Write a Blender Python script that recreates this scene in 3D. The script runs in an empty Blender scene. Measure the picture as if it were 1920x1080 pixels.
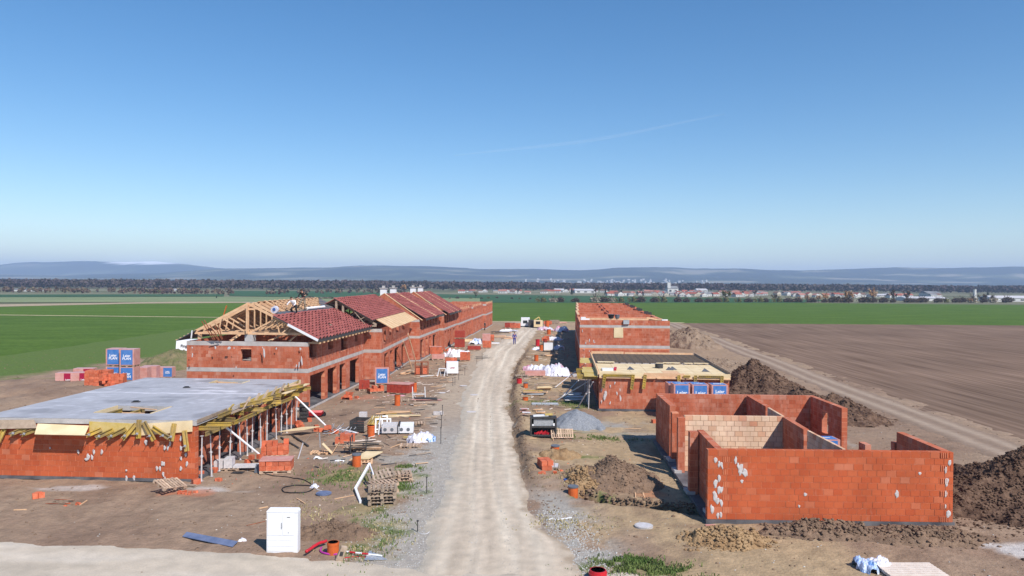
import bpy, math, random
import numpy as np
from mathutils import Vector, Matrix, Euler
random.seed(7); np.random.seed(7)
R = math.radians
SC = bpy.context.scene
COL = SC.collection

# ------------------------------------------------------------------ camera, sky, sun, exposure
FPX = 1400.0; CAMZ = 9.5; PITCH = 0.00857; ROLL = 0.0068
cd = bpy.data.cameras.new('camera'); cam = bpy.data.objects.new('camera', cd); COL.objects.link(cam)
cd.sensor_width = 36.0; cd.lens = FPX/1920*36; cd.clip_start = 0.1; cd.clip_end = 60000
CROT = Matrix.Rotation(math.pi/2-PITCH, 3, 'X') @ Matrix.Rotation(ROLL, 3, 'Z')
cam.location = (0, 0, CAMZ); cam.rotation_euler = CROT.to_euler()
SC.camera = cam
SUN_EL = R(46); SDX, SDY = 0.60, -0.80          # horizontal direction towards the sun
w = bpy.data.worlds.new('World'); SC.world = w; w.use_nodes = True
nt = w.node_tree; nt.nodes.clear()
wo = nt.nodes.new('ShaderNodeOutputWorld'); bg = nt.nodes.new('ShaderNodeBackground'); sk = nt.nodes.new('ShaderNodeTexSky')
sk.sky_type = 'NISHITA'; sk.sun_disc = False; sk.sun_elevation = SUN_EL; sk.sun_rotation = math.atan2(SDX, SDY)
sk.altitude = 300; sk.air_density = 1.0; sk.dust_density = 0.15; sk.ozone_density = 2.0
bg.inputs['Strength'].default_value = 0.120
hs = nt.nodes.new('ShaderNodeHueSaturation'); hs.inputs['Saturation'].default_value = 1.32; hs.inputs['Hue'].default_value = 0.501; nt.links.new(sk.outputs[0], hs.inputs['Color']); nt.links.new(hs.outputs[0], bg.inputs[0]); nt.links.new(bg.outputs[0], wo.inputs[0])
sd = bpy.data.lights.new('sun', 'SUN'); sun = bpy.data.objects.new('sun', sd); COL.objects.link(sun)
sd.energy = 5.0; sd.angle = R(0.5); sd.color = (1.0, 0.95, 0.88)
sun.rotation_euler = Vector((-SDX*math.cos(SUN_EL), -SDY*math.cos(SUN_EL), -math.sin(SUN_EL))).to_track_quat('-Z', 'Y').to_euler()
SC.view_settings.view_transform = 'Standard'; SC.view_settings.look = 'None'
SC.view_settings.exposure = 0.2; SC.view_settings.gamma = 1.0; SC.view_settings.use_curve_mapping = False
try:
    SC.cycles.volume_bounces = 1; SC.cycles.max_bounces = 6
    SC.cycles.transparent_max_bounces = 12
except Exception: pass

def ray(px, py):
    return CROT @ Vector(((px-960)/FPX, -(py-540)/FPX, -1.0))
def G(px, py, z=0.0):
    d = ray(px, py); t = (z-CAMZ)/d.z
    return Vector((d.x*t, d.y*t, z))
def AT(px, py, D):
    d = ray(px, py); t = D/d.y
    return Vector((d.x*t, D, CAMZ+d.z*t))

# ------------------------------------------------------------------ noise
def _hash(ix, iy, s):
    n = (ix.astype(np.int64)*374761393 + iy.astype(np.int64)*668265263 + s*974634777) & 0xffffffff
    n = ((n ^ (n >> 13))*1274126177) & 0xffffffff
    return ((n ^ (n >> 16)) & 0xffff)/65535.0
def vn(x, y, s=0):
    x = np.asarray(x, float); y = np.asarray(y, float)
    ix = np.floor(x); iy = np.floor(y); fx = x-ix; fy = y-iy
    fx = fx*fx*(3-2*fx); fy = fy*fy*(3-2*fy)
    a = _hash(ix, iy, s); b = _hash(ix+1, iy, s); c = _hash(ix, iy+1, s); d = _hash(ix+1, iy+1, s)
    return (a*(1-fx)+b*fx)*(1-fy)+(c*(1-fx)+d*fx)*fy
def fbm(x, y, s=0, o=4):
    t = 0; a = 0.5; n = 0
    for i in range(o):
        t = t+a*vn(x, y, s+i*17); n += a; a *= 0.5; x = np.asarray(x)*2.03; y = np.asarray(y)*2.03
    return t/n
def sst(a, b, x):
    t = np.clip((x-a)/(b-a), 0, 1); return t*t*(3-2*t)

# ------------------------------------------------------------------ materials
def M(name, c1, c2=None, scale=3.0, rough=0.85, bump=0.0, bscale=20.0, attr=None, rand=0.0, metal=0.0, detail=6, fine=0.0, bdist=0.02, alpha=None, spec=0.3):
    m = bpy.data.materials.new(name); m.use_nodes = True
    n = m.node_tree.nodes; l = m.node_tree.links; b = n['Principled BSDF']
    b.inputs['Roughness'].default_value = rough; b.inputs['Metallic'].default_value = metal
    b.inputs['Specular IOR Level'].default_value = spec
    geo = n.new('ShaderNodeNewGeometry')
    col = None
    if attr:
        a = n.new('ShaderNodeAttribute'); a.attribute_name = attr; col = a.outputs['Color']
    if c2 is not None:
        t = n.new('ShaderNodeTexNoise'); t.inputs['Scale'].default_value = scale; t.inputs['Detail'].default_value = detail
        l.new(geo.outputs['Position'], t.inputs['Vector'])
        r = n.new('ShaderNodeMapRange'); r.inputs[1].default_value = 0.32; r.inputs[2].default_value = 0.68
        l.new(t.outputs['Fac'], r.inputs[0])
        mx = n.new('ShaderNodeMix'); mx.data_type = 'RGBA'; l.new(r.outputs[0], mx.inputs[0])
        mx.inputs[6].default_value = (*c1, 1); mx.inputs[7].default_value = (*c2, 1)
        if col is None: col = mx.outputs[2]
        else:
            mm = n.new('ShaderNodeMix'); mm.data_type = 'RGBA'; mm.blend_type = 'MULTIPLY'; mm.inputs[0].default_value = 1
            l.new(col, mm.inputs[6]); l.new(mx.outputs[2], mm.inputs[7]); col = mm.outputs[2]
    if fine > 0:
        t = n.new('ShaderNodeTexNoise'); t.inputs['Scale'].default_value = 35; t.inputs['Detail'].default_value = 3
        l.new(geo.outputs['Position'], t.inputs['Vector'])
        r = n.new('ShaderNodeMapRange'); r.inputs[1].default_value = 0.3; r.inputs[2].default_value = 0.7
        r.inputs[3].default_value = 1-fine; r.inputs[4].default_value = 1+fine; l.new(t.outputs['Fac'], r.inputs[0])
        vm = n.new('ShaderNodeVectorMath'); vm.operation = 'SCALE'
        if col is None: vm.inputs[0].default_value = c1
        else: l.new(col, vm.inputs[0])
        l.new(r.outputs[0], vm.inputs['Scale']); col = vm.outputs[0]
    if rand > 0:
        oi = n.new('ShaderNodeObjectInfo'); r = n.new('ShaderNodeMapRange')
        r.inputs[3].default_value = 1-rand; r.inputs[4].default_value = 1+rand; l.new(oi.outputs['Random'], r.inputs[0])
        vm = n.new('ShaderNodeVectorMath'); vm.operation = 'SCALE'
        if col is None: vm.inputs[0].default_value = c1
        else: l.new(col, vm.inputs[0])
        l.new(r.outputs[0], vm.inputs['Scale']); col = vm.outputs[0]
    if col is None: b.inputs['Base Color'].default_value = (*c1, 1)
    else: l.new(col, b.inputs['Base Color'])
    if bump > 0:
        t = n.new('ShaderNodeTexNoise'); t.inputs['Scale'].default_value = bscale; t.inputs['Detail'].default_value = 5
        l.new(geo.outputs['Position'], t.inputs['Vector'])
        bp = n.new('ShaderNodeBump'); bp.inputs['Strength'].default_value = bump; bp.inputs['Distance'].default_value = bdist
        l.new(t.outputs['Fac'], bp.inputs['Height']); l.new(bp.outputs[0], b.inputs['Normal'])
    if alpha is not None: b.inputs['Alpha'].default_value = alpha
    return m

def brick_mat(name, mode, pale=False):
    """mode: 'obj' object random tone, 'attr' face attribute tone, 'flat' brick pattern for far walls"""
    m = bpy.data.materials.new(name); m.use_nodes = True
    n = m.node_tree.nodes; l = m.node_tree.links; b = n['Principled BSDF']
    b.inputs['Roughness'].default_value = 0.9; b.inputs['Specular IOR Level'].default_value = 0.2
    geo = n.new('ShaderNodeNewGeometry')
    if mode == 'obj': s = n.new('ShaderNodeObjectInfo').outputs['Random']
    elif mode == 'attr':
        a = n.new('ShaderNodeAttribute'); a.attribute_name = 'tone'; s = a.outputs['Fac']
    else:
        sp = n.new('ShaderNodeSeparateXYZ'); l.new(geo.outputs['Position'], sp.inputs[0])
        ad = n.new('ShaderNodeMath'); ad.operation = 'ADD'; l.new(sp.outputs[0], ad.inputs[0]); l.new(sp.outputs[1], ad.inputs[1])
        cb = n.new('ShaderNodeCombineXYZ'); l.new(ad.outputs[0], cb.inputs[0]); l.new(sp.outputs[2], cb.inputs[1])
        bt = n.new('ShaderNodeTexBrick'); l.new(cb.outputs[0], bt.inputs['Vector'])
        bt.inputs['Scale'].default_value = 1; bt.inputs['Brick Width'].default_value = 0.375; bt.inputs['Row Height'].default_value = 0.25
        bt.inputs['Mortar Size'].default_value = 0.008; bt.inputs['Color1'].default_value = (0, 0, 0, 1); bt.inputs['Color2'].default_value = (0.85, 0.85, 0.85, 1)
        bt.inputs['Mortar'].default_value = (1, 1, 1, 1); s = bt.outputs['Color']
    cr = n.new('ShaderNodeValToRGB'); e = cr.color_ramp.elements
    if pale:
        cs = [(0, (.68, .40, .25)), (.3, (.76, .50, .33)), (.62, (.80, .56, .39)), (.86, (.74, .45, .29)), (1, (.64, .29, .17))]
    elif mode != 'obj':
        cs = [(0, (.43, .100, .046)), (.25, (.47, .122, .060)), (.55, (.50, .142, .074)), (.85, (.53, .170, .096)), (1, (.56, .23, .15))]
    else:
        cs = [(0, (.46, .090, .033)), (.15, (.485, .100, .037)), (.55, (.51, .112, .042)), (.92, (.525, .124, .049)), (1, (.54, .17, .09))]
    e[0].position, e[0].color = cs[0][0], (*cs[0][1], 1); e[1].position, e[1].color = cs[-1][0], (*cs[-1][1], 1)
    for p, c in cs[1:-1]:
        k = e.new(p); k.color = (*c, 1)
    l.new(s, cr.inputs[0])
    # cloudy tone and chalky bloom in the fired clay
    t = n.new('ShaderNodeTexNoise'); t.inputs['Scale'].default_value = 0.9; t.inputs['Detail'].default_value = 7; l.new(geo.outputs['Position'], t.inputs['Vector'])
    r = n.new('ShaderNodeMapRange'); r.inputs[1].default_value = .3; r.inputs[2].default_value = .7; r.inputs[3].default_value = .82; r.inputs[4].default_value = 1.12
    l.new(t.outputs['Fac'], r.inputs[0])
    vm = n.new('ShaderNodeVectorMath'); vm.operation = 'SCALE'; l.new(cr.outputs[0], vm.inputs[0]); l.new(r.outputs[0], vm.inputs['Scale'])
    t2 = n.new('ShaderNodeTexNoise'); t2.inputs['Scale'].default_value = 2.3; t2.inputs['Detail'].default_value = 8; t2.inputs['Roughness'].default_value = .7
    mp = n.new('ShaderNodeMapping'); mp.inputs['Scale'].default_value = (1.3, 1.3, .38); mp.inputs['Location'].default_value = (7, 3, 1)
    l.new(geo.outputs['Position'], mp.inputs[0]); l.new(mp.outputs[0], t2.inputs['Vector'])
    r2 = n.new('ShaderNodeMapRange'); r2.inputs[1].default_value = .60 if mode == 'obj' else .50; r2.inputs[2].default_value = .78; r2.inputs[4].default_value = .5 if mode == 'obj' else .75
    l.new(t2.outputs['Fac'], r2.inputs[0])
    mx = n.new('ShaderNodeMix'); mx.data_type = 'RGBA'; l.new(r2.outputs[0], mx.inputs[0]); l.new(vm.outputs[0], mx.inputs[6]); mx.inputs[7].default_value = (.58, .33, .25, 1)
    l.new(mx.outputs[2], b.inputs['Base Color'])
    # fine vertical ribs of the hollow blocks
    sx = n.new('ShaderNodeSeparateXYZ'); l.new(geo.outputs['Position'], sx.inputs[0])
    a1 = n.new('ShaderNodeMath'); a1.operation = 'ADD'; l.new(sx.outputs[0], a1.inputs[0]); l.new(sx.outputs[1], a1.inputs[1])
    m1 = n.new('ShaderNodeMath'); m1.operation = 'MULTIPLY'; l.new(a1.outputs[0], m1.inputs[0]); m1.inputs[1].default_value = 2*math.pi/0.031
    s1 = n.new('ShaderNodeMath'); s1.operation = 'SINE'; l.new(m1.outputs[0], s1.inputs[0])
    ns = n.new('ShaderNodeTexNoise'); ns.inputs['Scale'].default_value = 40; l.new(geo.outputs['Position'], ns.inputs['Vector'])
    a2 = n.new('ShaderNodeMath'); a2.operation = 'ADD'; l.new(s1.outputs[0], a2.inputs[0]); l.new(ns.outputs['Fac'], a2.inputs[1])
    bp = n.new('ShaderNodeBump'); bp.inputs['Strength'].default_value = .5; bp.inputs['Distance'].default_value = .006
    l.new(a2.outputs[0], bp.inputs['Height']); l.new(bp.outputs[0], b.inputs['Normal'])
    return m

MAT = dict(
 brick=brick_mat('fired_clay_block', 'obj'), brickA=brick_mat('fired_clay_blocks', 'attr'), brickF=brick_mat('fired_clay_wall', 'flat'),
 pale=brick_mat('pale_block', 'obj', True), paleA=brick_mat('pale_blocks', 'attr', True),
 joint=M('block_joint', (.70, .30, .17), (.60, .22, .12), 6), jointp=M('pale_joint', (.40, .24, .15)),
 mortar=M('mortar', (.46, .42, .41), (.60, .56, .55), 9, bump=.6, bscale=30), 
 conc=M('concrete', (.36, .34, .33), (.48, .45, .44), 2.2, bump=.3, bscale=14, fine=.1),
 bandc=M('ring_beam_concrete', (.38, .34, .32), (.52, .47, .44), 1.7, bump=.3, bscale=12, fine=.12),
 plinth=M('bitumen_plinth', (.055, .055, .065), (.16, .155, .16), 1.4, rough=.6),
 wood=M('fresh_timber', (.60, .35, .20), (.72, .47, .28), 2.5, bump=.2, bscale=25, fine=.1),
 woodp=M('planed_plywood', (.62, .47, .27), (.75, .60, .38), 1.2, fine=.08),
 woody=M('yellow_formwork_panel', (.50, .35, .07), (.60, .46, .20), 2.2, fine=.1, rough=.6),
 beam=M('yellow_beam', (.50, .33, .055), (.25, .18, .09), 1.8, fine=.2, rand=.28),
 woodo=M('weathered_timber', (.30, .22, .16), (.42, .32, .24), 4, fine=.15, rand=.25, bump=.2),
 pallet=M('pallet_timber', (.36, .24, .17), (.52, .38, .27), 5, fine=.15, rand=.25),
 palletw=M('bleached_pallet_timber', (.62, .52, .45), (.74, .64, .56), 5, fine=.1),
 steel=M('galvanised_steel', (.42, .44, .47), (.60, .61, .64), 12, rough=.45, metal=.6),
 prop=M('prop_steel', (.55, .52, .52), (.70, .66, .66), 9, rough=.55, metal=.2),
 rust=M('rusty_steel', (.20, .06, .03), (.36, .12, .06), 8, rough=.8),
 dark=M('dark_steel', (.03, .03, .035), (.07, .065, .06), 8, rough=.6),
 black=M('black_plastic', (.015, .015, .017), rough=.5),
 grey=M('grey_plastic', (.10, .11, .13), (.15, .16, .18), 3, rough=.5),
 blue=M('blue_plastic', (.03, .08, .26), (.06, .13, .36), 5, rough=.4),
 bluegrey=M('blue_grey_membrane', (.10, .13, .22), (.16, .19, .30), 3, rough=.5, bump=.4),
 membrane=M('roof_membrane', (.07, .075, .09), (.11, .115, .13), 3, rough=.6),
 orange=M('orange_pvc', (.62, .13, .03), (.50, .10, .025), 4, rough=.5, fine=.06),
 red=M('red_pipe', (.55, .02, .03), (.45, .02, .03), 4, rough=.4), mag=M('magenta_pipe', (.42, .04, .30), rough=.4),
 white=M('white_paint', (.78, .78, .80), (.72, .72, .74), 2, rough=.5), whitew=M('pure_white', (.85, .85, .87), rough=.5),
 wrap=M('wrapped_blocks', (.55, .24, .20), (.62, .34, .30), 2.5, rough=.35, spec=.6, bump=.5, bscale=9),
 wrapr=M('dark_red_blocks', (.30, .035, .022), (.38, .055, .03), 5, rough=.7, bump=.3),
 foil=M('clear_foil', (.55, .53, .60), (.72, .70, .78), 3, rough=.25, spec=.7, bump=1, bscale=12, bdist=.05),
 foilb=M('blue_foil', (.12, .28, .62), (.60, .66, .80), 3.5, rough=.3, spec=.7, bump=1, bscale=10, bdist=.05),
 foilp=M('pink_foil', (.50, .10, .18), (.75, .70, .74), 1.6, rough=.3, spec=.7, bump=1, bscale=9, bdist=.05),
 lblue=M('blue_print', (.04, .16, .44), (.10, .22, .50), 3, rough=.4), lred=M('red_print', (.35, .01, .05), rough=.4), lwhite=M('white_print', (.80, .80, .84), rough=.4),
 tile=M('roof_tile', (.22, .058, .050), (.36, .11, .095), 1.5, rough=.6, attr=None, fine=.18),
 soil=M('site_soil', (.86, .86, .86), (1.12, 1.1, 1.08), 2.4, attr='col', bump=.9, bscale=7, bdist=.06, fine=.16, rough=.95, spec=.1),
 road=M('gravel_road', (.90, .90, .90), (1.08, 1.07, 1.06), 1.8, attr='col', bump=.6, bscale=14, bdist=.03, fine=.12, rough=.95, spec=.1),
 mound=M('heap_soil', (.065, .038, .028), (.175, .110, .076), 3.5, bump=1, bscale=5, bdist=.12, fine=.3, rough=1, spec=.05),
 moundl=M('clay_soil', (.24, .145, .075), (.37, .25, .14), 1.6, bump=1, bscale=6, bdist=.1, fine=.25, rough=1, spec=.05),
 moundt=M('brown_clods', (.15, .10, .07), (.24, .16, .11), 1.6, bump=1, bscale=6, bdist=.1, fine=.25, rough=1, spec=.05),
 gravel=M('grey_gravel', (.17, .18, .20), (.27, .28, .30), 12, bump=1, bscale=40, fine=.25, rough=.95),
 stone=M('stones', (.34, .33, .32), (.50, .49, .47), 8, rough=.9, fine=.2), 
 grass=M('grass_blades', (.07, .13, .025), (.16, .19, .06), 1.2, rough=.8, fine=.2), drygrass=M('dry_grass', (.30, .25, .12), (.40, .33, .17), 2, fine=.2),
 brickhalf=M('loose_block', (.50, .10, .04), (.58, .17, .09), 6, rand=.2, fine=.12),
 skin=M('skin', (.45, .24, .17)), hair=M('hair', (.05, .03, .02)), cwhite=M('white_shirt', (.75, .72, .74)), cblack=M('black_cloth', (.02, .02, .022)),
 cblue=M('blue_overalls', (.035, .04, .22), (.05, .06, .30), 6), cgrey=M('grey_cloth', (.09, .085, .08), (.16, .14, .13), 9), camo=M('patterned_trousers', (.10, .08, .06), (.34, .27, .20), 9),
 glass=M('dark_window', (.02, .025, .03), rough=.15, spec=.6),
)

# ------------------------------------------------------------------ mesh builder and scene helpers
BOXF = [(0,3,2,1), (4,5,6,7), (0,1,5,4), (1,2,6,5), (2,3,7,6), (3,0,4,7)]
class MB:
    def __init__(s): s.v = []; s.f = []; s.t = []
    def add(s, vs, fs, tone=0.5):
        o = len(s.v); s.v.extend(vs); s.f.extend([tuple(i+o for i in f) for f in fs]); s.t.extend([tone]*len(fs)); return s
    def box(s, x0, x1, y0, y1, z0, z1, tone=0.5):
        return s.add([(x0,y0,z0),(x1,y0,z0),(x1,y1,z0),(x0,y1,z0),(x0,y0,z1),(x1,y0,z1),(x1,y1,z1),(x0,y1,z1)], BOXF, tone)
    def obox(s, o, ux, uy, uz, tone=0.5):
        o = Vector(o); ux = Vector(ux); uy = Vector(uy); uz = Vector(uz)
        return s.add([tuple(p) for p in (o, o+ux, o+ux+uy, o+uy, o+uz, o+ux+uz, o+ux+uy+uz, o+uy+uz)], BOXF, tone)
    def bar(s, a, b, w, h=None, up=(0,0,1), tone=0.5):
        a = Vector(a); b = Vector(b); h = h or w; d = (b-a).normalized(); up = Vector(up)
        x = d.cross(up)
        if x.length < 1e-4: x = d.cross(Vector((1,0,0)))
        x.normalize(); y = x.cross(d)
        return s.obox(a-x*w/2-y*h/2, x*w, b-a, y*h, tone)
    def tube(s, pts, r, n=6, cap=True, tone=0.5):
        pts = [Vector(p) for p in pts]; o = len(s.v); rs = r if isinstance(r, (list, tuple)) else [r]*len(pts)
        for i, p in enumerate(pts):
            d = (pts[min(i+1, len(pts)-1)]-pts[max(i-1, 0)]).normalized()
            x = d.cross(Vector((0,0,1)))
            if x.length < 1e-3: x = Vector((1,0,0))
            x.normalize(); y = x.cross(d)
            for k in range(n):
                a = 2*math.pi*k/n; s.v.append(tuple(p+x*math.cos(a)*rs[i]+y*math.sin(a)*rs[i]))
        for i in range(len(pts)-1):
            for k in range(n):
                s.f.append((o+i*n+k, o+i*n+(k+1)%n, o+(i+1)*n+(k+1)%n, o+(i+1)*n+k)); s.t.append(tone)
        if cap:
            s.f.append(tuple(o+k for k in range(n))[::-1]); s.t.append(tone)
            s.f.append(tuple(o+(len(pts)-1)*n+k for k in range(n))); s.t.append(tone)
        return s
    def cyl(s, c, r, h, n=12, r2=None, tone=.5):
        c = Vector(c); return s.tube([c, c+Vector((0,0,h))], [r, r if r2 is None else r2], n, True, tone)
    def mesh(s, name, mat, smooth=False):
        me = bpy.data.meshes.new(name); me.from_pydata(s.v, [], s.f)
        if mat: me.materials.append(mat)
        a = me.attributes.new('tone', 'FLOAT', 'FACE'); a.data.foreach_set('value', s.t)
        if smooth: me.polygons.foreach_set('use_smooth', [True]*len(me.polygons))
        me.update(); return me
    def build(s, name, mat, parent=None, kind=None, loc=None, smooth=False):
        o = bpy.data.objects.new(name, s.mesh(name, mat, smooth)); COL.objects.link(o)
        if parent: o.parent = parent
        if kind: o['kind'] = kind
        if loc: o.location = loc
        return o
def thing(name, label, cat, loc=(0,0,0), rz=0.0, group=None):
    o = bpy.data.objects.new(name, None); COL.objects.link(o); o.location = loc; o.rotation_euler = (0,0,rz)
    o.empty_display_size = .3
    o['label'] = label; o['category'] = cat
    if group: o['group'] = group
    return o
def tag(o, label, cat, group=None):
    o['label'] = label; o['category'] = cat
    if group: o['group'] = group
    return o
def inst(me, name, parent, loc=(0,0,0), rz=0.0, scale=None, rot=None):
    o = bpy.data.objects.new(name, me); COL.objects.link(o)
    if parent: o.parent = parent
    o.location = loc; o.rotation_euler = rot if rot else (0,0,rz)
    if scale: o.scale = scale
    return o
def copy_tree(o, parent=None):
    c = o.copy(); COL.objects.link(c)
    if parent: c.parent = parent
    for ch in list(o.children): copy_tree(ch, c)
    return c
def grid_obj(name, xs, ys, zf, colf, mat, kind='structure', smooth=True):
    X, Y = np.meshgrid(xs, ys); Z = zf(X, Y); nx = len(xs); ny = len(ys)
    me = bpy.data.meshes.new(name); nv = nx*ny
    me.vertices.add(nv); me.vertices.foreach_set('co', np.stack([X, Y, Z], -1).reshape(-1).astype(np.float32))
    i = np.arange(ny-1)[:, None]*nx+np.arange(nx-1)[None, :]
    q = np.stack([i, i+1, i+nx+1, i+nx], -1).reshape(-1, 4); nf = len(q)
    me.loops.add(nf*4); me.loops.foreach_set('vertex_index', q.reshape(-1).astype(np.int32))
    me.polygons.add(nf); me.polygons.foreach_set('loop_start', (np.arange(nf)*4).astype(np.int32)); me.polygons.foreach_set('loop_total', np.full(nf, 4, np.int32))
    me.update(calc_edges=True)
    if colf is not None:
        c = colf(X, Y, Z).reshape(-1, 3); c = np.concatenate([c, np.ones((nv, 1))], 1).astype(np.float32)
        a = me.color_attributes.new('col', 'FLOAT_COLOR', 'POINT'); a.data.foreach_set('color', c.reshape(-1))
    if smooth: me.polygons.foreach_set('use_smooth', np.ones(nf, bool))
    me.materials.append(mat); me.validate()
    o = bpy.data.objects.new(name, me); COL.objects.link(o)
    if kind: o['kind'] = kind
    return o
def quads_obj(name, C, U, V, mat, tone=None, kind='stuff'):
    """many free quads: centres C and half vectors U, V (numpy n x 3)"""
    n = len(C); co = np.stack([C-U-V, C+U-V, C+U+V, C-U+V], 1).reshape(-1, 3).astype(np.float32)
    me = bpy.data.meshes.new(name); me.vertices.add(n*4); me.vertices.foreach_set('co', co.reshape(-1))
    me.loops.add(n*4); me.loops.foreach_set('vertex_index', np.arange(n*4, dtype=np.int32))
    me.polygons.add(n); me.polygons.foreach_set('loop_start', (np.arange(n)*4).astype(np.int32)); me.polygons.foreach_set('loop_total', np.full(n, 4, np.int32))
    me.update(calc_edges=True); me.materials.append(mat)
    if tone is not None:
        a = me.attributes.new('tone', 'FLOAT', 'FACE'); a.data.foreach_set('value', tone.astype(np.float32))
    return me
def rvec(n):
    v = np.random.normal(size=(n, 3)); return v/np.linalg.norm(v, axis=1, keepdims=True)

# ------------------------------------------------------------------ ground shape
def poly(P, t): return np.interp(t, [p[0] for p in P], [p[1] for p in P])
_rl = [G(x, y) for x, y in ((745,1080),(770,1040),(790,1000),(812,950),(828,900),(842,850),(850,800),(862,750),(885,700),(905,660),(937,640),(962,622),(972,613))]
_rr = [G(x, y) for x, y in ((1088,1080),(1075,1040),(1045,1000),(1012,950),(985,900),(972,850),(965,800),(957,750),(964,700),(985,660),(998,640),(1008,622),(1016,613))]
RL = [(13, _rl[0].x)]+[(p.y, p.x) for p in _rl]; RR = [(13, _rr[0].x)]+[(p.y, p.x) for p in _rr]
def seg_d(x, y, P):
    best = np.full(np.shape(x), 1e9)
    for (ax, ay), (bx, by) in zip(P[:-1], P[1:]):
        dx, dy = bx-ax, by-ay; t = np.clip(((x-ax)*dx+(y-ay)*dy)/(dx*dx+dy*dy), 0, 1)
        best = np.minimum(best, np.hypot(x-ax-t*dx, y-ay-t*dy))
    return best
def P2(*a): return [(G(x, y).x, G(x, y).y) for x, y in a]
TRENCH = P2((1090,927),(1130,938),(1180,944),(1245,953),(1300,960),(1335,966))
FRONT_EDGE = P2((-400,1000),(0,1020),(300,1032),(600,1052),(760,1066),(840,1080))
def front_road(x): return np.interp(x, [p[0] for p in FRONT_EDGE], [p[1] for p in FRONT_EDGE])
def H(x, y):
    x = np.asarray(x, float); y = np.asarray(y, float)
    z = (fbm(x*.35, y*.35, 3, 3)-.5)*.16+(fbm(x*1.7, y*1.7, 9, 3)-.5)*.09+(fbm(x*5, y*5, 21, 2)-.5)*.035
    rl = poly(RL, y); rr = poly(RR, y)+(fbm(x*0+3, y*.8, 31, 3)-.5)*.5
    onr = sst(rl-1.2, rl+.2, x)*(1-sst(rr-.1, rr+.35, x))
    z = z*(1-.75*onr)
    bank = sst(rr-.05, rr+.3, x)*(1-sst(rr+2.2, rr+7, x))*sst(33, 37, y)*(1-sst(95, 120, y))
    z = z+bank*(.20+.12*vn(y*.6, y*0, 5))
    bump2 = np.exp(-((x-rr-.5)/.45)**2)*sst(34, 38, y)*(1-sst(84, 92, y))*fbm(x*1.5, y*1.5, 77, 3)
    z = z+bump2*.25
    d = seg_d(x, y, TRENCH); z = z-.65*(1-sst(.18, .48, d+(vn(x*2, y*2, 8)-.5)*.3))+.12*np.exp(-((d-.75)/.35)**2)*(vn(x*3, y*3, 4))
    fr = front_road(x); z = z*(.3+.7*sst(fr-.3, fr+.8, y))-.03*(1-sst(fr-.2, fr+.4, y))
    # berm of earth behind the left house
    b = np.exp(-(((x+33-(y-60)*.15)/4.5)**2+((y-56)/9.)**2)); z = z+b*(.9+.5*fbm(x*.5, y*.5, 12, 3))
    far = sst(150, 175, y); z = z*(1-.6*far)
    z = z+.13*np.exp(-((y-28.85)/.38)**2)*sst(7.6, 8.4, x)*(1-sst(17.4, 18.2, x))*(.4+.9*fbm(x*1.3, y*1.3, 18, 3))
    tk = 28.2+.066*(y-42); z = z-.35*sst(tk+3.0, tk+4.4, x+(vn(x*.3, y*.25, 6)-.5)*1.2)
    return z
def h0(x, y): return float(H(np.array([x]), np.array([y]))[0])
def GP(px, py, dz=0.0):
    p = G(px, py)
    for _ in range(3): p = G(px, py, h0(p.x, p.y))
    return Vector((p.x, p.y, h0(p.x, p.y)+dz))

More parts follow.
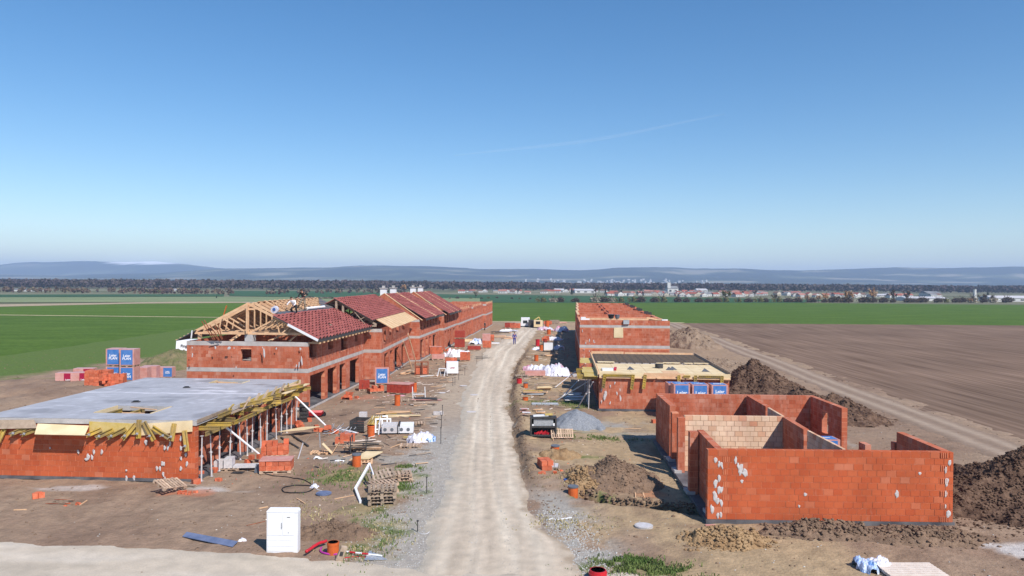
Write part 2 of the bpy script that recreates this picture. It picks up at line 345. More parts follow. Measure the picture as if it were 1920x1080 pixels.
def mixc(c, col, m): return c*(1-m[..., None])+np.array(col)*m[..., None]
def blob(X, Y, px, py, rx, ry, s=1, thr=.5):
    p = G(px, py); d = np.hypot((X-p.x)/rx, (Y-p.y)/ry)
    n = fbm(X*1.1, Y*1.1, s, 4); return sst(thr-.08, thr+.08, (1-d*.55)*.55+n*.5-.12)*(d < 2.2)
def soil_col(X, Y, Z):
    c = np.zeros(X.shape+(3,))+np.array((.262, .178, .126))
    c = mixc(c, (.29, .205, .145), sst(.38, .66, fbm(X*.22, Y*.22, 40, 5)))
    c = mixc(c, (.37, .27, .165), sst(8.5, 3.5, np.abs(X-poly(RR, Y)-4.5))*sst(.30, .55, fbm(X*.3+5, Y*.2, 41, 4))*.9)
    c = mixc(c, (.19, .125, .09), sst(.55, .72, fbm(X*.5, Y*.35, 42, 5))*.55)
    c = c*(1+.30*(fbm(X*3.2, Y*3.2, 43, 3)-.5))[..., None]
    c = mixc(c, (.36, .26, .17), sst(60, 110, Y)*.5)
    # tyre streaks
    st = fbm((X-.068*Y)*2.2, Y*.12, 44, 3); c = c*(1+.22*(st-.5))[..., None]
    # gravel shoulder left of the road
    rl = poly(RL, Y); sh = sst(rl-2.7, rl-.9, X+(fbm(X*.7, Y*.5, 46, 4)-.5)*4.2)*(1-sst(rl+.6, rl+2.4, X))
    c = mixc(c, (.36, .335, .30), sh*(1-sst(44, 60, Y))*.85)
    c = mixc(c, (.42, .34, .26), sh*sst(44, 60, Y)*.8)
    rr = poly(RR, Y); sh2 = np.exp(-((X-rr-.7)/1.1)**2)*(1-sst(31, 36, Y)); c = mixc(c, (.33, .31, .28), np.clip(sh2*1.3*sst(.35, .55, fbm(X, Y, 47, 4)), 0, 1)*.9)
    # road bank: shade of its shadow side painted into the earth colour
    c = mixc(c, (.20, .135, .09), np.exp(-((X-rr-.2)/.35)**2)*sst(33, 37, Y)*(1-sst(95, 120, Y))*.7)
    # grass patches
    for i, (px, py, rx, ry) in enumerate(((640,892,2.2,2.2),(700,1005,1.6,4.0),(1190,1066,2.8,1.1),(1055,762,5,1.8),(1085,812,4,.9),(1410,838,3,2.5),(1085,865,3,.7),(690,960,1.2,2.5),
              (745,925,1.6,2.0),(1120,800,2,.8),(15,715,6,4),(1105,930,1.2,.6),(760,895,1.2,1.2))):
        m = blob(X, Y, px, py, rx, ry, 50+i); k = fbm(X*2.4, Y*2.4, 70+i, 3)
        c = mixc(c, (.105, .135, .04), m*sst(.42, .62, k)*.9); c = mixc(c, (.30, .25, .12), m*(1-sst(.42, .6, k))*.55)
    # pale mortar spills, gravel spread, brick dust
    for i, (px, py, rx, ry, col, a) in enumerate(((395,918,2.2,.8,(.50,.47,.45),.7),(1100,795,4.5,1.9,(.30,.29,.28),.8),(1200,815,5,1.6,(.33,.29,.25),.6),(740,860,4.5,1.8,(.33,.31,.28),.7),
              (350,925,1.6,.7,(.42,.16,.09),.7),(680,745,2.5,1.4,(.45,.2,.13),.6),(1450,820,5,3,(.40,.38,.35),.6),(120,915,4,.5,(.48,.44,.42),.6),(1905,1030,1.5,1,(.5,.47,.45),.9),(1230,925,1.2,1.2,(.45,.17,.08),.5),
              (1540,990,6,1.5,(.19,.125,.085),.8),(600,1000,3,1.2,(.17,.115,.085),.8),(1000,600,20,8,(.45,.35,.25),.6))):
        c = mixc(c, col, blob(X, Y, px, py, rx, ry, 90+i)*a)
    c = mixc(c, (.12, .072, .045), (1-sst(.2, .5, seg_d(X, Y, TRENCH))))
    # left field margin turns to grass
    edge = -48.4+.22*(Y-70.6); g = sst(edge+1.2, edge-1.2, X+(fbm(X*.3, Y*.3, 61, 3)-.5)*5)
    c = mixc(c, (.10, .15, .035), g)
    return c
xs = np.concatenate([np.arange(-62, -26, .6), np.arange(-26, 22, .2), np.arange(22, 40.5, .6)])
ys = np.concatenate([np.arange(11, 48, .2), np.arange(48, 90, .4), np.arange(90, 178.5, 1.0)])
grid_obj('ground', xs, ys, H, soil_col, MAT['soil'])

# main gravel road: crowned sheet whose margins dive into the soil
def road_mesh():
    ys = np.concatenate([np.arange(12, 60, .16), np.arange(60, 172, .8)]); nx = 60
    T = np.linspace(-.06, 1.06, nx); Tm, Y = np.meshgrid(T, ys)
    L = poly(RL, Y); Rr = poly(RR, Y); X = L+(Rr-L)*Tm
    edge = np.minimum(Tm, 1-Tm); wd = (Rr-L)
    e = edge*wd+(fbm(X*.7, Y*.45, 33, 5)-.5)*1.3
    Z = H(X, Y)+.035*sst(-.1, .8, e)-.05*(1-sst(-.3, .35, e))
    for tc in (.36, .60): Z = Z-.030*np.exp(-((Tm-tc-.05*(vn(Y*.08, Y*0, 3)-.5))/.035)**2)
    Z = Z+.022*(fbm(X*4, Y*.25, 95, 3)-.5)
    c = np.zeros(X.shape+(3,))+np.array((.56, .465, .365))
    t = (X-L)/(wd)
    c = c*(1-.16*sst(.05, .5, np.abs(np.sin((t-.04*(vn(Y*.08, Y*0, 3)-.5))*math.pi*2.1+.3))*1.0)*sst(.2,.6,fbm(X*.5, Y*.08, 91, 3)))[..., None]
    for tc, a in ((.36, 1.0), (.60, 1.0), (.80, .6), (.20, .4)):
        c = mixc(c, (.66, .58, .47), np.exp(-((t-tc-.05*(vn(Y*.08, Y*0, 3)-.5))/.055)**2)*a*.8*sst(.15, .6, fbm(X*1.2, Y*.06, 55, 4)))
    c = mixc(c, (.43, .35, .27), sst(.5, .68, fbm(X*1.1, Y*.12, 57, 5))*.5)
    c = mixc(c, (.40, .37, .33), sst(.16, .0, t)*.6*sst(.35, .6, fbm(X*.6, Y*.4, 58, 4))*(1-sst(55, 80, Y)))
    c = c*(1+.26*(fbm(X*4.2, Y*4.2, 59, 3)-.5))[..., None]
    tr = fbm(X*5.5, Y*.22, 93, 3); c = c*(1+.22*(tr-.5))[..., None]
    ee = e+(fbm(X*2, Y*2, 71, 3)-.5)*.9
    c = mixc(c, (.40, .36, .30), (1-sst(.0, 1.1, ee))*(Tm < .5)*.8*(1-.5*sst(50, 70, Y))); c = mixc(c, (.30, .23, .165), (1-sst(.0, .7, ee))*(Tm > .5)*.8)
    return X, Y, Z, c
X, Y, Z, c = road_mesh(); _it = iter((0,))
def sheet(name, X, Y, Z, c, mat, kind='structure'):
    o = grid_obj(name, np.arange(X.shape[1]), np.arange(X.shape[0]), lambda a, b: a*0, None, mat, kind)
    me = o.data; me.vertices.foreach_set('co', np.stack([X, Y, Z], -1).reshape(-1).astype(np.float32))
    cc = np.concatenate([c.reshape(-1, 3), np.ones((X.size, 1))], 1).astype(np.float32)
    a = me.color_attributes.new('col', 'FLOAT_COLOR', 'POINT'); a.data.foreach_set('color', cc.reshape(-1)); me.update(); return o
sheet('gravel_road', X, Y, Z, c, MAT['road'])
# crossing road in the foreground, left
Xf, Tf = np.meshgrid(np.arange(-34, 6, .3), np.linspace(0, 1, 46)); fe = front_road(Xf)+.35
Yf = 12+(fe-12)*Tf; ef = fe-Yf+(fbm(Xf*.9, Yf*.9, 35, 3)-.5)*.7
Zf = H(Xf, Yf)+.05*sst(0, .5, ef)-.05*(1-sst(-.1, .25, ef))
cf = np.zeros(Xf.shape+(3,))+np.array((.50, .425, .34)); cf = mixc(cf, (.42, .36, .29), sst(.45, .65, fbm(Xf*.25, Yf*1.3, 66, 4)))
cf = mixc(cf, (.57, .50, .42), sst(.5, .7, fbm(Xf*.2, Yf*2, 67, 3))*.7)
sheet('crossing_road', Xf, Yf, Zf, cf, MAT['road'])
# earth track along the ploughed field
def trk(y): return 28.2+.066*(y-42)
Tt, Yt = np.meshgrid(np.linspace(0, 1, 22), np.arange(14, 176, .7)); Xt = trk(Yt)-1.8+3.9*Tt+(vn(Yt*.12, Yt*0, 5)-.5)*.6
et = np.minimum(Tt, 1-Tt)*3.9+(fbm(Xt, Yt*.6, 38, 3)-.5)*1.1; Zt = H(Xt, Yt)*.6+.05*sst(0, .7, et)-.06*(1-sst(-.1, .3, et))
ct = np.zeros(Xt.shape+(3,))+np.array((.24, .17, .125))
for tc in (.3, .72): ct = mixc(ct, (.38, .29, .22), np.exp(-((Tt-tc)/.11)**2)*.85)
sheet('dirt_track', Xt, Yt, Zt, ct, MAT['road'])

# ------------------------------------------------------------------ fields, plain, hills
def furrow_mat():
    m = bpy.data.materials.new('ploughed_earth'); m.use_nodes = True
    n = m.node_tree.nodes; l = m.node_tree.links; b = n['Principled BSDF']; b.inputs['Roughness'].default_value = 1; b.inputs['Specular IOR Level'].default_value = .05
    g = n.new('ShaderNodeNewGeometry'); mp = n.new('ShaderNodeMapping'); mp.inputs['Rotation'].default_value = (0, 0, R(-4.0)); mp.inputs['Scale'].default_value = (1, .03, 1)
    l.new(g.outputs['Position'], mp.inputs[0])
    t = n.new('ShaderNodeTexNoise'); t.inputs['Scale'].default_value = 1.9; t.inputs['Detail'].default_value = 6; l.new(mp.outputs[0], t.inputs['Vector'])
    t2 = n.new('ShaderNodeTexNoise'); t2.inputs['Scale'].default_value = .06; t2.inputs['Detail'].default_value = 5; l.new(g.outputs['Position'], t2.inputs['Vector'])
    cr = n.new('ShaderNodeValToRGB'); e = cr.color_ramp.elements; e[0].position = .3; e[0].color = (.120, .075, .052, 1); e[1].position = .7; e[1].color = (.255, .172, .125, 1); l.new(t.outputs['Fac'], cr.inputs[0])
    r = n.new('ShaderNodeMapRange'); r.inputs[1].default_value = .3; r.inputs[2].default_value = .7; r.inputs[3].default_value = .82; r.inputs[4].default_value = 1.15; l.new(t2.outputs['Fac'], r.inputs[0])
    vm = n.new('ShaderNodeVectorMath'); vm.operation = 'SCALE'; l.new(cr.outputs[0], vm.inputs[0]); l.new(r.outputs[0], vm.inputs['Scale']); l.new(vm.outputs[0], b.inputs['Base Color'])
    return m
def field_mat(name, c1, c2, scale, sx=1, sy=1, rot=0, stripe=0):
    m = bpy.data.materials.new(name); m.use_nodes = True
    n = m.node_tree.nodes; l = m.node_tree.links; b = n['Principled BSDF']; b.inputs['Roughness'].default_value = 1; b.inputs['Specular IOR Level'].default_value = .05
    g = n.new('ShaderNodeNewGeometry'); mp = n.new('ShaderNodeMapping'); mp.inputs['Rotation'].default_value = (0, 0, rot); mp.inputs['Scale'].default_value = (sx, sy, 1)
    l.new(g.outputs['Position'], mp.inputs[0])
    t = n.new('ShaderNodeTexNoise'); t.inputs['Scale'].default_value = scale; t.inputs['Detail'].default_value = 8; t.inputs['Roughness'].default_value = .6; l.new(mp.outputs[0], t.inputs['Vector'])
    cr = n.new('ShaderNodeValToRGB'); e = cr.color_ramp.elements; e[0].position = .32; e[0].color = (*c1, 1); e[1].position = .68; e[1].color = (*c2, 1); l.new(t.outputs['Fac'], cr.inputs[0])
    t2 = n.new('ShaderNodeTexNoise'); t2.inputs['Scale'].default_value = 1.7; t2.inputs['Detail'].default_value = 4; l.new(g.outputs['Position'], t2.inputs['Vector'])
    r = n.new('ShaderNodeMapRange'); r.inputs[1].default_value = .3; r.inputs[2].default_value = .7; r.inputs[3].default_value = .8; r.inputs[4].default_value = 1.2; l.new(t2.outputs['Fac'], r.inputs[0])
    vm = n.new('ShaderNodeVectorMath'); vm.operation = 'SCALE'; l.new(cr.outputs[0], vm.inputs[0]); l.new(r.outputs[0], vm.inputs['Scale']); l.new(vm.outputs[0], b.inputs['Base Color'])
    return m
def flat(name, pts, z, mat):
    b = MB(); b.add([(p[0], p[1], z) for p in pts], [tuple(range(len(pts)))]); return b.build(name, mat, kind='structure')
flat('plain', [(-9000,-150),(9000,-150),(9000,9200),(-9000,9200)], -.62, field_mat('distant_farmland', (.10, .11, .06), (.24, .22, .15), .004, 1, 3))
flat('ploughed_field', [(29.5+.066*(-27),14),(160,14),(420,176),(37.2,176)], -.02, furrow_mat())
GR = field_mat('green_crop', (.056, .106, .014), (.096, .155, .026), .06, 1, 4); GR2 = field_mat('bright_green_crop', (.068, .125, .014), (.095, .155, .022), .02, 1, 5)
GR3 = field_mat('bluish_crop', (.035, .085, .040), (.05, .11, .05), .01, 1, 3); GRL = field_mat('dry_meadow', (.16, .20, .10), (.23, .26, .14), .012, 1, 6)
TAN = field_mat('field_margin', (.40, .34, .20), (.46, .42, .24), .2)
def fpt(*a, z=0): return [(G(x, y, z).x, G(x, y, z).y) for x, y in a]
Zs = -.3
flat('green_field', [(-62.5,11),(-61,11),(-25.5,178)]+fpt((930,602.3),(1000,602.2),(1260,602.6),(1920,607.5),(2300,610.5))+fpt((2300,571),(1920,570.3),(1500,566.5),(1240,566.2),(1000,566.5),(860,565.8),(600,578),(420,590.3),(0,588.5),(-300,586.5)), -.40, GR)
flat('bright_field', fpt((-300,587.8),(0,588.2),(430,592.7),(640,591.5),(640,566.8),(450,566.5),(260,567.5),(0,573.3),(-300,577.5)), -.36, GR2)
flat('field_path', fpt((-300,586.9),(0,587.6),(430,592.4),(430,593.3),(0,588.6),(-300,588)), -.33, TAN)
flat('sandy_strip', fpt((-300,576.6),(0,573.2),(260,567.6),(450,566.4),(640,566.4),(640,565.2),(330,564.4),(0,569.0),(-300,570)), -.32, field_mat('sandy_ground', (.34, .26, .18), (.42, .33, .23), .1))
flat('meadow', fpt((-300,569),(0,565.5),(300,564.8),(640,565.6),(900,566),(900,558),(640,556.3),(420,555.0),(0,556),(-300,556)), -.38, GRL)
flat('far_green_field', fpt((700,564.8),(1000,566),(1240,566),(1500,566.3),(1560,561),(1300,556.5),(1000,552.2),(850,551),(600,545),(430,544.3),(430,553.5),(600,556)), -.42, GR3)
flat('pale_field', fpt((-300,555.6),(0,555.6),(420,554.5),(420,550.5),(0,551),(-300,551)), -.36, GR3)
flat('site_margin', [(-26,176.5),(41,176.5),(41,178.6),(-26,178.9)], .03, TAN)
flat('site_margin_left', [(-60,11),(-52,11),(-20,178),(-26,178)], -.36, TAN)

hillmat = M('hill_cover', (.85, .85, .85), (1.1, 1.1, 1.1), .01, attr='col', rough=1, spec=.05)
def hz(px): return 528+ROLL*(px-960)
SK = [(-300,505),(-100,512),(100,516),(300,512),(400,504.5),(500,503),(560,502),(620,502),(660,499),(700,498),(760,498.5),(800,499.5),(870,502.5),(900,505),(1000,504.8),(1080,507.5),(1120,506),(1150,503),(1200,501.8),(1260,501),(1300,504),(1340,503.5),(1400,504),(1440,506.5),(1500,507.5),(1560,505.5),(1620,504),(1680,502),(1720,503.5),(1760,504),(1850,503),(1900,501),(2100,500),(2400,504)]
SK2 = [(-400,492),(-100,499),(0,496.5),(30,493),(60,491.5),(100,491.5),(150,489.5),(190,490),(235,491),(285,490),(330,493.5),(370,498),(400,501.5),(440,505.5),(520,509),(700,515)]
def hill_fn(prof, D0, D1, D2, seed, base=0):
    def f(X, Y):
        px = 960+FPX*X/Y; top = np.interp(px, [p[0] for p in prof], [p[1] for p in prof]); hh = (hz(px)-top)/FPX*D1+CAMZ
        up = sst(D0, D1, Y); up = up**.8
        n = (fbm(X*.0016, Y*.0016, seed, 5)-.5)
        rid = 1-.28*(1-up)+n*.9*(up*(1-up)*4)
        prof_ = up*rid*(1-.5*sst(D1, D2, Y))
        return hh*prof_*(1+.04*(fbm(X*.02, Y*.0, seed+3, 3)-.5))-1.0*(1-up)
    return f
def hill_col(X, Y, Z):
    c = np.zeros(X.shape+(3,))+np.array((.028, .036, .028)); n = fbm(X*.0035, Y*.006, 5, 5)
    c = mixc(c, (.09, .10, .06), sst(.54, .62, n)); c = mixc(c, (.30, .26, .2), sst(.64, .70, n)*.7); c = mixc(c, (.035, .035, .03), sst(.45, .35, n)*.5); return c
o = grid_obj('hills', np.arange(-4600, 4601, 45), np.concatenate([np.arange(2700, 4800, 50), np.arange(4800, 5600, 200)]), hill_fn(SK, 2750, 4600, 6500, 3), hill_col, hillmat)
def mt_col(X, Y, Z):
    c = hill_col(X, Y, Z); px = 960+FPX*X/Y
    m = 1.0*sst(195, 215, px)*sst(340, 322, px)*sst(118, 126, Z+(fbm(X*.01, Y*.01, 8, 3)-.5)*14)
    return mixc(c, (.9, .9, .93), m)
grid_obj('mountains', np.arange(-6400, 401, 50), np.arange(4900, 6600, 70), hill_fn(SK2, 4900, 5800, 7500, 13), mt_col, hillmat)

# ------------------------------------------------------------------ haze
b = MB(); b.box(-9300, 9300, -200, 9500, -2.2, 215)
hm = bpy.data.materials.new('haze'); hm.use_nodes = True; hn = hm.node_tree.nodes; hn.clear()
ho = hn.new('ShaderNodeOutputMaterial'); pv = hn.new('ShaderNodeVolumePrincipled'); pv.inputs['Color'].default_value = (.54, .70, 1.0, 1); pv.inputs['Density'].default_value = .00020
pv.inputs['Anisotropy'].default_value = 0.0
hm.node_tree.links.new(pv.outputs[0], ho.inputs['Volume'])
b.build('haze', hm, kind='stuff')

# ================================================================== BUILDINGS
BW, BH = 0.375, 0.25
class House:
    """local frame: origin at the street-side near corner, b runs away from the camera, a runs away from the street (sign s)"""
    def __init__(s, name, label, o, ang, sgn, cat='building', group=None):
        s.e = thing(name, label, cat, o, ang, group); s.s = sgn; s.more = MB(); s.nobj = 0
    def wall(s, p0, p1, z0, z1, t=.30, holes=(), mode='stuff', inward=None, pal='brick', top=None, name='wall', label=None, skip_top=()):
        """p0,p1 in (a,b); thickness goes to the side 'inward' (a unit +1/-1 left of direction)"""
        a = Vector((p0[0]*s.s, p0[1], 0)); b = Vector((p1[0]*s.s, p1[1], 0)); d = b-a; L = d.length; d /= L
        n = Vector((-d.y, d.x, 0))*(inward if inward is not None else 1)
        rz = math.atan2(d.y, d.x); flip = (inward or 1)
        def lb(m, s0, s1, y0, y1, za, zb, tone=.5):
            ys = (y0, y1) if flip > 0 else (-y1, -y0); m.box(s0, s1, ys[0], ys[1], za, zb, tone)
        ins = .010 if mode != 'flat' else 0
        cm = MB(); cuts = sorted({0.0, L}|{min(max(h[0], 0), L) for h in holes}|{min(max(h[1], 0), L) for h in holes})
        for c0, c1 in zip(cuts[:-1], cuts[1:]):
            if c1-c0 < 1e-3: continue
            mid = (c0+c1)/2; hs = sorted((h[2], h[3]) for h in holes if h[0]-1e-6 <= mid <= h[1]+1e-6)
            z = z0; tp = z1 if top is None else min(top(c0), top(c1))
            for za, zb in hs:
                if za > z+1e-3: lb(cm, c0+(ins if c0 == 0 or any(abs(c0-h[1]) < 1e-6 for h in holes) else 0), c1-(ins if c1 == L or any(abs(c1-h[0]) < 1e-6 for h in holes) else 0), ins, t-ins, z, za-ins, .6)
                z = max(z, zb)
            if top is not None and mode == 'flat':
                ys = (0, t) if flip > 0 else (-t, 0); t0, t1 = top(c0+1e-6), top(c1-1e-6)
                cm.add([(c0, ys[0], z), (c1, ys[0], z), (c1, ys[1], z), (c0, ys[1], z), (c0, ys[0], t0), (c1, ys[0], t1), (c1, ys[1], t1), (c0, ys[1], t0)], BOXF, .6)
            elif tp-ins > z+1e-3:
                lb(cm, c0+(ins if c0 == 0 or any(abs(c0-h[1]) < 1e-6 for h in holes) else 0), c1-(ins if c1 == L or any(abs(c1-h[0]) < 1e-6 for h in holes) else 0), ins, t-ins, z, tp-ins, .6)
        wm = MAT['joint'] if mode != 'flat' else MAT['brickF']
        if pal == 'pale' and mode != 'flat': wm = MAT['jointp']
        wo_ = cm.build(name, wm, s.e, loc=tuple(a)); wo_.rotation_euler = (0, 0, rz)
        if label: wo_['label'] = label
        if mode == 'flat': return wo_
        nrow = int(round((z1-z0)/BH)); g = .009
        unit = None
        for k in range(nrow):
            za = z0+k*BH; zb = min(za+BH, z1+1e-6); zm = (za+zb)/2; off = (BW/2 if k % 2 else 0)+(k % 3)*.03
            spans = [(0.0, L)]
            for h in holes:
                if h[2] < zm < h[3]:
                    ns = []
                    for q0, q1 in spans:
                        if h[1] <= q0 or h[0] >= q1: ns.append((q0, q1)); continue
                        if h[0] > q0+.02: ns.append((q0, h[0]))
                        if h[1] < q1-.02: ns.append((h[1], q1))
                    spans = ns
            for q0, q1 in spans:
                x = q0; first = True
                while x < q1-.02:
                    e = (math.floor((x-off)/BW+1e-6)+1)*BW+off; e = min(e, q1)
                    if q1-e < .06: e = q1
                    if e-x < .02: x = e; continue
                    tp = zb
                    if top is not None:
                        tm = min(top(x), top(e))
                        if tm < za+.04: x = e; continue
                        tp = min(zb, tm)
                    j = random.uniform(0, .0035); tone = min(1, max(0, random.gauss(.5, .27)+(.2 if random.random() < .06 else 0)))
                    if mode == 'obj' and s.nobj < 298 and e-x > .12:
                        key = (round(e-x, 2), round(t, 2), round(tp-za, 2), flip, pal)
                        me = s.cache.get(key) if hasattr(s, 'cache') else None
                        if not hasattr(s, 'cache'): s.cache = {}
                        if me is None:
                            q = MB(); ww = e-x
                            ys = (0, t) if flip > 0 else (-t, 0)
                            q.box(g, ww-g, ys[0], ys[1], g, (tp-za)-g); me = q.mesh('block', MAT[pal]); s.cache[key] = me
                        inst(me, 'brick', wo_, (x, -j*flip, za)); s.nobj += 1
                    else:
                        # keep in house-level mesh
                        y0, y1 = -j, t-j
                        P = a+d*(x+g)+n*y0; s.more.obox((P.x, P.y, za+g), d*(e-x-2*g), n*(y1-y0), (0, 0, tp-za-2*g), tone if pal == 'brick' else tone) if flip > 0 else \
                            s.more.obox(tuple(a+d*(x+g)+n*y1)[:2]+(za+g,), d*(e-x-2*g), -n*(y1-y0), (0, 0, tp-za-2*g), tone)
                    x = e
        return wo_
    def flush(s, mat='brickA', name='brick'):
        if s.more.v: s.more.build(name, MAT[mat], s.e, kind='stuff'); s.more = MB()
    def box(s, name, a0, a1, b0, b1, z0, z1, mat, label=None):
        m = MB(); x0, x1 = sorted((a0*s.s, a1*s.s)); m.box(x0, x1, b0, b1, z0, z1); o = m.build(name, MAT[mat], s.e)
        if label: o['label'] = label
        return o
_sp = []
def splat_mesh(w, h, seed):
    rnd = random.Random(seed); m = MB(); n = 14; pts = []
    for i in range(n):
        a = 2*math.pi*i/n; r = rnd.uniform(.75, 1.2); pts.append((math.cos(a)*w/2*r, math.sin(a)*h/2*r))
    vs = [(x, 0, z) for x, z in pts]+[(x*.6, -.012, z*.7) for x, z in pts]
    fs = [(i, (i+1) % n, n+(i+1) % n, n+i) for i in range(n)]+[tuple(n+i for i in range(n))]
    m.add(vs, fs); return m
SPL = [splat_mesh(1, 1, i).mesh('mortar_splash', MAT['mortar']) for i in range(6)]
def splats(parent, pts, D, name='mortar_patch', w=.14, h=.34):
    w *= .68; h *= .74
    """pts in photo pixels on the plane of a front wall at depth D"""
    inv = parent.matrix_world.inverted() if False else None
    for (px, py, sw, sh) in pts:
        p = AT(px, py, D(px) if callable(D) else D); e = parent
        loc = Matrix.Rotation(-e.rotation_euler.z, 4, 'Z') @ (p-e.location)
        o = inst(random.choice(SPL), name, e, loc, 0, (w*sw, 1, h*sh)); o.rotation_euler = (0, random.uniform(-.25, .25), 0)

def Hbeam(L, w=.08, h=.2, web=.027, fl=.04):
    m = MB(); m.box(-w/2, w/2, 0, L, 0, fl, .5).box(-w/2, w/2, 0, L, h-fl, h, .5).box(-web/2, web/2, 0, L, fl, h-fl, .4); return m
def prop_between(parent, a, b, name='prop', r=.03, mat='prop', plate=True):
    a = Vector(a); b = Vector(b); m = MB(); mid = a.lerp(b, .55); m.tube([a, mid], r*1.25, 7).tube([mid-(b-a).normalized()*.02, b], r*.9, 7)
    d = (b-a).normalized(); m.tube([mid-d*.06, mid+d*.05], r*1.9, 7)
    m.bar(mid-Vector((.10, 0, 0)), mid+Vector((.10, 0, 0)), .018)
    if plate: m.box(a.x-.07, a.x+.07, a.y-.07, a.y+.07, a.z, a.z+.012).box(b.x-.07, b.x+.07, b.y-.07, b.y+.07, b.z-.012, b.z)
    return m.build(name, MAT[mat], parent)

STR = -math.atan(.068)     # direction of the rows

# ---------------------------------------------------------------- R1: open brick shell, front right
o = AT(1330, 975, 29.3); o.z = 0
r1 = House('brick_house_shell', 'roofless orange brick shell with full front wall and pale inner wall beside the spoil heaps', (7.74, 29.3, 0), 0.0, 1)
def W(p): return (p[0]-7.74, p[1]-29.3)
Z0, Z1 = .2, 2.95
# wall lines
fl, fr = (7.74, 29.30), (17.30, 29.12)
r1.wall(W(fl), W(fr), Z0, Z1, .30, mode='obj')
r1.wall(W((8.10, 29.62)), W((8.32, 33.3)), Z0, Z1, .28, inward=-1)
r1.wall(W((7.86, 32.75)), W((8.24, 32.75)), Z0, Z1, .36)
r1.wall(W((8.16, 36.45)), W((8.52, 36.45)), Z0, Z1-.05, .30)
r1.wall(W((8.55, 36.82)), W((13.35, 36.72)), Z0, Z1, .12, pal='pale', mode='stuff') if False else None
r1.wall(W((8.36, 38.75)), W((8.72, 38.75)), Z0, Z1-.2, .40)
r1.wall(W((8.46, 39.75)), W((8.56, 43.75)), Z0, Z1, .30, inward=-1)
r1.wall(W((8.56, 43.90)), W((17.72, 43.50)), Z0, Z1, .30)
r1.wall(W((17.73, 39.3)), W((17.73, 43.46)), Z0, Z1, .30, holes=[(1.7, 2.5, 1.1, 2.35)], inward=1)
r1.wall(W((17.30, 29.44)), W((17.42, 33.1)), Z0, Z1, .30, inward=1)
r1.wall(W((17.35, 33.12)), W((17.36, 33.5)), Z0, Z1-.5, .29, inward=1)
r1.wall(W((17.5, 36.2)), W((17.5, 36.9)), Z0, 1.7, .29, inward=1)
r1.wall(W((13.80, 39.7)), W((14.0, 43.58)), Z0, Z1, .25, inward=1, holes=[(.75, 1.15, .9, 2.1), (1.5, 1.9, .9, 2.1)])
r1.wall(W((13.40, 33.5)), W((13.60, 36.64)), Z0, Z1, .25, inward=1)
r1.flush()
# pale inner walls
r1.wall(W((8.56, 36.80)), W((13.38, 36.66)), Z0, Z1, .24, pal='pale')
r1.wall(W((13.30, 29.62)), W((13.34, 33.3)), Z0, Z1, .12, inward=1, pal='pale')
r1.wall(W((13.52, 36.9)), W((13.66, 39.4)), Z0, Z1, .12, inward=1, pal='pale')
r1.flush('paleA')
m = MB(); m.add([(-.05, -.03, .0), (9.62, -.21, 0), (10.15, 14.35, 0), (.65, 14.75, 0), (-.05, -.03, .198), (9.62, -.21, .198), (10.15, 14.35, .198), (.65, 14.75, .198)], BOXF); m.build('foundation_slab', MAT['plinth'], r1.e)
m = MB()
for (x, y) in ((8.2, 29.9), (8.1, 32.9), (8.35, 36.6), (8.55, 38.9)): MB().box(x-.35-7.74, x+.0-7.74, y-29.3-.22, y-29.3+.5, .198, .33).build('threshold_block', MAT['conc'], r1.e)
pass
Z = lambda x, y: (1180+x/3.0, 700+y/3.0)
sp = [(485,487,1.2,.9),(505,512,.9,1),(520,518,.9,1.2),(598,488,1,1.2),(612,520,.9,1),(628,540,1.5,2.2),(650,558,2,1.3),(505,590,1,1.2),(485,620,1.4,1.4),(505,655,1.3,1.3),(520,655,1,1.2),(483,695,1.5,1.7),(498,720,1,1),(517,728,1,1.2),(466,765,1.2,1.5),(498,800,1,1),(515,797,.9,.9),(633,608,1.1,.6),(990,682,1.1,.6),(955,748,.7,.5),(1505,678,1.4,1.2),(1634,563,1,.5),(1803,503,1.1,1.1),(1780,543,1,1.1),(1785,612,1.4,1.4),(1781,680,.9,1.1),(1778,748,.7,.7),(1795,790,1.5,1.2)]
splats(r1.e, [Z(a, b)+(c, d_) for a, b, c, d_ in sp], lambda px: 29.29-.0188*(AT(px, 900, 29.2).x-7.74), w=.17)
# ribbed ends of the corner blocks
m = MB()
for k in range(11):
    if k % 2 == 0:
        for q in range(4): m.box(9.62-.34+q*.075-.21, 9.62-.34+q*.075-.195, -.205, -.19, .2+k*.25+.02, .2+k*.25+.23)
    if k % 2 == 1:
        for q in range(4): m.box(.62+q*.07, .635+q*.07, -.018, -.004, .2+k*.25+.02, .2+k*.25+.23)
m.build('block_rib', MAT['joint'], r1.e, kind='stuff')

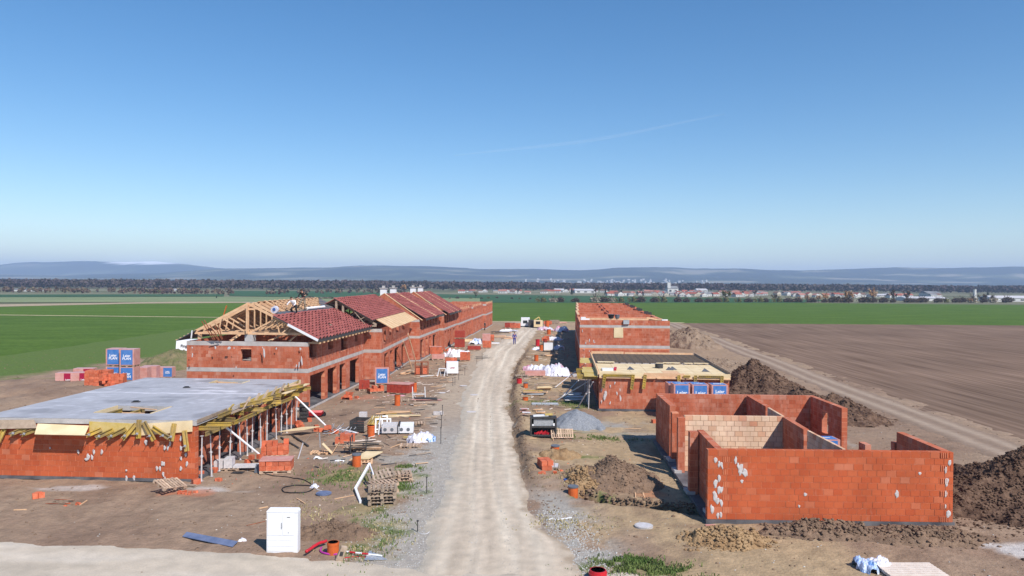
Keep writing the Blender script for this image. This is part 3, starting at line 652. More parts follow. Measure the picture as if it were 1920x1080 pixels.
# ---------------------------------------------------------------- R2: single storey with timber deck, right
o = G(1125, 768); o.z = 0
r2 = House('deck_house', 'single storey brick house under a plywood formwork deck with yellow perforated brackets', (6.49, 55.1, 0), STR, 1)
r2.box('foundation_slab', -.08, 9.6, -.08, 15.2, 0, .16, 'plinth')
r2.wall((0, 0), (9.45, 0), .16, 2.66, .3)
r2.wall((0, .32), (0, 15), .16, 2.66, .3, inward=-1, holes=[(1, 3.4, .16, 2.4), (4.6, 6.2, .16, 2.4), (7.4, 9, .9, 2.4), (10.5, 13, .16, 2.4)])
r2.wall((9.15, .32), (9.15, 15), .16, 2.66, .3, inward=-1, mode='flat')
r2.wall((.32, 14.7), (9.1, 14.7), .16, 2.66, .3, mode='flat')
r2.flush()
splats(r2.e, [(1080+a/6, 620+b/6, c, d_) for a, b, c, d_ in ((330,720,2.2,2.2),(500,760,1.6,2.4),(545,630,1,1.3),(437,590,1,1),(460,705,1,1.2),(495,665,.8,1.1),(385,625,.8,1),(290,665,.8,1.2),(287,800,.8,1.2),(383,815,.9,1),(530,812,.9,1),(852,705,1,1.3),(320,755,1.6,1.6),(510,780,1.4,1.4),(665,860,.8,.8),(797,762,1.6,.4),(740,722,4,.3))], 55.0, w=.15, h=.32)
dk = r2.box('deck_slab', -.06, 9.55, -.08, 15.2, 2.66, 2.72, 'wood')
# plywood sheets on the near half, reinforcement over joists on the far half
for i in range(8):
    for j in range(3):
        x0 = .05+i*1.19; y0 = .12+j*2.3
        q = r2.box('plywood_sheet', x0+.01, x0+1.18, y0+.01+random.uniform(0, .02), y0+2.29, 2.722, 2.742+random.uniform(0, .006), random.choice(['woodp', 'woodp', 'wood'] if i % 3 == 1 else ['woodp']))
r2.box('underlay_board', .05, 9.5, 7.25, 15.1, 2.722, 2.735, 'bandc')
m = MB()
for i in range(46): m.box(.15+i*.2, .162+i*.2+.012, 7.3, 15.0, 2.77, 2.79)
for i in range(40): m.box(.1, 9.4, 7.4+i*.19, 7.42+i*.19, 2.79, 2.81)
m.build('reinforcement_mesh', M('dark_rebar', (.09, .065, .05), (.17, .13, .10), 9), r2.e, kind='stuff')
m = MB()
for i in range(15): m.box(.1+i*.63, .22+i*.63, 7.3, 15.0, 2.735, 2.80)
m.build('rib_joist', MAT['dark'], r2.e, kind='stuff')
for (a0, a1, b0, b1) in ((0.2, 1.6, 6.9, 7.6), (5.6, 7.0, 6.9, 7.5), (7.3, 8.0, 6.8, 7.3), (8.1, 9.3, 6.9, 7.4), (5.0, 5.6, 6.7, 7.0)): r2.box('yellow_board', a0, a1, b0, b1, 2.84, 2.87, 'woodp')
# edge boards
for a0, a1, z0, mt in ((0, 3.2, 2.72, 'woodp'), (3.25, 6.2, 2.72, 'wood'), (6.25, 9.5, 2.72, 'woodp')): r2.box('edge_board', a0, a1, -.11, -.08, z0-.24, z0+.14, mt)
for a0, a1 in ((0, 2.3), (2.4, 4.1), (4.2, 6.2), (6.3, 9.5)): r2.box('waler_board', a0, a1, -.19, -.115, 2.44, 2.50, 'wood')
r2.box('edge_board', 9.5, 9.54, 0, 15.1, 2.5, 2.98, 'woodo'); r2.box('edge_board', -.12, -.08, 0, 15.1, 2.5, 2.9, 'woodp')
r2.box('edge_board', 0, 3.0, 15.14, 15.18, 2.6, 3.0, 'wood'); r2.box('edge_board', 3.1, 9.4, 15.14, 15.18, 2.6, 2.95, 'wood')
def perforated(L, w=.22):
    m = MB(); m.box(-w/2, -w/2+.04, -.02, .02, 0, L).box(w/2-.04, w/2, -.02, .02, 0, L); n = int(L/.16)
    for i in range(n+1): m.box(-w/2+.04, w/2-.04, -.016, .016, i*L/n-.028 if i else 0, min(L, i*L/n+.028))
    m.box(-w/2, w/2, .02, .035, 0, L, .3); return m
pbm = perforated(1.05).mesh('perforated_bracket', MAT['beam']); pbr = perforated(2.2, .16).mesh('perforated_rail', MAT['beam'])
for px, L in ((1131, 1), (1184, 1.05), (1206, 1), (1271, .85), (1301.5, .9), (1350, .95)):
    p = AT(px, 697, 54.9); q = Matrix.Rotation(-STR, 3, 'Z') @ (p-Vector((6.49, 55.1, 0)))
    inst(pbm, 'bracket', r2.e, (q.x, -.24, 2.72-1.02*L), 0, (1.05, 1, L), rot=(0, R(random.uniform(3, 9)) if px < 1250 else 0.02, 0))
for a0, a1 in ((.25, 2.5), (6.1, 6.6), (7.2, 9.0)):
    o_ = inst(pbr, 'rail', r2.e, (a0, -.215, 2.66), 0, None, rot=(0, R(90), 0)); o_.scale = (1, 1, (a1-a0)/2.2)
# small things standing on the deck
t = thing('vent_pipe', 'short black round duct lying on the pale plywood deck', 'duct'); t.location = Vector((6.49, 55.1, 0)) + Matrix.Rotation(STR, 3, 'Z') @ Vector((4.9, 4.2, 2.75)); MB().cyl((0, 0, 0), .32, .32, 14).build('shell', MAT['dark'], t); MB().cyl((0, 0, .32), .27, .01, 14).build('cap', MAT['black'], t)
m = MB()
for i, (a, b) in enumerate(((2.6, 2.9), (5.6, 3.0), (5.9, 3.3), (8.2, 2.3))):
    m.add([(a-.35, b-.1, 2.76), (a+.25, b-.2, 2.76), (a, b+.4, 2.76), (a-.1, b+.1, 3.0)], [(0, 1, 3), (1, 2, 3), (2, 0, 3), (0, 2, 1)])
m.build('lifted_sheet', MAT['membrane'], r2.e)
t = thing('paper_sacks', 'white folded sack lying at the left edge of the plywood deck', 'sack', tuple(Vector((6.49, 55.1, 0))+Matrix.Rotation(STR, 3, 'Z') @ Vector((.8, 2.2, 2.75))))
MB().box(-.5, .5, -.35, .35, 0, .14).build('sack', MAT['white'], t); MB().bar((.45, -.4, .1), (.6, .4, .16), .2, .12).build('strap', MAT['red'], t)
# left working platform: yellow boards and beams
for i, (b0, b1, a0) in enumerate(((.1, 2.0, -1.1), (2.2, 4.2, -1.2), (4.4, 6.0, -1.1), (9, 11, -1.2), (11.3, 13.4, -1.1))): r2.box('platform_board', a0, -.13, b0, b1, 2.5+.03*(i % 2), 2.55+.03*(i % 2), 'woody')
hb = Hbeam(1.5).mesh('formwork_beam', MAT['beam'])
for i in range(9):
    o_ = inst(hb, 'formwork_beam', r2.e, (-.1, .4+i*.65, 2.28), R(90+random.uniform(-8, 8)))
for b_ in (.6, 2.4, 4.2, 9.5): prop_between(r2.e, (-.75, b_, .02), (-.7, b_, 2.28))
for (ax, ay, bx, by, zb) in ((1040, 727, 1108, 674, 2.6), (1050, 748, 1108, 690, 2.5), (1042, 752, 1118, 706, 2.3), (1083, 765, 1112, 716, 2.3)):
    a_ = GP(ax, ay); b_ = G(bx, by, zb); t = thing('push_pull_prop', {1040: 'farthest slanting steel brace', 1050: 'second slanting steel brace', 1042: 'slanting steel brace ending at a ground plate', 1083: 'steepest slanting steel brace, in the shade'}[ax]+' left of the deck house', 'brace', tuple(a_), 0, 'braces left of the deck house')
    prop_between(t, (0, 0, 0), tuple(b_-a_), 'tube', .035)
    MB().box(-.15, .15, -.12, .12, 0, .05).build('foot_plate', MAT['dark'], t)

# ---------------------------------------------------------------- R3: long two storey block, right
def concrete_band(Hs, p0, p1, z0, z1, t=.31, inward=1, name='ring_beam', e=.006):
    a = Vector((p0[0]*Hs.s, p0[1], 0)); b = Vector((p1[0]*Hs.s, p1[1], 0)); d = (b-a).normalized(); n = Vector((-d.y, d.x, 0))*inward
    m = MB(); P = a-d*e-n*e
    if inward > 0: m.obox((P.x, P.y, z0), b-a+d*2*e, n*(t+e), (0, 0, z1-z0))
    else:
        P = a-d*e+n*t; m.obox((P.x, P.y, z0), b-a+d*2*e, -n*(t+e), (0, 0, z1-z0))
    return m.build(name, MAT['bandc'], Hs.e)
r3 = House('two_storey_block', 'first unit of the right-hand two storey block with blank gable wall and boarded window', (7.03, 77.1, 0), STR, 1, group='units of the right-hand terrace')
fw = r3.wall((0, 0), (9.2, 0), .1, 2.72, .3); concrete_band(r3, (0, 0), (9.2, 0), 2.72, 3.02)
r3.wall((0, 0), (9.2, 0), 3.02, 4.82, .3, holes=[(3.55, 4.4, 3.85, 4.82)]); concrete_band(r3, (0, 0), (9.2, 0), 4.82, 5.08)
r3.wall((0, 0), (9.2, 0), 5.08, 5.58, .3)
r3.box('plywood_cover', 3.5, 4.45, -.05, -.02, 3.8, 4.84, 'woodp')
r3.box('timber_plate', .1, 8.6, 1.4, 1.75, 5.55, 5.72, 'wood')
for b0, b1 in ((.32, 14.2),):
    r3.wall((0, b0), (0, b1), .1, 2.72, .3, inward=-1, holes=[(1, 3, .1, 2.4), (4, 5.2, .1, 2.4), (6.5, 9, .1, 2.4), (10.5, 12, .1, 2.4)])
    concrete_band(r3, (0, b0), (0, b1), 2.72, 3.02, inward=-1)
    r3.wall((0, b0), (0, b1), 3.02, 5.3, .3, inward=-1, holes=[(2, 3.2, 3.9, 4.9), (5, 6.2, 3.9, 4.9), (9, 10.2, 3.9, 4.9)])
    r3.wall((8.9, b0), (8.9, b1), .1, 5.5, .3, inward=-1, mode='flat')
r3.wall((.32, 7.3), (8.85, 7.3), 3.02, 5.6, .25)
r3.wall((.32, 13.9), (8.85, 13.9), .1, 5.6, .3, mode='flat')
r3.box('floor_slab', .31, 8.85, .31, 13.8, 2.75, 2.98, 'conc')
r3.box('ceiling_slab', .31, 8.85, .31, 6.9, 4.9, 5.2, 'conc')
r3.flush()
splats(r3.e, [(940+a/6, 560+b/6, c, d_) for a, b, c, d_ in ((1238,370,2.4,4),(1225,395,1.2,1.6),(1388,370,1.4,2.6),(1410,335,2,1),(1447,395,1.2,2),(1480,435,1.8,1),(1525,330,1,.8),(1627,372,1,1.1),(1780,465,1,1.4),(992,470,1,1.8),(1040,480,1,1.6),(1052,492,.8,.8),(950,500,1,.9),(912,360,.8,1.4),(930,570,.8,1),(990,590,.8,.8),(1435,580,1.3,1.5),(1778,580,.8,1),(1815,570,.8,.8),(930,660,.8,1.3),(955,700,.8,1),(1735,415,1,.7),(1712,408,.8,.6))], 77.0, w=.15, h=.3)
b0 = 14.3; U = Matrix.Rotation(STR, 3, 'Z'); base = Vector((7.03, 77.1, 0))
for i in range(4):
    L = 13.2; org = base+U @ Vector((0.25*i, b0+i*(L+.05), 0)); w_ = 9.4
    u = House('two_storey_block', ('second', 'third', 'fourth', 'farthest')[i]+' unit of the right-hand terrace, roofless with bare cross walls', tuple(org), STR, 1, group='units of the right-hand terrace')
    for z0, z1, hs in ((.1, 2.72, [(1, 3, .1, 2.4), (4, 5.2, .1, 2.4), (7, 9, .1, 2.4)]), (3.02, 5.45, [(2, 3, 3.9, 4.9), (5, 6, 3.9, 4.9), (9, 10, 3.9, 4.9)])):
        u.wall((0, .32), (0, L), z0, z1, .3, inward=-1, holes=hs, mode='flat')
    concrete_band(u, (0, .32), (0, L), 2.72, 3.02, inward=-1)
    u.wall((0, 0), (w_, 0), .1, 5.5, .3, mode='flat', holes=[(3.9, 4.4, 4.6, 5.5)]); u.wall((w_-.3, .32), (w_-.3, L), .1, 5.5+random.uniform(-.1, .1), .3, inward=-1, mode='flat')
    u.wall((.32, 6.4), (3.6, 6.4), 3.0, 5.5, .25, mode='flat'); u.wall((4.6, 6.4), (w_-.35, 6.4), 3.0, 5.5-.1*(i % 2), .25, mode='flat')
    u.wall((4.4, .34), (4.4, 6.3), 3.0, 5.4, .2, inward=-1, mode='flat')
    u.wall((4.1, 6.8), (4.1, L), 3.0, 5.4, .2, inward=-1, mode='flat')
    if i == 3: u.wall((.31, L-.3), (w_-.31, L-.3), .1, 5.5, .3, mode='flat')
    u.box('floor_slab', .31, w_-.31, .31, L-.31, 2.75, 2.98, 'conc')
    for k in range(3): u.box('chimney_block', w_-.5-random.uniform(0, .3), w_-.15, 2+k*3.5, 2.3+k*3.5, 5.45, 5.8, 'dark') if k < 2 else None
    u.box('wall_plate', .0, .3, .4, L-.3, 5.451, 5.55, 'wood')
# tools on top of the first unit
def on(base_, a, b, z): return tuple(Vector(base_)+U @ Vector((a, b, z)))
B3 = (7.03, 77.1, 0)
t = thing('mortar_tub', 'black mortar tub tipped on the timber plate of the right-hand terrace', 'tub', on(B3, 3.3, 1.55, 5.72)); MB().tube([(0, 0, 0), (0, 0, .42)], [.25, .36], 10).build('shell', MAT['black'], t); MB().bar((-.33, 0, .42), (.33, 0, .42), .03).build('handle', MAT['steel'], t)
t = thing('mixing_bucket', 'grey bucket beside the black mortar tub on the terrace wall', 'bucket', on(B3, 3.95, 1.5, 5.72)); MB().tube([(0, 0, 0), (0, 0, .38)], [.2, .28], 10).build('shell', MAT['grey'], t); MB().tube([(0, 0, .38), (.1, 0, .5), (0, 0, .38)], .012, 4).build('handle', MAT['steel'], t)
t = thing('work_platform', 'small grey steel box hooked over the gable top below the mortar tubs', 'box', on(B3, 4.75, -.2, 5.2)); MB().box(-.3, .3, 0, .18, 0, .42).build('shell', MAT['steel'], t); MB().box(-.25, .25, .03, .15, .42, .44).build('lid', MAT['dark'], t)
t = thing('white_sacks', 'white sacks on the left corner of the terrace gable top', 'sacks', on(B3, .5, .3, 5.58)); MB().box(-.4, .1, -.2, .2, 0, .3).box(.1, .5, -.15, .2, 0, .15).build('sack', MAT['white'], t)
t = thing('timber_offcuts', 'pale timber offcuts on the right top corner of the terrace gable', 'timber', on(B3, 7.6, 1.0, 5.56)); MB().bar((-.7, 0, .3), (.6, .2, .05), .14).bar((-.3, .3, .1), (.9, .1, .1), .16).build('plank', MAT['wood'], t); MB().box(.9, 1.5, -.2, .1, 0, .12).build('sack', MAT['white'], t)

# ---------------------------------------------------------------- L1: concrete slab on props, front left
LO = Vector((-14.76, 34.9, 0)); S1 = STR*.75
l1 = House('slab_house', 'low brick house under a flat grey concrete slab edged with yellow formwork', tuple(LO), S1, -1)
U1 = Matrix.Rotation(S1, 3, 'Z')
def loc1(px, py, b):   # photo pixel on the vertical plane b metres behind the front wall -> local coordinates
    n = U1 @ Vector((0, 1, 0)); p0 = LO+n*b; d = ray(px, py); c = Vector((0, 0, CAMZ)); t = (p0-c).dot(n)/d.dot(n); return U1.inverted() @ (c+d*t-LO)
l1.wall((10.2, 0), (0, 0), .14, 2.64, .3, mode='obj', inward=1) if False else None
# front wall as seen: bricks run from the street corner to the left
wf = l1.wall((0, 0), (10.4, 0), .14, 2.64, .30, mode='obj', inward=-1)
l1.box('foundation_slab', -.05, 10.5, -.05, 14.4, 0, .14, 'plinth')
holes = []; x = .5
ops = [(1.0, 2.2), (3.2, 5.2), (6.2, 8.0), (9.0, 10.4), (11.4, 13.2)]
l1.wall((.95, .34), (.95, 14.2), .14, 2.64, .3, inward=1, holes=[(a, b, .14, 2.35) for a, b in ops])
l1.wall((10.1, .34), (10.1, 14.2), .14, 2.64, .3, inward=1, mode='flat')
l1.wall((.97, 14.1), (10.1, 14.1), .14, 2.64, .3, inward=-1, mode='flat')
l1.wall((1.3, 6.9), (9.9, 6.9), .14, 2.60, .2, inward=-1, mode='flat')
for b_ in (2.6, 5.6, 8.5, 10.9): l1.wall((0.0, b_), (.4, b_), .14, 2.35, .4, inward=-1) if b_ in (5.6, 8.5) else l1.wall((.1, b_), (.5, b_), .14, 1.6, .3, inward=-1)
l1.wall((.0, 13.4), (.9, 13.4), .14, 2.6, .35, inward=-1)
l1.flush()
splats(l1.e, [(a/4, 660+b/4, c, d_) for a, b, c, d_ in ((587,748,1,1.1),(703,748,1,1.2),(763,750,1,1.2),(660,788,1.4,1.5),(690,790,1,1.2),(645,805,1.4,.6),(1095,678,1.5,1.2),(1235,720,1,1.1),(1258,720,1,1.1),(1275,690,1,1),(1356,650,1,1.1),(1357,722,1,1.1),(1358,798,1,1),(1356,875,1,1.1),(1401,838,1,1.2),(1216,838,1,1),(1230,838,1,1.1),(1176,873,1,1.1),(1199,875,1,1.1),(1224,918,1,1.2),(1234,955,1,1.2),(1005,945,1.1,1.2),(948,950,1,1.2),(1297,958,1,1.1),(1316,965,1,1.1),(947,888,.8,.5),(1393,770,1.2,.8),(375,720,.7,.5))], lambda px: 34.86-.05*(AT(px, 850, 34.8).x+14.76), w=.17, h=.3)
# concrete slab with two stair openings
HB = [(3.0, 5.9, 1.5, 3.6), (3.0, 5.2, 12.4, 13.7)]   # a0,a1,b0,b1
def slab_cells():
    A = sorted({-.05, 10.5}|{h[0] for h in HB}|{h[1] for h in HB}); B = sorted({-.05, 14.6}|{h[2] for h in HB}|{h[3] for h in HB}); m = MB()
    for i in range(len(B)-1):
        for j in range(len(A)-1):
            ca, cb = (A[j]+A[j+1])/2, (B[i]+B[i+1])/2
            if any(h[0] < ca < h[1] and h[2] < cb < h[3] for h in HB): continue
            m.box(-A[j+1], -A[j], B[i], B[i+1], 2.66, 2.895)
    return m
slab_cells().build('roof_slab', MAT['conc'], l1.e)
# screeded top sheet with lime streaks (real stains)
xs_ = np.arange(-10.5, .051, .12); ys_ = np.arange(-.05, 14.61, .12)
def slabz(X, Y): return X*0+2.9+.004*fbm(X*3, Y*3, 4, 2)
def slabc(X, Y, Z):
    c = np.zeros(X.shape+(3,))+np.array((.385, .375, .395)); n = fbm(X*.5, Y*.9, 6, 5); c = c*(1+.25*(n-.5))[..., None]
    yl = 8.2+.02*X; l_ = np.exp(-((Y-yl-(vn(X*1.2, X*0, 3)-.5)*.3)/.15)**2)*sst(.2, .5, fbm(X*1.3, Y*.2, 5, 3))
    c = mixc(c, (.66, .64, .68), l_*.95)
    s1 = np.exp(-(((X+3.3)/1.9)**2+((Y-9.4)/1.2)**2))*sst(.48, .62, fbm(X*.9, Y*3.4, 15, 4)); c = mixc(c, (.74, .72, .76), s1*1.0)
    s2 = sst(.66, .75, fbm(X*1.2, Y*3.2, 25, 4)); c = mixc(c, (.55, .54, .58), s2*.7); c = mixc(c, (.20, .19, .20), sst(.58, .72, fbm(X*.35, Y*.6, 45, 4))*.55); c = c*(1+.25*(fbm(X*4, Y*1.2, 46, 3)-.5))[..., None]
    c = mixc(c, (.20, .16, .15), np.exp(-(((X+1.6)/.5)**2+((Y-12.0)/.18)**2)))
    sm = np.exp(-((X-.62*(Y-3)+6.2)/.06)**2)*sst(.3, .6, fbm(X, Y, 35, 3))*(X < -5.5); c = mixc(c, (.52, .51, .56), sm*.8); return c
g_ = grid_obj('slab_top', xs_, ys_, slabz, slabc, M('slab_surface', (.93, .93, .93), (1.06, 1.06, 1.06), 3, attr='col', rough=.55, spec=.4, bump=.3, bscale=8), kind=None); g_.parent = l1.e
import bmesh
bm_ = bmesh.new(); bm_.from_mesh(g_.data); dl = [f for f in bm_.faces if any(h[0]-.02 < -f.calc_center_median().x < h[1]+.02 and h[2]-.02 < f.calc_center_median().y < h[3]+.02 for h in HB)]
bmesh.ops.delete(bm_, geom=dl, context='FACES'); bm_.to_mesh(g_.data); bm_.free()
for h in HB:
    m = MB()
    for (a0, a1, b0_, b1_) in ((h[0], h[0]+.04, h[2]+.04, h[3]-.04), (h[1]-.04, h[1], h[2]+.04, h[3]-.04)): m.box(-a1+.003, -a0-.003, b0_, b1_, 2.72, 2.93)
    m.build('opening_frame', MAT['woodp'], l1.e)
    for i in range(3):
        a_ = h[0]+.4+i*(h[1]-h[0]-.8)/2; o_ = inst(Hbeam(h[3]-h[2]-.12).mesh('formwork_beam', MAT['beam']), 'formwork_beam', l1.e, (-a_, h[2]+.06, 2.58+.04*(i % 2)), R(random.uniform(-6, 6)))
    m = MB()
    for i in range(3): m.bar((-h[0]-random.uniform(.1, 1.2), random.uniform(h[2]+.1, h[3]-.1), 2.7+.25*random.random()), (-h[1]+random.uniform(.1, 1.2), random.uniform(h[2]+.1, h[3]-.1), 2.72+.22*random.random()), .09, .04)
    m.build('timber_strut', MAT['wood'], l1.e, kind='stuff')
for lab, (px, py) in (('small dark duct stub in the middle of the grey slab', (255, 754)), ('small dark duct stub on the far half of the grey slab', (350, 727))):
    p = G(px, py, 2.9); t = thing('duct_stub', lab, 'duct', tuple(p), .2, 'duct stubs on the slab'); MB().box(-.2, .2, -.12, .12, 0, .04).build('collar', MAT['dark'], t); MB().box(-.12, .12, -.08, .08, .04, .09).build('pipe_mouth', MAT['black'], t)
# front formwork panels
def panel(pts, mat, name='formwork_panel', th=.03, label=None, b=-.1):
    q = [loc1(x, y, b_) for x, y, b_ in pts]; n = (q[1]-q[0]).cross(q[3]-q[0]).normalized()*th
    m = MB(); m.add([tuple(v) for v in q]+[tuple(v+n) for v in q], BOXF); o = m.build(name, MAT[mat], l1.e)
    if label: o['label'] = label
    return o
panel(((-30, 805, -.25), (71, 803, -.25), (64, 787, -.06), (-30, 788, -.06)), 'woodo', label='dark formwork panel at the left end')
panel(((65, 815, -.75), (159, 817, -.75), (167, 799, -.08), (71, 795, -.08)), 'woodp', label='pale formwork panel folded outward')
panel(((168, 812, -.06), (254, 815, -.06), (268, 795, -.05), (168, 790, -.05)), 'woody')
panel(((257, 817, -.065), (361, 809, -.065), (361, 788, -.055), (262, 795, -.055)), 'woodp')
for i, (x1, y1, x2, y2) in enumerate(((9,804,-3,829),(52,801,19,815),(69,805,41,815),(190,805,162,817),(212,806,180,821),(236,804,202,821),(255,795,230,824),(261,787,260,822),(270,791,289,826),(286,801,317,821),(327,794,322,827),(346,807,351,846))):
    a_ = loc1(x1, y1, -.14); b_ = loc1(x2, y2, -.24); L = (b_-a_).length; d_ = (b_-a_).normalized(); y_ = Vector((0, -1, 0)); y_ = (y_-d_*y_.dot(d_)).normalized(); x_ = y_.cross(d_)
    m = MB(); m.obox(a_-x_*.10-y_*.03, x_*.20, d_*L, y_*.03).obox(a_-x_*.10, x_*.035, d_*L, y_*.06).obox(a_+x_*.065, x_*.035, d_*L, y_*.06)
    o_ = m.build('clamp_beam', MAT['beam'], l1.e)
    c_ = a_.lerp(b_, .72)+y_*.03; mm = MB(); mm.tube([c_-Vector((0, 0, 0)), c_+Vector((0, -.38, 0))], .014, 6).obox(c_+Vector((-.05, -.13, -.05)), (.1, 0, 0), (0, .04, 0), (0, 0, .1)); mm.build('tie_rod', MAT['steel'], o_)
# street-side overhang: panels, beams, props
hbs = [Hbeam(L).mesh('formwork_beam', MAT['beam']) for L in (1.1, 1.5, 1.9)]
rr_ = random.Random(5)
l1.box('edge_panel', -.09, -.06, .0, 3.2, 2.76, 2.93, 'woodo'); l1.box('edge_panel', -.10, -.06, 3.3, 6.1, 2.70, 2.9, 'bandc'); l1.box('edge_panel', -.09, -.06, 6.2, 10.0, 2.66, 2.91, 'woody'); l1.box('edge_panel', -.09, -.06, 10.1, 14.5, 2.68, 2.92, 'woodp')
l1.box('platform_board', -.40, -.14, 3.0, 5.6, 2.66, 2.69, 'woodo'); l1.box('platform_board', -.65, -.42, 6.0, 9.2, 2.64, 2.67, 'woodo'); l1.box('platform_board', -.85, -.55, 9.6, 14.0, 2.70, 2.74, 'woodp'); l1.box('platform_board', -.45, -.2, 10.2, 13.4, 2.80, 2.83, 'wood')
for i in range(17):
    b_ = .3+i*.84; inst(rr_.choice(hbs), 'formwork_beam', l1.e, (-.95+rr_.uniform(-.1, .3), b_, 2.37+rr_.uniform(-.02, .03)), R(-90+rr_.uniform(-12, 12)))
for i in range(5):
    m_ = Hbeam(2.9).mesh('ledger_beam', MAT['beam']); inst(m_, 'ledger_beam', l1.e, (.35+rr_.uniform(-.05, .25), .1+i*2.85, 2.14), R(rr_.uniform(-3, 3)))
for i in range(9): inst(hbs[rr_.randrange(3)], 'formwork_beam', l1.e, (.25+rr_.uniform(0, .4), 1.5+i*1.45, 2.68+rr_.uniform(0, .1)), R(rr_.uniform(-25, 25)))
for i in range(5): m = MB(); b_ = 4.5+i*1.3; m.bar((.3, b_, 2.6), (.55, b_+.5, 3.25), .14, .04); m.build('guard_post', MAT['woodo'], l1.e)
for i in range(14):
    b_ = .12+i*1.02+rr_.uniform(-.2, .2); prop_between(l1.e, (.22+rr_.uniform(-.08, .12), b_, .03), (.25, b_, 2.16))
for i in range(16): b_ = .6+i*.85; prop_between(l1.e, (-1.9-rr_.uniform(0, 1.5), b_, .15), (-1.9-rr_.uniform(0, 1.5)*0-.2, b_, 2.64))
for lab, a_, b_, b2 in (('long white brace leaning from the slab corner down to the brick pallet', (416, 795), (500, 863), 2.2), ('long white brace leaning from the far end of the slab edge to loose bricks', (548, 738), (622, 809), 2.4)):
    p = GP(*b_); q = G(a_[0], a_[1], b2); t = thing('raking_brace', lab, 'brace', tuple(p), 0, 'raking braces at the slab house'); MB().tube([(0, 0, 0), tuple(q-p)], .055, 8).build('tube', MAT['white'], t)
    MB().box(-.12, .12, -.1, .1, 0, .06).build('foot_plate', MAT['steel'], t)

# ---------------------------------------------------------------- tiles, trusses
def tile_mesh_into(m, P, du, dv, n, w, h, tone):
    # one barrel tile course piece: black face paints the arch's shade at the lip, low channel beside
    prof = [(0, .012), (.04, .11), (.18, .17), (.42, .17), (.54, .11), (.58, .012), (1.0, .012)]
    k = len(prof); lo = [P+du*(w*a)+n*(b+.03) for a, b in prof]; hi = [P+du*(w*a)+dv*h*1.12+n*(b*.45+.006) for a, b in prof]; bt = [P+du*(w*a)+dv*.02+n*-.01 for a, b in prof]
    m.add([tuple(v) for v in lo+hi], [(i, i+1, k+i+1, k+i) for i in range(k-1)], tone)
    lip = [lo[i]-n*.028 for i in range(k)]; m.add([tuple(v) for v in lo+lip], [(i, k+i, k+i+1, i+1) for i in range(k-1)], tone)
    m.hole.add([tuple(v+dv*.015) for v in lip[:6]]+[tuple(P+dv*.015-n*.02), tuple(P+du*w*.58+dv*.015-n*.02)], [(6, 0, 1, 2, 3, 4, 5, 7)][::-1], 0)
def tiled(parent, e0, e1, rise_dir, length, name='roof_tiles', r0=0, gaps=None, w=.80, h=.30):
    """e0-e1 eave line (local), rise_dir unit vector up the slope, length of slope"""
    e0 = Vector(e0); e1 = Vector(e1); du = (e1-e0).normalized(); dv = Vector(rise_dir).normalized(); n = du.cross(dv)
    if n.z < 0: n = -n
    m = MB(); m.hole = MB(); nc = int((e1-e0).length/w); nr = int(length/h+.3); w = (e1-e0).length/nc; h = length/nr
    for r in range(nr):
        for c in range(nc):
            if gaps and gaps(c/nc, r/nr): continue
            tile_mesh_into(m, e0+du*(c*w+random.uniform(-.01, .01))+dv*(r*h), du, dv, n*(1+random.uniform(-.15, .2)), w, h, random.random())
    o = m.build(name, MAT['tile'], parent, kind='stuff'); m.hole.build('tile_arch_shade', MAT['black'], parent, kind='stuff'); return o
def sheet_on(parent, name, pts, th, mat):
    q = [Vector(p) for p in pts]; n = (q[1]-q[0]).cross(q[3]-q[0]).normalized()*-th
    if n.z > 0: n = -n
    m = MB(); m.add([tuple(v) for v in q]+[tuple(v+n) for v in q], BOXF); return m.build(name, MAT[mat], parent)
def truss(xe0, xr, zr, xe1, zb, ze, s_=.10, posts=True):
    m = MB(); w = .06; xc = xr
    m.bar((xe0, 0, zb), (xe1, 0, zb), w, .16, up=(0, 0, 1))
    m.bar((xe0-.0, 0, ze), (xr, 0, zr), w, .18); m.bar((xe1, 0, ze), (xr, 0, zr), w, .18)
    m.bar((xr, w*.6, zb), (xr, w*.6, zr-.1), .14, w)
    for sg, xe in ((-1, xe0), (1, xe1)):
        def rz(t): return xe+(xr-xe)*t, ze+(zr-ze)*t
        x5, z5 = rz(.5); x25, z25 = rz(.25)
        m.bar((x5, .01, z5), (xr, .01, zb), w, .10); m.bar((x5, -.01, z5), (xe+(xr-xe)*.45, -.01, zb), w, .08)
        m.bar((x25, 0, z25), (xe+(xr-xe)*.42, 0, zb), w, .08)
    m.bar((xr-.5, -.01, zr-.42), (xr+.5, -.01, zr-.42), w, .1)
    return m

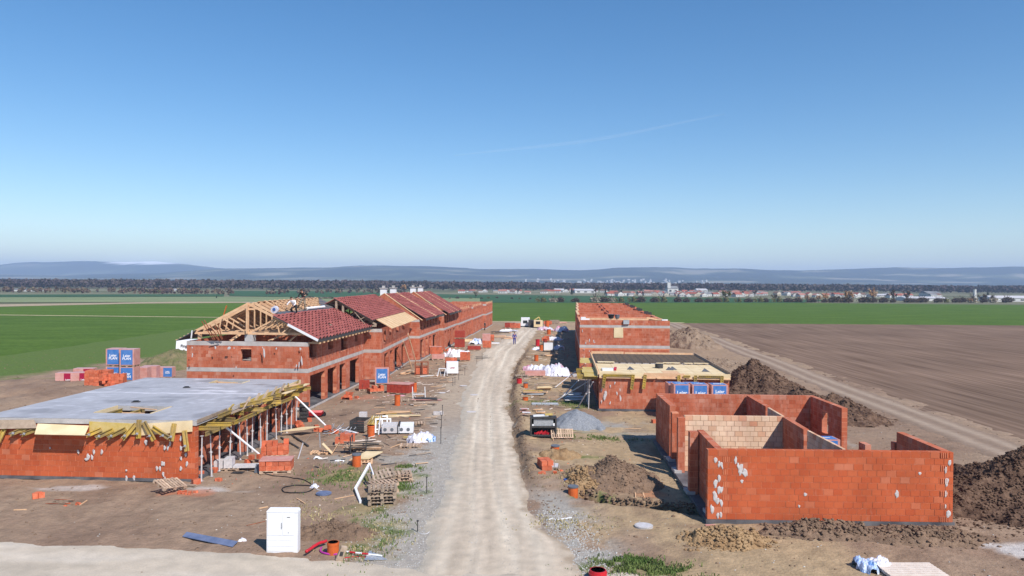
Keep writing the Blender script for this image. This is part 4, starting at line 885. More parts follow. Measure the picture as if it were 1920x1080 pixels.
# ---------------------------------------------------------------- left terrace units
def lw(a): return -a
def left_unit(label, org, L, ops_lo, ops_up, W_=9.2, mode='stuff', roof=None, ztop=4.65, front_hole=None, plinth=True, wallmode2='flat', zsill=.2, ang=None):
    u = House('terrace_house', label, tuple(org), STR if ang is None else ang, -1, group='units of the left-hand terrace')
    if plinth: u.box('foundation_slab', -.06, W_+.1, -.06, L+.0, 0, .15, 'bandc'); u.box('damp_course', -.03, W_+.04, -.03, L+.0, .151, .2, 'plinth')
    u.wall((0, 0), (W_, 0), .2, 2.72, .3, mode=mode, inward=-1)
    concrete_band(u, (0, 0), (W_, 0), 2.72, 3.02, inward=-1)
    u.wall((0, 0), (W_, 0), 3.02, ztop, .3, mode=mode, inward=-1, holes=front_hole or [])
    concrete_band(u, (0, 0), (W_, 0), ztop, ztop+.3, inward=-1)
    u.wall((0, .32), (0, L), .2, 2.72, .3, mode=mode, inward=1, holes=[(a-.32, b-.32, .2, 2.5) for a, b in ops_lo])
    concrete_band(u, (0, .32), (0, L), 2.72, 3.02, inward=1)
    u.wall((0, .32), (0, L), 3.02, ztop+.3, .3, mode=mode, inward=1, holes=[(a-.32, b-.32, z0, z1) for a, b, z0, z1 in ops_up])
    u.wall((W_-.3, .32), (W_-.3, L), .2, ztop+.3, .3, mode='flat', inward=1)
    u.wall((.32, L-.31), (W_-.31, L-.31), .2, ztop+.3, .3, mode='flat', inward=-1)
    u.wall((.32, L*.5), (W_-.31, L*.5), .2, ztop+.2, .2, mode='flat', inward=-1)
    u.wall((2.6, .34), (2.6, L*.5-.02), .2, 2.7, .15, mode='flat', inward=1)
    u.box('floor_slab', .31, W_-.31, .31, L-.32, 2.74, 2.97, 'conc')
    return u
RZ, EZ = 7.80, 5.08      # ridge and eave heights
def roof_right(u, L, b0, tl0=0.0, tl1=1.0, rx=4.45, over=.85, zr=RZ, ze=EZ, gable=None, verge=True, laths=None, tilefn=None, left=True):
    ex = over; dirv = Vector((-(rx+ex), 0, zr-ze)); SL = dirv.length; dv = dirv/SL
    def P(t, b, dz=0): return (ex-(rx+ex)*t, b, ze+(zr-ze)*t+dz)
    sheet_on(u.e, 'roof_membrane', [P(tl0, b0, .02), P(tl0, L, .02), P(tl1, L, .02), P(tl1, b0, .02)], .02, 'membrane')
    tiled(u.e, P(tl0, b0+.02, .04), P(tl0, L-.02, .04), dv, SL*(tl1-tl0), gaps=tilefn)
    # fascia and gutter
    m = MB(); m.bar(P(tl0, b0, -.09), P(tl0, L, -.09), .04, .16); m.build('fascia', MAT['dark'], u.e)
    m = MB()
    for i in range(int((L-b0)/.95)): m.obox((P(tl0, b0+.3+i*.95)[0]-.9, b0+.3+i*.95, ze-.30), (1.1*dv.x*-1, 0, -1.1*dv.z*-0-.0), (0, .06, 0), (0, 0, .12))
    m.build('rafter_tail', MAT['wood'], u.e, kind='stuff')
    if verge: m = MB(); m.bar(P(0, b0-.04, .02), P(tl1, b0-.04, .02), .05, .2); m.build('verge_board', MAT['wood'], u.e)
    if left:
        lx = -(2*rx+over); sheet_on(u.e, 'roof_left', [(lx, b0, ze), (lx, L, ze), (-rx, L, zr), (-rx, b0, zr)], .06, 'tile')

# L2 (truss house)
O2 = Vector((-14.87, 54.5, 0))
l2 = left_unit('brick house with open timber trusses and half tiled dark red roof', O2, 15.4, [(.5, 3.9), (4.6, 6.9), (7.8, 9.4), (10.8, 13.6)],
   [(.3, 1.9, 3.7, 4.95), (4.7, 6.0, 3.9, 4.95), (8.2, 9.8, 3.6, 4.95), (12.4, 13.2, 3.9, 4.95)], W_=9.15, front_hole=[(4.25, 5.05, 3.45, 4.4)])
l2.flush()
Rz = 7.85; Ez = 5.15; rx = 4.55
tm = truss(-8.6, -rx, Rz-.1, -.25, 5.55, 5.65).mesh('truss', MAT['wood'])
for i in range(14): inst(tm, 'truss', l2.e, (0, .12+i*1.12, 0))
m = MB(); m.bar((-rx-.02, -.02, 5.55), (-rx-.02, -.02, Rz-.12), .24, .08); m.build('king_post', MAT['wood'], l2.e); m = MB(); m.bar((-rx-.38, .9, 5.6), (-rx-.38, .9, Rz-.4), .16, .1); m.build('king_post', MAT['wood'], l2.e)
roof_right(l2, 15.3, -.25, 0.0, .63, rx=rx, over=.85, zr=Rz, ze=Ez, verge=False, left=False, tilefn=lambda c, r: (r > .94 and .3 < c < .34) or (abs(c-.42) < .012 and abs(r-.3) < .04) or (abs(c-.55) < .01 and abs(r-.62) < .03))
ex = .85
def P2r(t, b, dz=0): return (ex-(rx+ex)*t, b, Ez+(Rz-Ez)*t+dz)
m = MB(); m.bar(P2r(0, -.3, -.02), P2r(.42, -.3, -.02), .05, .17); m.build('verge_board', MAT['white'], l2.e)
for i in range(7):   # laths over the untiled strip near the ridge, far half
    m = MB(); t_ = .67+i*.05; m.bar(P2r(t_, 4.0, .10), P2r(t_, 15.3, .10), .05, .04); m.build('roof_lath', MAT['wood'], l2.e)
m = MB()
for i in range(13): b_ = 3.2+i*.98; m.bar(P2r(.60, b_, .04), P2r(1.0, b_, .04), .16, .05)
m.build('rafter_board', MAT['wood'], l2.e, kind='stuff')
sheet_on(l2.e, 'roof_membrane', [P2r(.63, 1.0, .07), P2r(.63, 12.5, .07), P2r(.69, 12.5, .09), P2r(.69, 1.0, .09)], .015, 'membrane')
sheet_on(l2.e, 'membrane_sheet', [P2r(.62, 12.2, .12), P2r(.64, 15.5, .12), P2r(.95, 15.3, .12), P2r(.80, 12.9, .12)], .02, 'membrane')
t = thing('membrane_roll', 'white roll of roofing membrane lying along the top row of tiles', 'roll', l2.e.location); t.rotation_euler = (0, 0, STR)
MB().tube([P2r(.66, 7.5, .22), P2r(.66, 12.0, .22)], .11, 10).build('sheet_roll', MAT['whitew'], t); MB().tube([P2r(.66, 7.3, .22), P2r(.66, 7.5, .22)], .04, 8).build('core', MAT['woodo'], t)
t = thing('foil_coil', 'round coil of white foil at the near end of the tiled roof edge', 'coil', tuple(Vector(l2.e.location)+U @ Vector(P2r(.66, .5, .15))))
MB().tube([(0, -.1, .2), (0, .25, .25)], .26, 16).build('coil', MAT['foil'], t); MB().tube([(0, -.13, .25), (0, -.1, .25)], .12, 10).build('core', MAT['blue'], t)
# left slope: trusses only partly covered, dark eave with white cap
sheet_on(l2.e, 'roof_left', [(-9.9, -.1, 5.0), (-9.9, 15.3, 5.0), (-8.5, 15.3, 5.75), (-8.5, -.1, 5.75)], .05, 'membrane')
for i in range(6): m = MB(); m.bar((-9.95+i*.3, -.05, 5.03+i*.15), (-9.95+i*.3, 15.2, 5.03+i*.15), .05, .05); m.build('roof_lath', MAT['wood'], l2.e)
sheet_on(l2.e, 'roof_deck', [(-8.5, 2.0, 5.78), (-8.5, 15.3, 5.78), (-rx, 15.3, Rz+.02), (-rx, 2.0, Rz+.02)], .03, 'wood')
m = MB(); m.bar((-8.75, -.12, 5.15), (-8.68, -.12, 5.75), .09, .06); m.build('eave_cap', MAT['white'], l2.e)
l2.box('chimney_block', rx-.35, rx+.25, .1, .7, 4.96, 5.62, 'conc')
m = MB(); m.bar((-8.2, .1, 5.1), (-8.2, .1, 5.5), .22); m.bar((-6.0, .3, 4.97), (-5.4, .9, 5.5), .3, .12); m.bar((-3.2, .6, 4.97), (-2.4, 1.2, 5.4), .35, .06); m.bar((-1.6, .5, 4.97), (-1.1, .9, 5.5), .3, .05); m.build('timber_stack', MAT['wood'], l2.e)
for (x1, y1, x2, y2) in ((399, 626, 412, 660), (378, 602, 400, 637), (383, 600, 403, 637), (393, 609, 411, 637), (403, 612, 416, 637), (409, 608, 417, 636)):
    a_ = AT(x1, y1, 54.2); b_ = AT(x2, min(y2, 640), 54.75); m = MB(); iv = Matrix.Rotation(-STR, 3, 'Z'); m.tube([tuple(iv @ (a_-O2)), tuple(iv @ (b_-O2))], .035, 5); m.build('rebar', MAT['rust'], l2.e)
m = MB(); m.bar(tuple(iv @ (AT(419, 592, 55.5)-O2)), tuple(iv @ (AT(425, 573, 55.5)-O2)), .1, .05); m.build('lifted_batten', MAT['orange'], l2.e)
splats(l2.e, [(320+a/5.05, 530+b/5.05, c, d_) for a, b, c, d_ in ((553,620,2,.9),(423,615,.9,1.1),(1000,625,.8,.8),(1228,628,1,1),(203,615,.6,.6),(870,615,.6,.6),(600,620,.6,.5),(885,670,1,3),(1240,740,1,3),(1215,780,.7,2),(620,805,.7,1),(205,690,.7,1.4),(1190,790,.7,1))], 54.35, w=.2, h=.3)

# L3
O3 = Vector((-12.25, 70.2, 0))
l3 = left_unit('brick house with a fully tiled upper roof and bare battens along the eave', O3, 17.6, [(1.6, 3.6), (4.6, 6.4), (7.4, 10.4), (12.0, 14.5)], [(1.2, 2.2, 3.6, 4.7), (4.2, 5.4, 3.9, 4.95), (8.4, 9.8, 3.9, 4.95), (12.4, 14.0, 3.9, 4.95)], W_=9.2, ang=-.012)
l3.flush()
rx3, ov3 = 4.1, .9
def P3r(t, b, dz=0): return (ov3-(rx3+ov3)*t, b, 5.0+(7.8-5.0)*t+dz)
roof_right(l3, 17.5, -2.0, .30, 1.0, rx=rx3, over=ov3, zr=7.8, ze=5.0, left=True, tilefn=None, verge=False) if False else None
sheet_on(l3.e, 'roof_membrane', [P3r(.28, -1.6, .02), P3r(.28, 17.5, .02), P3r(1, 17.5, .02), P3r(1, -1.6, .02)], .02, 'membrane')
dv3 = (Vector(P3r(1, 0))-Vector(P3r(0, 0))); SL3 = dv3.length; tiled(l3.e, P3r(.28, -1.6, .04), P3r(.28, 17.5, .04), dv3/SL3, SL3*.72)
for i in range(24): m = MB(); b_ = .2+i*.72; m.bar(P3r(-.02, b_, .06), P3r(.30, b_, .06), .38 if i % 3 else .26, .06); m.build('rafter_board', MAT['woodp' if i % 2 else 'wood'], l3.e)
sheet_on(l3.e, 'roof_left', [(-9.9, -1.6, 4.8), (-9.9, 17.5, 4.8), (-rx3, 17.5, 7.8), (-rx3, -1.6, 7.8)], .06, 'tile')
tm3 = truss(-8.8, -rx3, 7.65, -.3, 5.3, 5.4).mesh('truss', MAT['woodo'])
for i in range(4): inst(tm3, 'truss', l3.e, (0, -.9+i*5.5, 0))
m = MB(); m.bar((-3.9, -1.5, 5.0), (-3.9, -1.5, 7.6), .18); m.bar((-3.3, -1.4, 5.0), (-3.3, -1.4, 7.2), .18); m.bar((-2.9, -1.5, 5.2), (-1.2, -1.5, 6.2), .06); m.bar((-1.0, -1.5, 5.2), (-2.2, -1.5, 6.6), .06); m.build('bracing', MAT['woodo'], l3.e)
for k, (a0, a1, z0, z1) in enumerate((((-.05, 3.2), (1.7, .35), 0, 0),)): pass
for lab, (x1, y1), (x2, y2), zt in (('long orange ladder board leaning on the second terrace house, left of two', (756, 640), (772, 690), 3.4), ('long orange ladder board leaning on the second terrace house, right of two', (765, 626), (781, 682), 4.2)):
    b_ = GP(x2, y2); a_ = G(x1, y1, zt); t = thing('leaning_board', lab, 'board', tuple(b_), 0, 'boards leaning on the terrace'); MB().bar((0, 0, 0), tuple(a_-b_), .22, .05, up=(1, 0, 0)).build('plank', MAT['wood'], t)
for lab, (x1, y1), (x2, y2), zt in (('thin brown pole leaning on the terrace wall nearest the blue wrapped pallet', (722, 655), (731, 707), 2.6), ('thin brown pole leaning against the terrace wall under the battens', (740, 650), (757, 690), 2.6)):
    b_ = GP(x2, y2); a_ = G(x1, y1, zt); t = thing('leaning_pole', lab, 'pole', tuple(b_)); MB().tube([(0, 0, 0), tuple(a_-b_)], .04, 6).build('shaft', MAT['rust'], t)

# L4, L5 with brick fire-wall gables
def gable_unit(label, org, L, rxx, nchim, verges, ops_lo, ops_up, full=True):
    u = left_unit(label, org, L, ops_lo, ops_up, W_=9.2, mode='stuff' if org[1] < 95 else 'flat')
    zr, ze, ov = 7.85, 5.0, .75
    def top(s): return 4.95+(zr+.12-4.95)*(s/rxx if s < rxx else max(0, (9.2-s)/(9.2-rxx)))
    def P(t, b, dz=0): return (ov-(rxx+ov)*t, b, ze+(zr-ze)*t+dz)
    for b_ in ([0.0] if full else []):
        m = MB(); sl = (zr+.15-4.9)
        m.add([(.0, b_, 4.951), (-9.2, b_, 4.951), (-rxx, b_, zr+.10), (0, b_+.3, 4.951), (-9.2, b_+.3, 4.951), (-rxx, b_+.3, zr+.10)], [(0, 2, 1), (3, 4, 5), (0, 1, 4, 3), (1, 2, 5, 4), (2, 0, 3, 5)]); m.build('gable_wall', MAT['brickF'], u.e)
        m = MB(); m.bar((.35, b_+.15, 4.86), (-rxx, b_+.15, zr+.16), .38, .05); m.bar((-9.3, b_+.15, 4.96), (-rxx, b_+.15, zr+.16), .38, .05); m.build('gable_coping', MAT['wood'], u.e)
    sheet_on(u.e, 'roof_membrane', [P(0, .35, .02), P(0, L, .02), P(1, L, .02), P(1, .35, .02)], .02, 'membrane')
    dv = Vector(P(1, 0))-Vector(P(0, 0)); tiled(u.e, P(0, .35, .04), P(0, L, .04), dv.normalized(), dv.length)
    sheet_on(u.e, 'roof_left', [(-9.9, .3, 4.7), (-9.9, L, 4.7), (-rxx, L, zr), (-rxx, .3, zr)], .06, 'tile')
    m = MB(); m.bar(P(0, .3, -.1), P(0, L, -.1), .05, .16); m.build('fascia', MAT['dark'], u.e)
    for b_, wd in verges: m = MB(); m.bar(P(-.02, b_, .14), P(1.0, b_, .14), wd, .06); m.build('verge_board', MAT['wood'], u.e)
    for b_ in nchim:
        c = MB(); c.box(-rxx-.9, -rxx-.2, b_, b_+.6, 6.8, 8.55); o = c.build('chimney', MAT['white'], u.e); MB().box(-rxx-1.0, -rxx-.1, b_-.1, b_+.7, 8.55, 8.64).box(-rxx-.7, -rxx-.4, b_+.15, b_+.45, 8.64, 8.9).build('chimney_cap', MAT['conc'], o)
    u.flush(); return u
up4 = [(.5+i*2.1, 2.0+i*2.1, 3.7, 4.95) for i in range(6)]
gable_unit('brick house with bare brick gable and a white chimney behind its ridge', (-10.9, 88.0, 0), 13.9, 4.2, (1.6, 6.8), ((6.6, .9), (13.6, .3)), [(.8, 3.0), (4.2, 5.4), (6.6, 8.0), (9.4, 12)], up4)
gable_unit('tiled brick house with light verge boards, farthest one with a roof', (-9.35, 102.6, 0), 12.4, 4.2, (2.0, 7.5), ((4.2, .3), (8.4, .7)), [(.8, 2.4), (3.6, 5), (6, 7.6), (9, 11)], up4[:5])
# unroofed units beyond
for i, (xo, yo, L) in enumerate(((-8.25, 115.4, 16.6), (-6.9, 132.4, 16.4), (-5.15, 149.2, 13.5))):
    u = left_unit(('first', 'second', 'last')[i]+' unroofed unit at the far end of the left-hand terrace', (xo, yo, 0), L, [(1+k*2.6, 2.6+k*2.6) for k in range(int(L/2.7))], [(.9+k*1.9, 2.1+k*1.9, 3.5, 4.65) for k in range(int(L/2))], mode='flat')
    for k in range(4): u.wall((.32, 2.5+k*3.4), (8.8, 2.5+k*3.4), 3.0, 4.9+.2*(k % 2), .2, mode='flat', inward=-1)
    for k in range(6): u.box('wall_prop', .02, .14, 1+k*2.4, 1.12+k*2.4, 4.95, 5.35, 'wood')

# ================================================================== EARTH HEAPS
def rock_mesh(seed, mat, sub=1):
    import bmesh as bm2
    b = bm2.new(); bm2.ops.create_icosphere(b, subdivisions=sub, radius=1); rnd = random.Random(seed)
    for v in b.verts: v.co *= rnd.uniform(.6, 1.15); v.co.z *= .75
    me = bpy.data.meshes.new('clod'); b.to_mesh(me); b.free(); me.materials.append(mat); return me
def scatter(name, mat, pts, sizes, seed=0, kind='stuff', parent=None, rot=True):
    """many small clods or stones joined into one mesh (numpy)"""
    rnd = np.random.RandomState(seed); n = len(pts)
    ico = np.array([(0,0,1),(.894,0,.447),(.276,.851,.447),(-.724,.526,.447),(-.724,-.526,.447),(.276,-.851,.447),(.724,.526,-.447),(-.276,.851,-.447),(-.894,0,-.447),(-.276,-.851,-.447),(.724,-.526,-.447),(0,0,-1)])
    tri = np.array([(0,1,2),(0,2,3),(0,3,4),(0,4,5),(0,5,1),(1,6,2),(2,7,3),(3,8,4),(4,9,5),(5,10,1),(2,6,7),(3,7,8),(4,8,9),(5,9,10),(1,10,6),(6,11,7),(7,11,8),(8,11,9),(9,11,10),(10,11,6)])
    V = ico[None]*rnd.uniform(.6, 1.2, (n, 12, 1))*np.asarray(sizes)[:, None, None]*np.array([rnd.uniform(.8, 1.5, n), rnd.uniform(.7, 1.2, n), rnd.uniform(.45, .8, n)]).T[:, None, :]
    a = rnd.uniform(0, 6.28, n); ca, sa = np.cos(a)[:, None], np.sin(a)[:, None]
    V = np.stack([V[..., 0]*ca-V[..., 1]*sa, V[..., 0]*sa+V[..., 1]*ca, V[..., 2]], -1)+np.asarray(pts)[:, None, :]
    F = (tri[None]+(np.arange(n)*12)[:, None, None]).reshape(-1, 3)
    me = bpy.data.meshes.new(name); me.vertices.add(n*12); me.vertices.foreach_set('co', V.reshape(-1).astype(np.float32))
    me.loops.add(len(F)*3); me.loops.foreach_set('vertex_index', F.reshape(-1).astype(np.int32)); me.polygons.add(len(F))
    me.polygons.foreach_set('loop_start', (np.arange(len(F))*3).astype(np.int32)); me.polygons.foreach_set('loop_total', np.full(len(F), 3, np.int32)); me.update(calc_edges=True); me.materials.append(mat)
    o = bpy.data.objects.new(name, me); COL.objects.link(o)
    if kind: o['kind'] = kind
    if parent: o.parent = parent
    return o
def heap(name, label, cat, cx, cy, rx, ry, h, mat, seed, rough=.35, clods=250, csize=.1, rot=0.0, peaks=None, step=None):
    t = thing(name, label, cat, (cx, cy, 0)); step = step or max(.07, rx/50)
    xs = np.arange(-rx*1.15, rx*1.15, step); ys = np.arange(-ry*1.15, ry*1.15, step*1.2)
    ca, sa = math.cos(rot), math.sin(rot)
    def zf(X, Y):
        wx = (fbm(X/rx*2.2, Y/ry*2.2, seed, 3)-.5)*.55; wy = (fbm(X/rx*2.2+9, Y/ry*2.2, seed+1, 3)-.5)*.55
        u = (X*ca+Y*sa)/rx+wx; v = (-X*sa+Y*ca)/ry+wy; d = np.hypot(u, v)
        z = h*np.clip(1-d, 0, 1)**.85
        if peaks:
            z = 0
            for (pu, pv, ps, ph) in peaks: z = np.maximum(z, h*ph*np.clip(1-np.hypot(u-pu, v-pv)/ps, 0, 1)**.85)
        m = np.clip(z/h*3, 0, 1)
        z = z+m*((fbm(X*1.1, Y*1.1, seed+5, 4)-.5)*rough*h*.9+np.abs(fbm(X*2.6, Y*2.6, seed+7, 4)-.5)*rough*1.1+np.abs(fbm(X*6.5, Y*6.5, seed+8, 3)-.5)*min(rough*.9, .32))
        return np.where(z > .002, z+H(X+cx, Y+cy), H(X+cx, Y+cy)-.12)
    o = grid_obj('heap_body', xs, ys, zf, None, mat, None, True); o.parent = t
    rnd = np.random.RandomState(seed); q = rnd.normal(0, .5, (clods*2+10, 2)); q = q[(np.abs(q) < 1.1).all(1)][:clods]; S = csize*rnd.uniform(.22, 1, len(q))**2.2*.85
    qx, qy = q[:, 0]*rx, q[:, 1]*ry; P = np.stack([qx, qy, np.maximum(zf(qx, qy), H(qx+cx, qy+cy))+S*.2], -1)
    if clods: scatter('clod', mat, P, S, seed, 'stuff', t)
    return t
def hp(px, py): p = GP(px, py); return p.x, p.y
x, y = G(1436, 738).x, G(1436, 738).y
heap('soil_mound', 'dark brown earth mound right of the plywood deck house', 'earth mound', x, y+1.2, 3.6, 4.6, 2.7, MAT['mound'], 5, clods=1800, csize=.16, peaks=[(-.05, .1, .95, 1), (.35, -.25, .7, .62), (-.5, -.1, .55, .55)])
x, y = G(1575, 790).x, G(1575, 790).y
heap('soil_mound', 'long earth mound behind the roofless shell, crumbling to the right', 'earth mound', x-.8, y+2.2, 4.6, 3.6, 1.9, MAT['mound'], 8, clods=2200, csize=.16, peaks=[(-.25, .15, .7, 1), (.35, -.25, .75, .62), (-.75, .0, .4, .45), (.1, 0, .7, .75)])
x, y = G(1293, 648).x, G(1293, 648).y
heap('soil_mound', 'light brown earth mound right of the long two storey block', 'earth mound', x, y+2, 4.6, 9, 2.7, M('mound_far', (.20, .135, .09), (.28, .20, .14), 1, bump=1, bscale=4, bdist=.15, fine=.2), 11, clods=250, csize=.3)
x, y = G(1345, 690).x, G(1345, 690).y
heap('soil_mound', 'low spread of trampled soil behind the deck house', 'earth mound', x+.6, y+3, 4, 7, .7, M('mound_low', (.22, .15, .10), (.30, .22, .155), 1, bump=1, bscale=4, bdist=.15, fine=.2), 14, clods=200, csize=.2)
x, y = G(1900, 985).x, G(1900, 985).y
heap('soil_mound', 'big dark brown earth mound at the right edge beside the shell', 'earth mound', x+1.9, y+2.1, 4.6, 3.2, 2.4, MAT['mound'], 17, clods=6500, csize=.11, peaks=[(.1, .25, 1.0, 1), (-.3, .05, .65, .62), (.2, -.3, .8, .6)])
x, y = G(1160, 918).x, G(1160, 918).y+.75
heap('clay_heap', 'clay and earth heap with yellowish lumps between the trench and the road', 'earth heap', x, y+.6, 2.2, 2.0, 1.05, MAT['moundt'], 21, rough=.3, clods=1200, csize=.10, step=.08)
heap('clay_lumps', 'yellowish clay lumps spilling down the left side of the clay heap', 'clay lumps', x-1.35, y+.25, 1.1, 1.5, .4, MAT['moundl'], 22, rough=.4, clods=1100, csize=.13, step=.08)
x, y = G(1365, 1020).x, G(1365, 1020).y
heap('clay_lumps', 'yellow clay lumps on the ground in front of the shell wall', 'clay lumps', x, y+.3, 1.6, .9, .42, MAT['moundl'], 25, rough=.5, clods=1300, csize=.13, step=.06)
x, y = G(1560, 1005).x, G(1560, 1005).y
heap('earth_clods', 'brown clods under the middle of the shell front wall', 'earth clods', x, y+.2, 2.6, .8, .28, MAT['moundt'], 27, rough=.5, clods=900, csize=.13, step=.07)
x, y = G(1740, 1010).x, G(1740, 1010).y
heap('earth_clods', 'scattered clods near the right end of the shell front wall', 'earth clods', x, y, 2.4, 1.0, .16, MAT['moundt'], 28, rough=.5, clods=700, csize=.12, step=.08)
x, y = G(620, 1000).x, G(620, 1000).y
heap('earth_clods', 'rough dug earth behind the white cabinet and orange pipe', 'earth clods', x, y, 1.9, .9, .2, MAT['moundt'], 29, rough=.6, clods=420, csize=.07, step=.06)
x, y = G(1082, 803).x, G(1082, 803).y
heap('gravel_cone', 'pointed blue grey gravel cone right of the black tool box', 'gravel heap', x, y+.5, 1.7, 2.0, 1.0, MAT['gravel'], 31, rough=.08, clods=60, csize=.04)
x, y = G(305, 690).x, G(305, 690).y
hg = heap('grassy_mound', 'grass-grown earth mound left of the truss house', 'earth mound', x+.3, y+2, 3.6, 6, 1.7, M('mound_grass', (.10, .115, .04), (.21, .165, .09), 1.1, bump=1, bscale=4, bdist=.15, fine=.3), 33, clods=100, csize=.1)
x, y = G(60, 735).x, G(60, 735).y
heap('earth_bank', 'low brown earth bank left of the grey slab roof', 'earth bank', x, y+1.5, 9, 5, .9, M('bank', (.20, .13, .09), (.28, .19, .13), .8, bump=1, bscale=4, bdist=.1, fine=.15), 35, rough=.12, clods=120, csize=.12)
x, y = G(850, 830).x, G(800, 830).y

# bank rubble along the right road edge, stones, clods
rs = np.random.RandomState(3)
def gpts(n, fx, zoff=0):
    P = []; 
    for _ in range(n): x, y = fx(); P.append((x, y, 0))
    P = np.array(P); P[:, 2] = H(P[:, 0], P[:, 1])+zoff; return P
def f_edge():
    y = rs.uniform(27, 95)**1.0; return float(poly(RR, y))+rs.normal(.35, .3), y
P = gpts(900, f_edge); scatter('earth_clods_along_road', MAT['moundt'], P, rs.uniform(.015, .05, len(P))*(1+.01*P[:, 1]), 4)
def f_left():
    y = rs.uniform(22, 46); return float(poly(RL, y))-rs.uniform(-.8, 2.6), y
P = gpts(3200, f_left); scatter('gravel', MAT['stone'], P, rs.uniform(.010, .035, len(P)), 5)
def f_r2():
    y = rs.uniform(23.5, 31); return float(poly(RR, y))+rs.normal(.6, .5), y
P = gpts(2200, f_r2); scatter('gravel', MAT['stone'], P, rs.uniform(.010, .04, len(P)), 6)
def f_all():
    y = 22+rs.power(.8)*75; x = rs.uniform(-.75, .8)*y
    while float(poly(RL, y))-.3 < x < float(poly(RR, y))+.2: x = rs.uniform(-.75, .8)*y
    return x, y
P = gpts(3800, f_all); P = P[(P[:, 0] > -60) & (P[:, 0] < 40)]; scatter('soil_clods', MAT['moundt'], P, rs.uniform(.012, .05, len(P))**1.0*(1+.012*P[:, 1])*np.where(rs.rand(len(P)) < .05, 2.0, 1), 7)
P = gpts(900, lambda: ((lambda y: (rs.uniform(-.6, .7)*y, y))(22+rs.rand()*60))); scatter('stones', MAT['stone'], P, rs.uniform(.015, .04, len(P)), 8)
# litter
P = gpts(300, lambda: ((lambda y: (float(poly(RL, y))-rs.uniform(1.5, 9), y))(24+rs.rand()*75))); scatter('pale_litter', MAT['palletw'], P, rs.uniform(.012, .035, len(P))*(1+.010*P[:, 1]), 12)
P = gpts(260, lambda: ((lambda y: (float(poly(RR, y))+rs.uniform(.8, 5), y))(38+rs.rand()*90))); scatter('pale_litter', MAT['palletw'], P, rs.uniform(.012, .035, len(P))*(1+.010*P[:, 1]), 13)
P = gpts(520, lambda: ((lambda y: (float(poly(RL, y))-rs.uniform(3, 11), y))(34+rs.rand()*90))); scatter('brick_crumbs', MAT['brickhalf'], P, rs.uniform(.012, .04, len(P))*(1+.010*P[:, 1]), 14)
P = gpts(260, lambda: ((lambda y: (float(poly(RR, y))+rs.uniform(1.5, 6), y))(38+rs.rand()*110))); scatter('brick_crumbs', MAT['brickhalf'], P, rs.uniform(.012, .04, len(P))*(1+.010*P[:, 1]), 15)
def bars(name, mat, n, fx, L, w, seed):
    r = random.Random(seed); m = MB()
    for _ in range(n):
        x, y = fx(r); z = h0(x, y); a = r.uniform(-.5, .5) if r.random() < .7 else r.uniform(0, 3.1); l_ = L*r.uniform(.3, 1)*(1+.006*y); d = Vector((math.cos(a), math.sin(a), 0))*l_/2; p = Vector((x, y, z+w*.6))
        m.bar(p-d, p+d+Vector((0, 0, r.uniform(0, .08))), w*r.uniform(.5, 1.6), w*.5)
    return m.build(name, MAT[mat], kind='stuff')
def yl(r): y = 36+(r.random()**.8)*85; return float(poly(RL, y))-1.2-abs(r.gauss(0, 3.0)), y
def yr(r): y = 42+(r.random()**.8)*105; return float(poly(RR, y))+.8+abs(r.gauss(0, 2.2)), y
for nm, mt, n, L, w_, sd in (('timber_litter', 'woodo', 170, .9, .06, 1), ('dark_litter', 'dark', 110, .7, .05, 2), ('pale_timber_litter', 'wood', 90, .8, .05, 3), ('white_litter', 'palletw', 70, .45, .07, 4)):
    bars(nm, mt, n, yl, L, w_, sd); bars(nm, mt, n*3//5, yr, L, w_, sd+10)
def f_road(): y = 21+rs.power(.7)*35; L_, R_ = float(poly(RL, y)), float(poly(RR, y)); return rs.uniform(L_, R_), y
P = gpts(2600, f_road, .03); scatter('road_stones', MAT['stone'], P, rs.uniform(.006, .022, len(P)), 16)
# trench rim
P = []
for (ax, ay), (bx, by) in zip(TRENCH[:-1], TRENCH[1:]):
    for _ in range(90):
        t = rs.rand(); P.append((ax+(bx-ax)*t+rs.normal(0, .1), ay+(by-ay)*t+.35+rs.normal(0, .22), 0))
P = np.array(P); P[:, 2] = H(P[:, 0], P[:, 1]); scatter('trench_clods', MAT['moundt'], P, rs.uniform(.03, .11, len(P)), 9)
# grass tufts (blades)
def tufts(name, mat, areas, n, hgt, seed):
    r = np.random.RandomState(seed); C = []; Uu = []; Vv = []
    for px, py, rx, ry in areas:
        p = G(px, py)
        q = np.stack([p.x+r.normal(0, rx*.45, n), p.y+r.normal(0, ry*.45, n)], -1); C.append(q[fbm(q[:, 0]*1.6, q[:, 1]*1.6, seed, 2) > .47])
    C = np.concatenate(C); z = H(C[:, 0], C[:, 1]); k = len(C); a = r.uniform(0, 3.14, k); hh = hgt*r.uniform(.4, 1.2, k)
    V = np.stack([r.normal(0, .35, k)*hh, r.normal(0, .35, k)*hh, hh], -1)*.5; Uv = np.stack([np.cos(a), np.sin(a), a*0], -1)*(.012+.01*r.rand(k))[:, None]
    me = quads_obj(name, np.stack([C[:, 0], C[:, 1], z+hh*.45], -1), Uv, V, mat); o = bpy.data.objects.new(name, me); COL.objects.link(o); o['kind'] = 'stuff'
tufts('grass', MAT['grass'], ((1190,1064,2.2,.8),(1175,1050,1.2,.5),(1240,1072,1.5,.5),(640,895,2.2,2.4),(700,1000,1.3,3.4),(745,915,1.4,1.6),(1055,762,4,1.5),(1110,825,3,.9),(1410,835,3,2),(760,880,1,1)), 900, .12, 3)
tufts('dry_grass', MAT['drygrass'], ((700,1010,1.5,3.2),(660,880,2,2.5),(1100,905,2.6,1.6),(1060,980,2,1.6),(600,960,2,2)), 500, .09, 5)

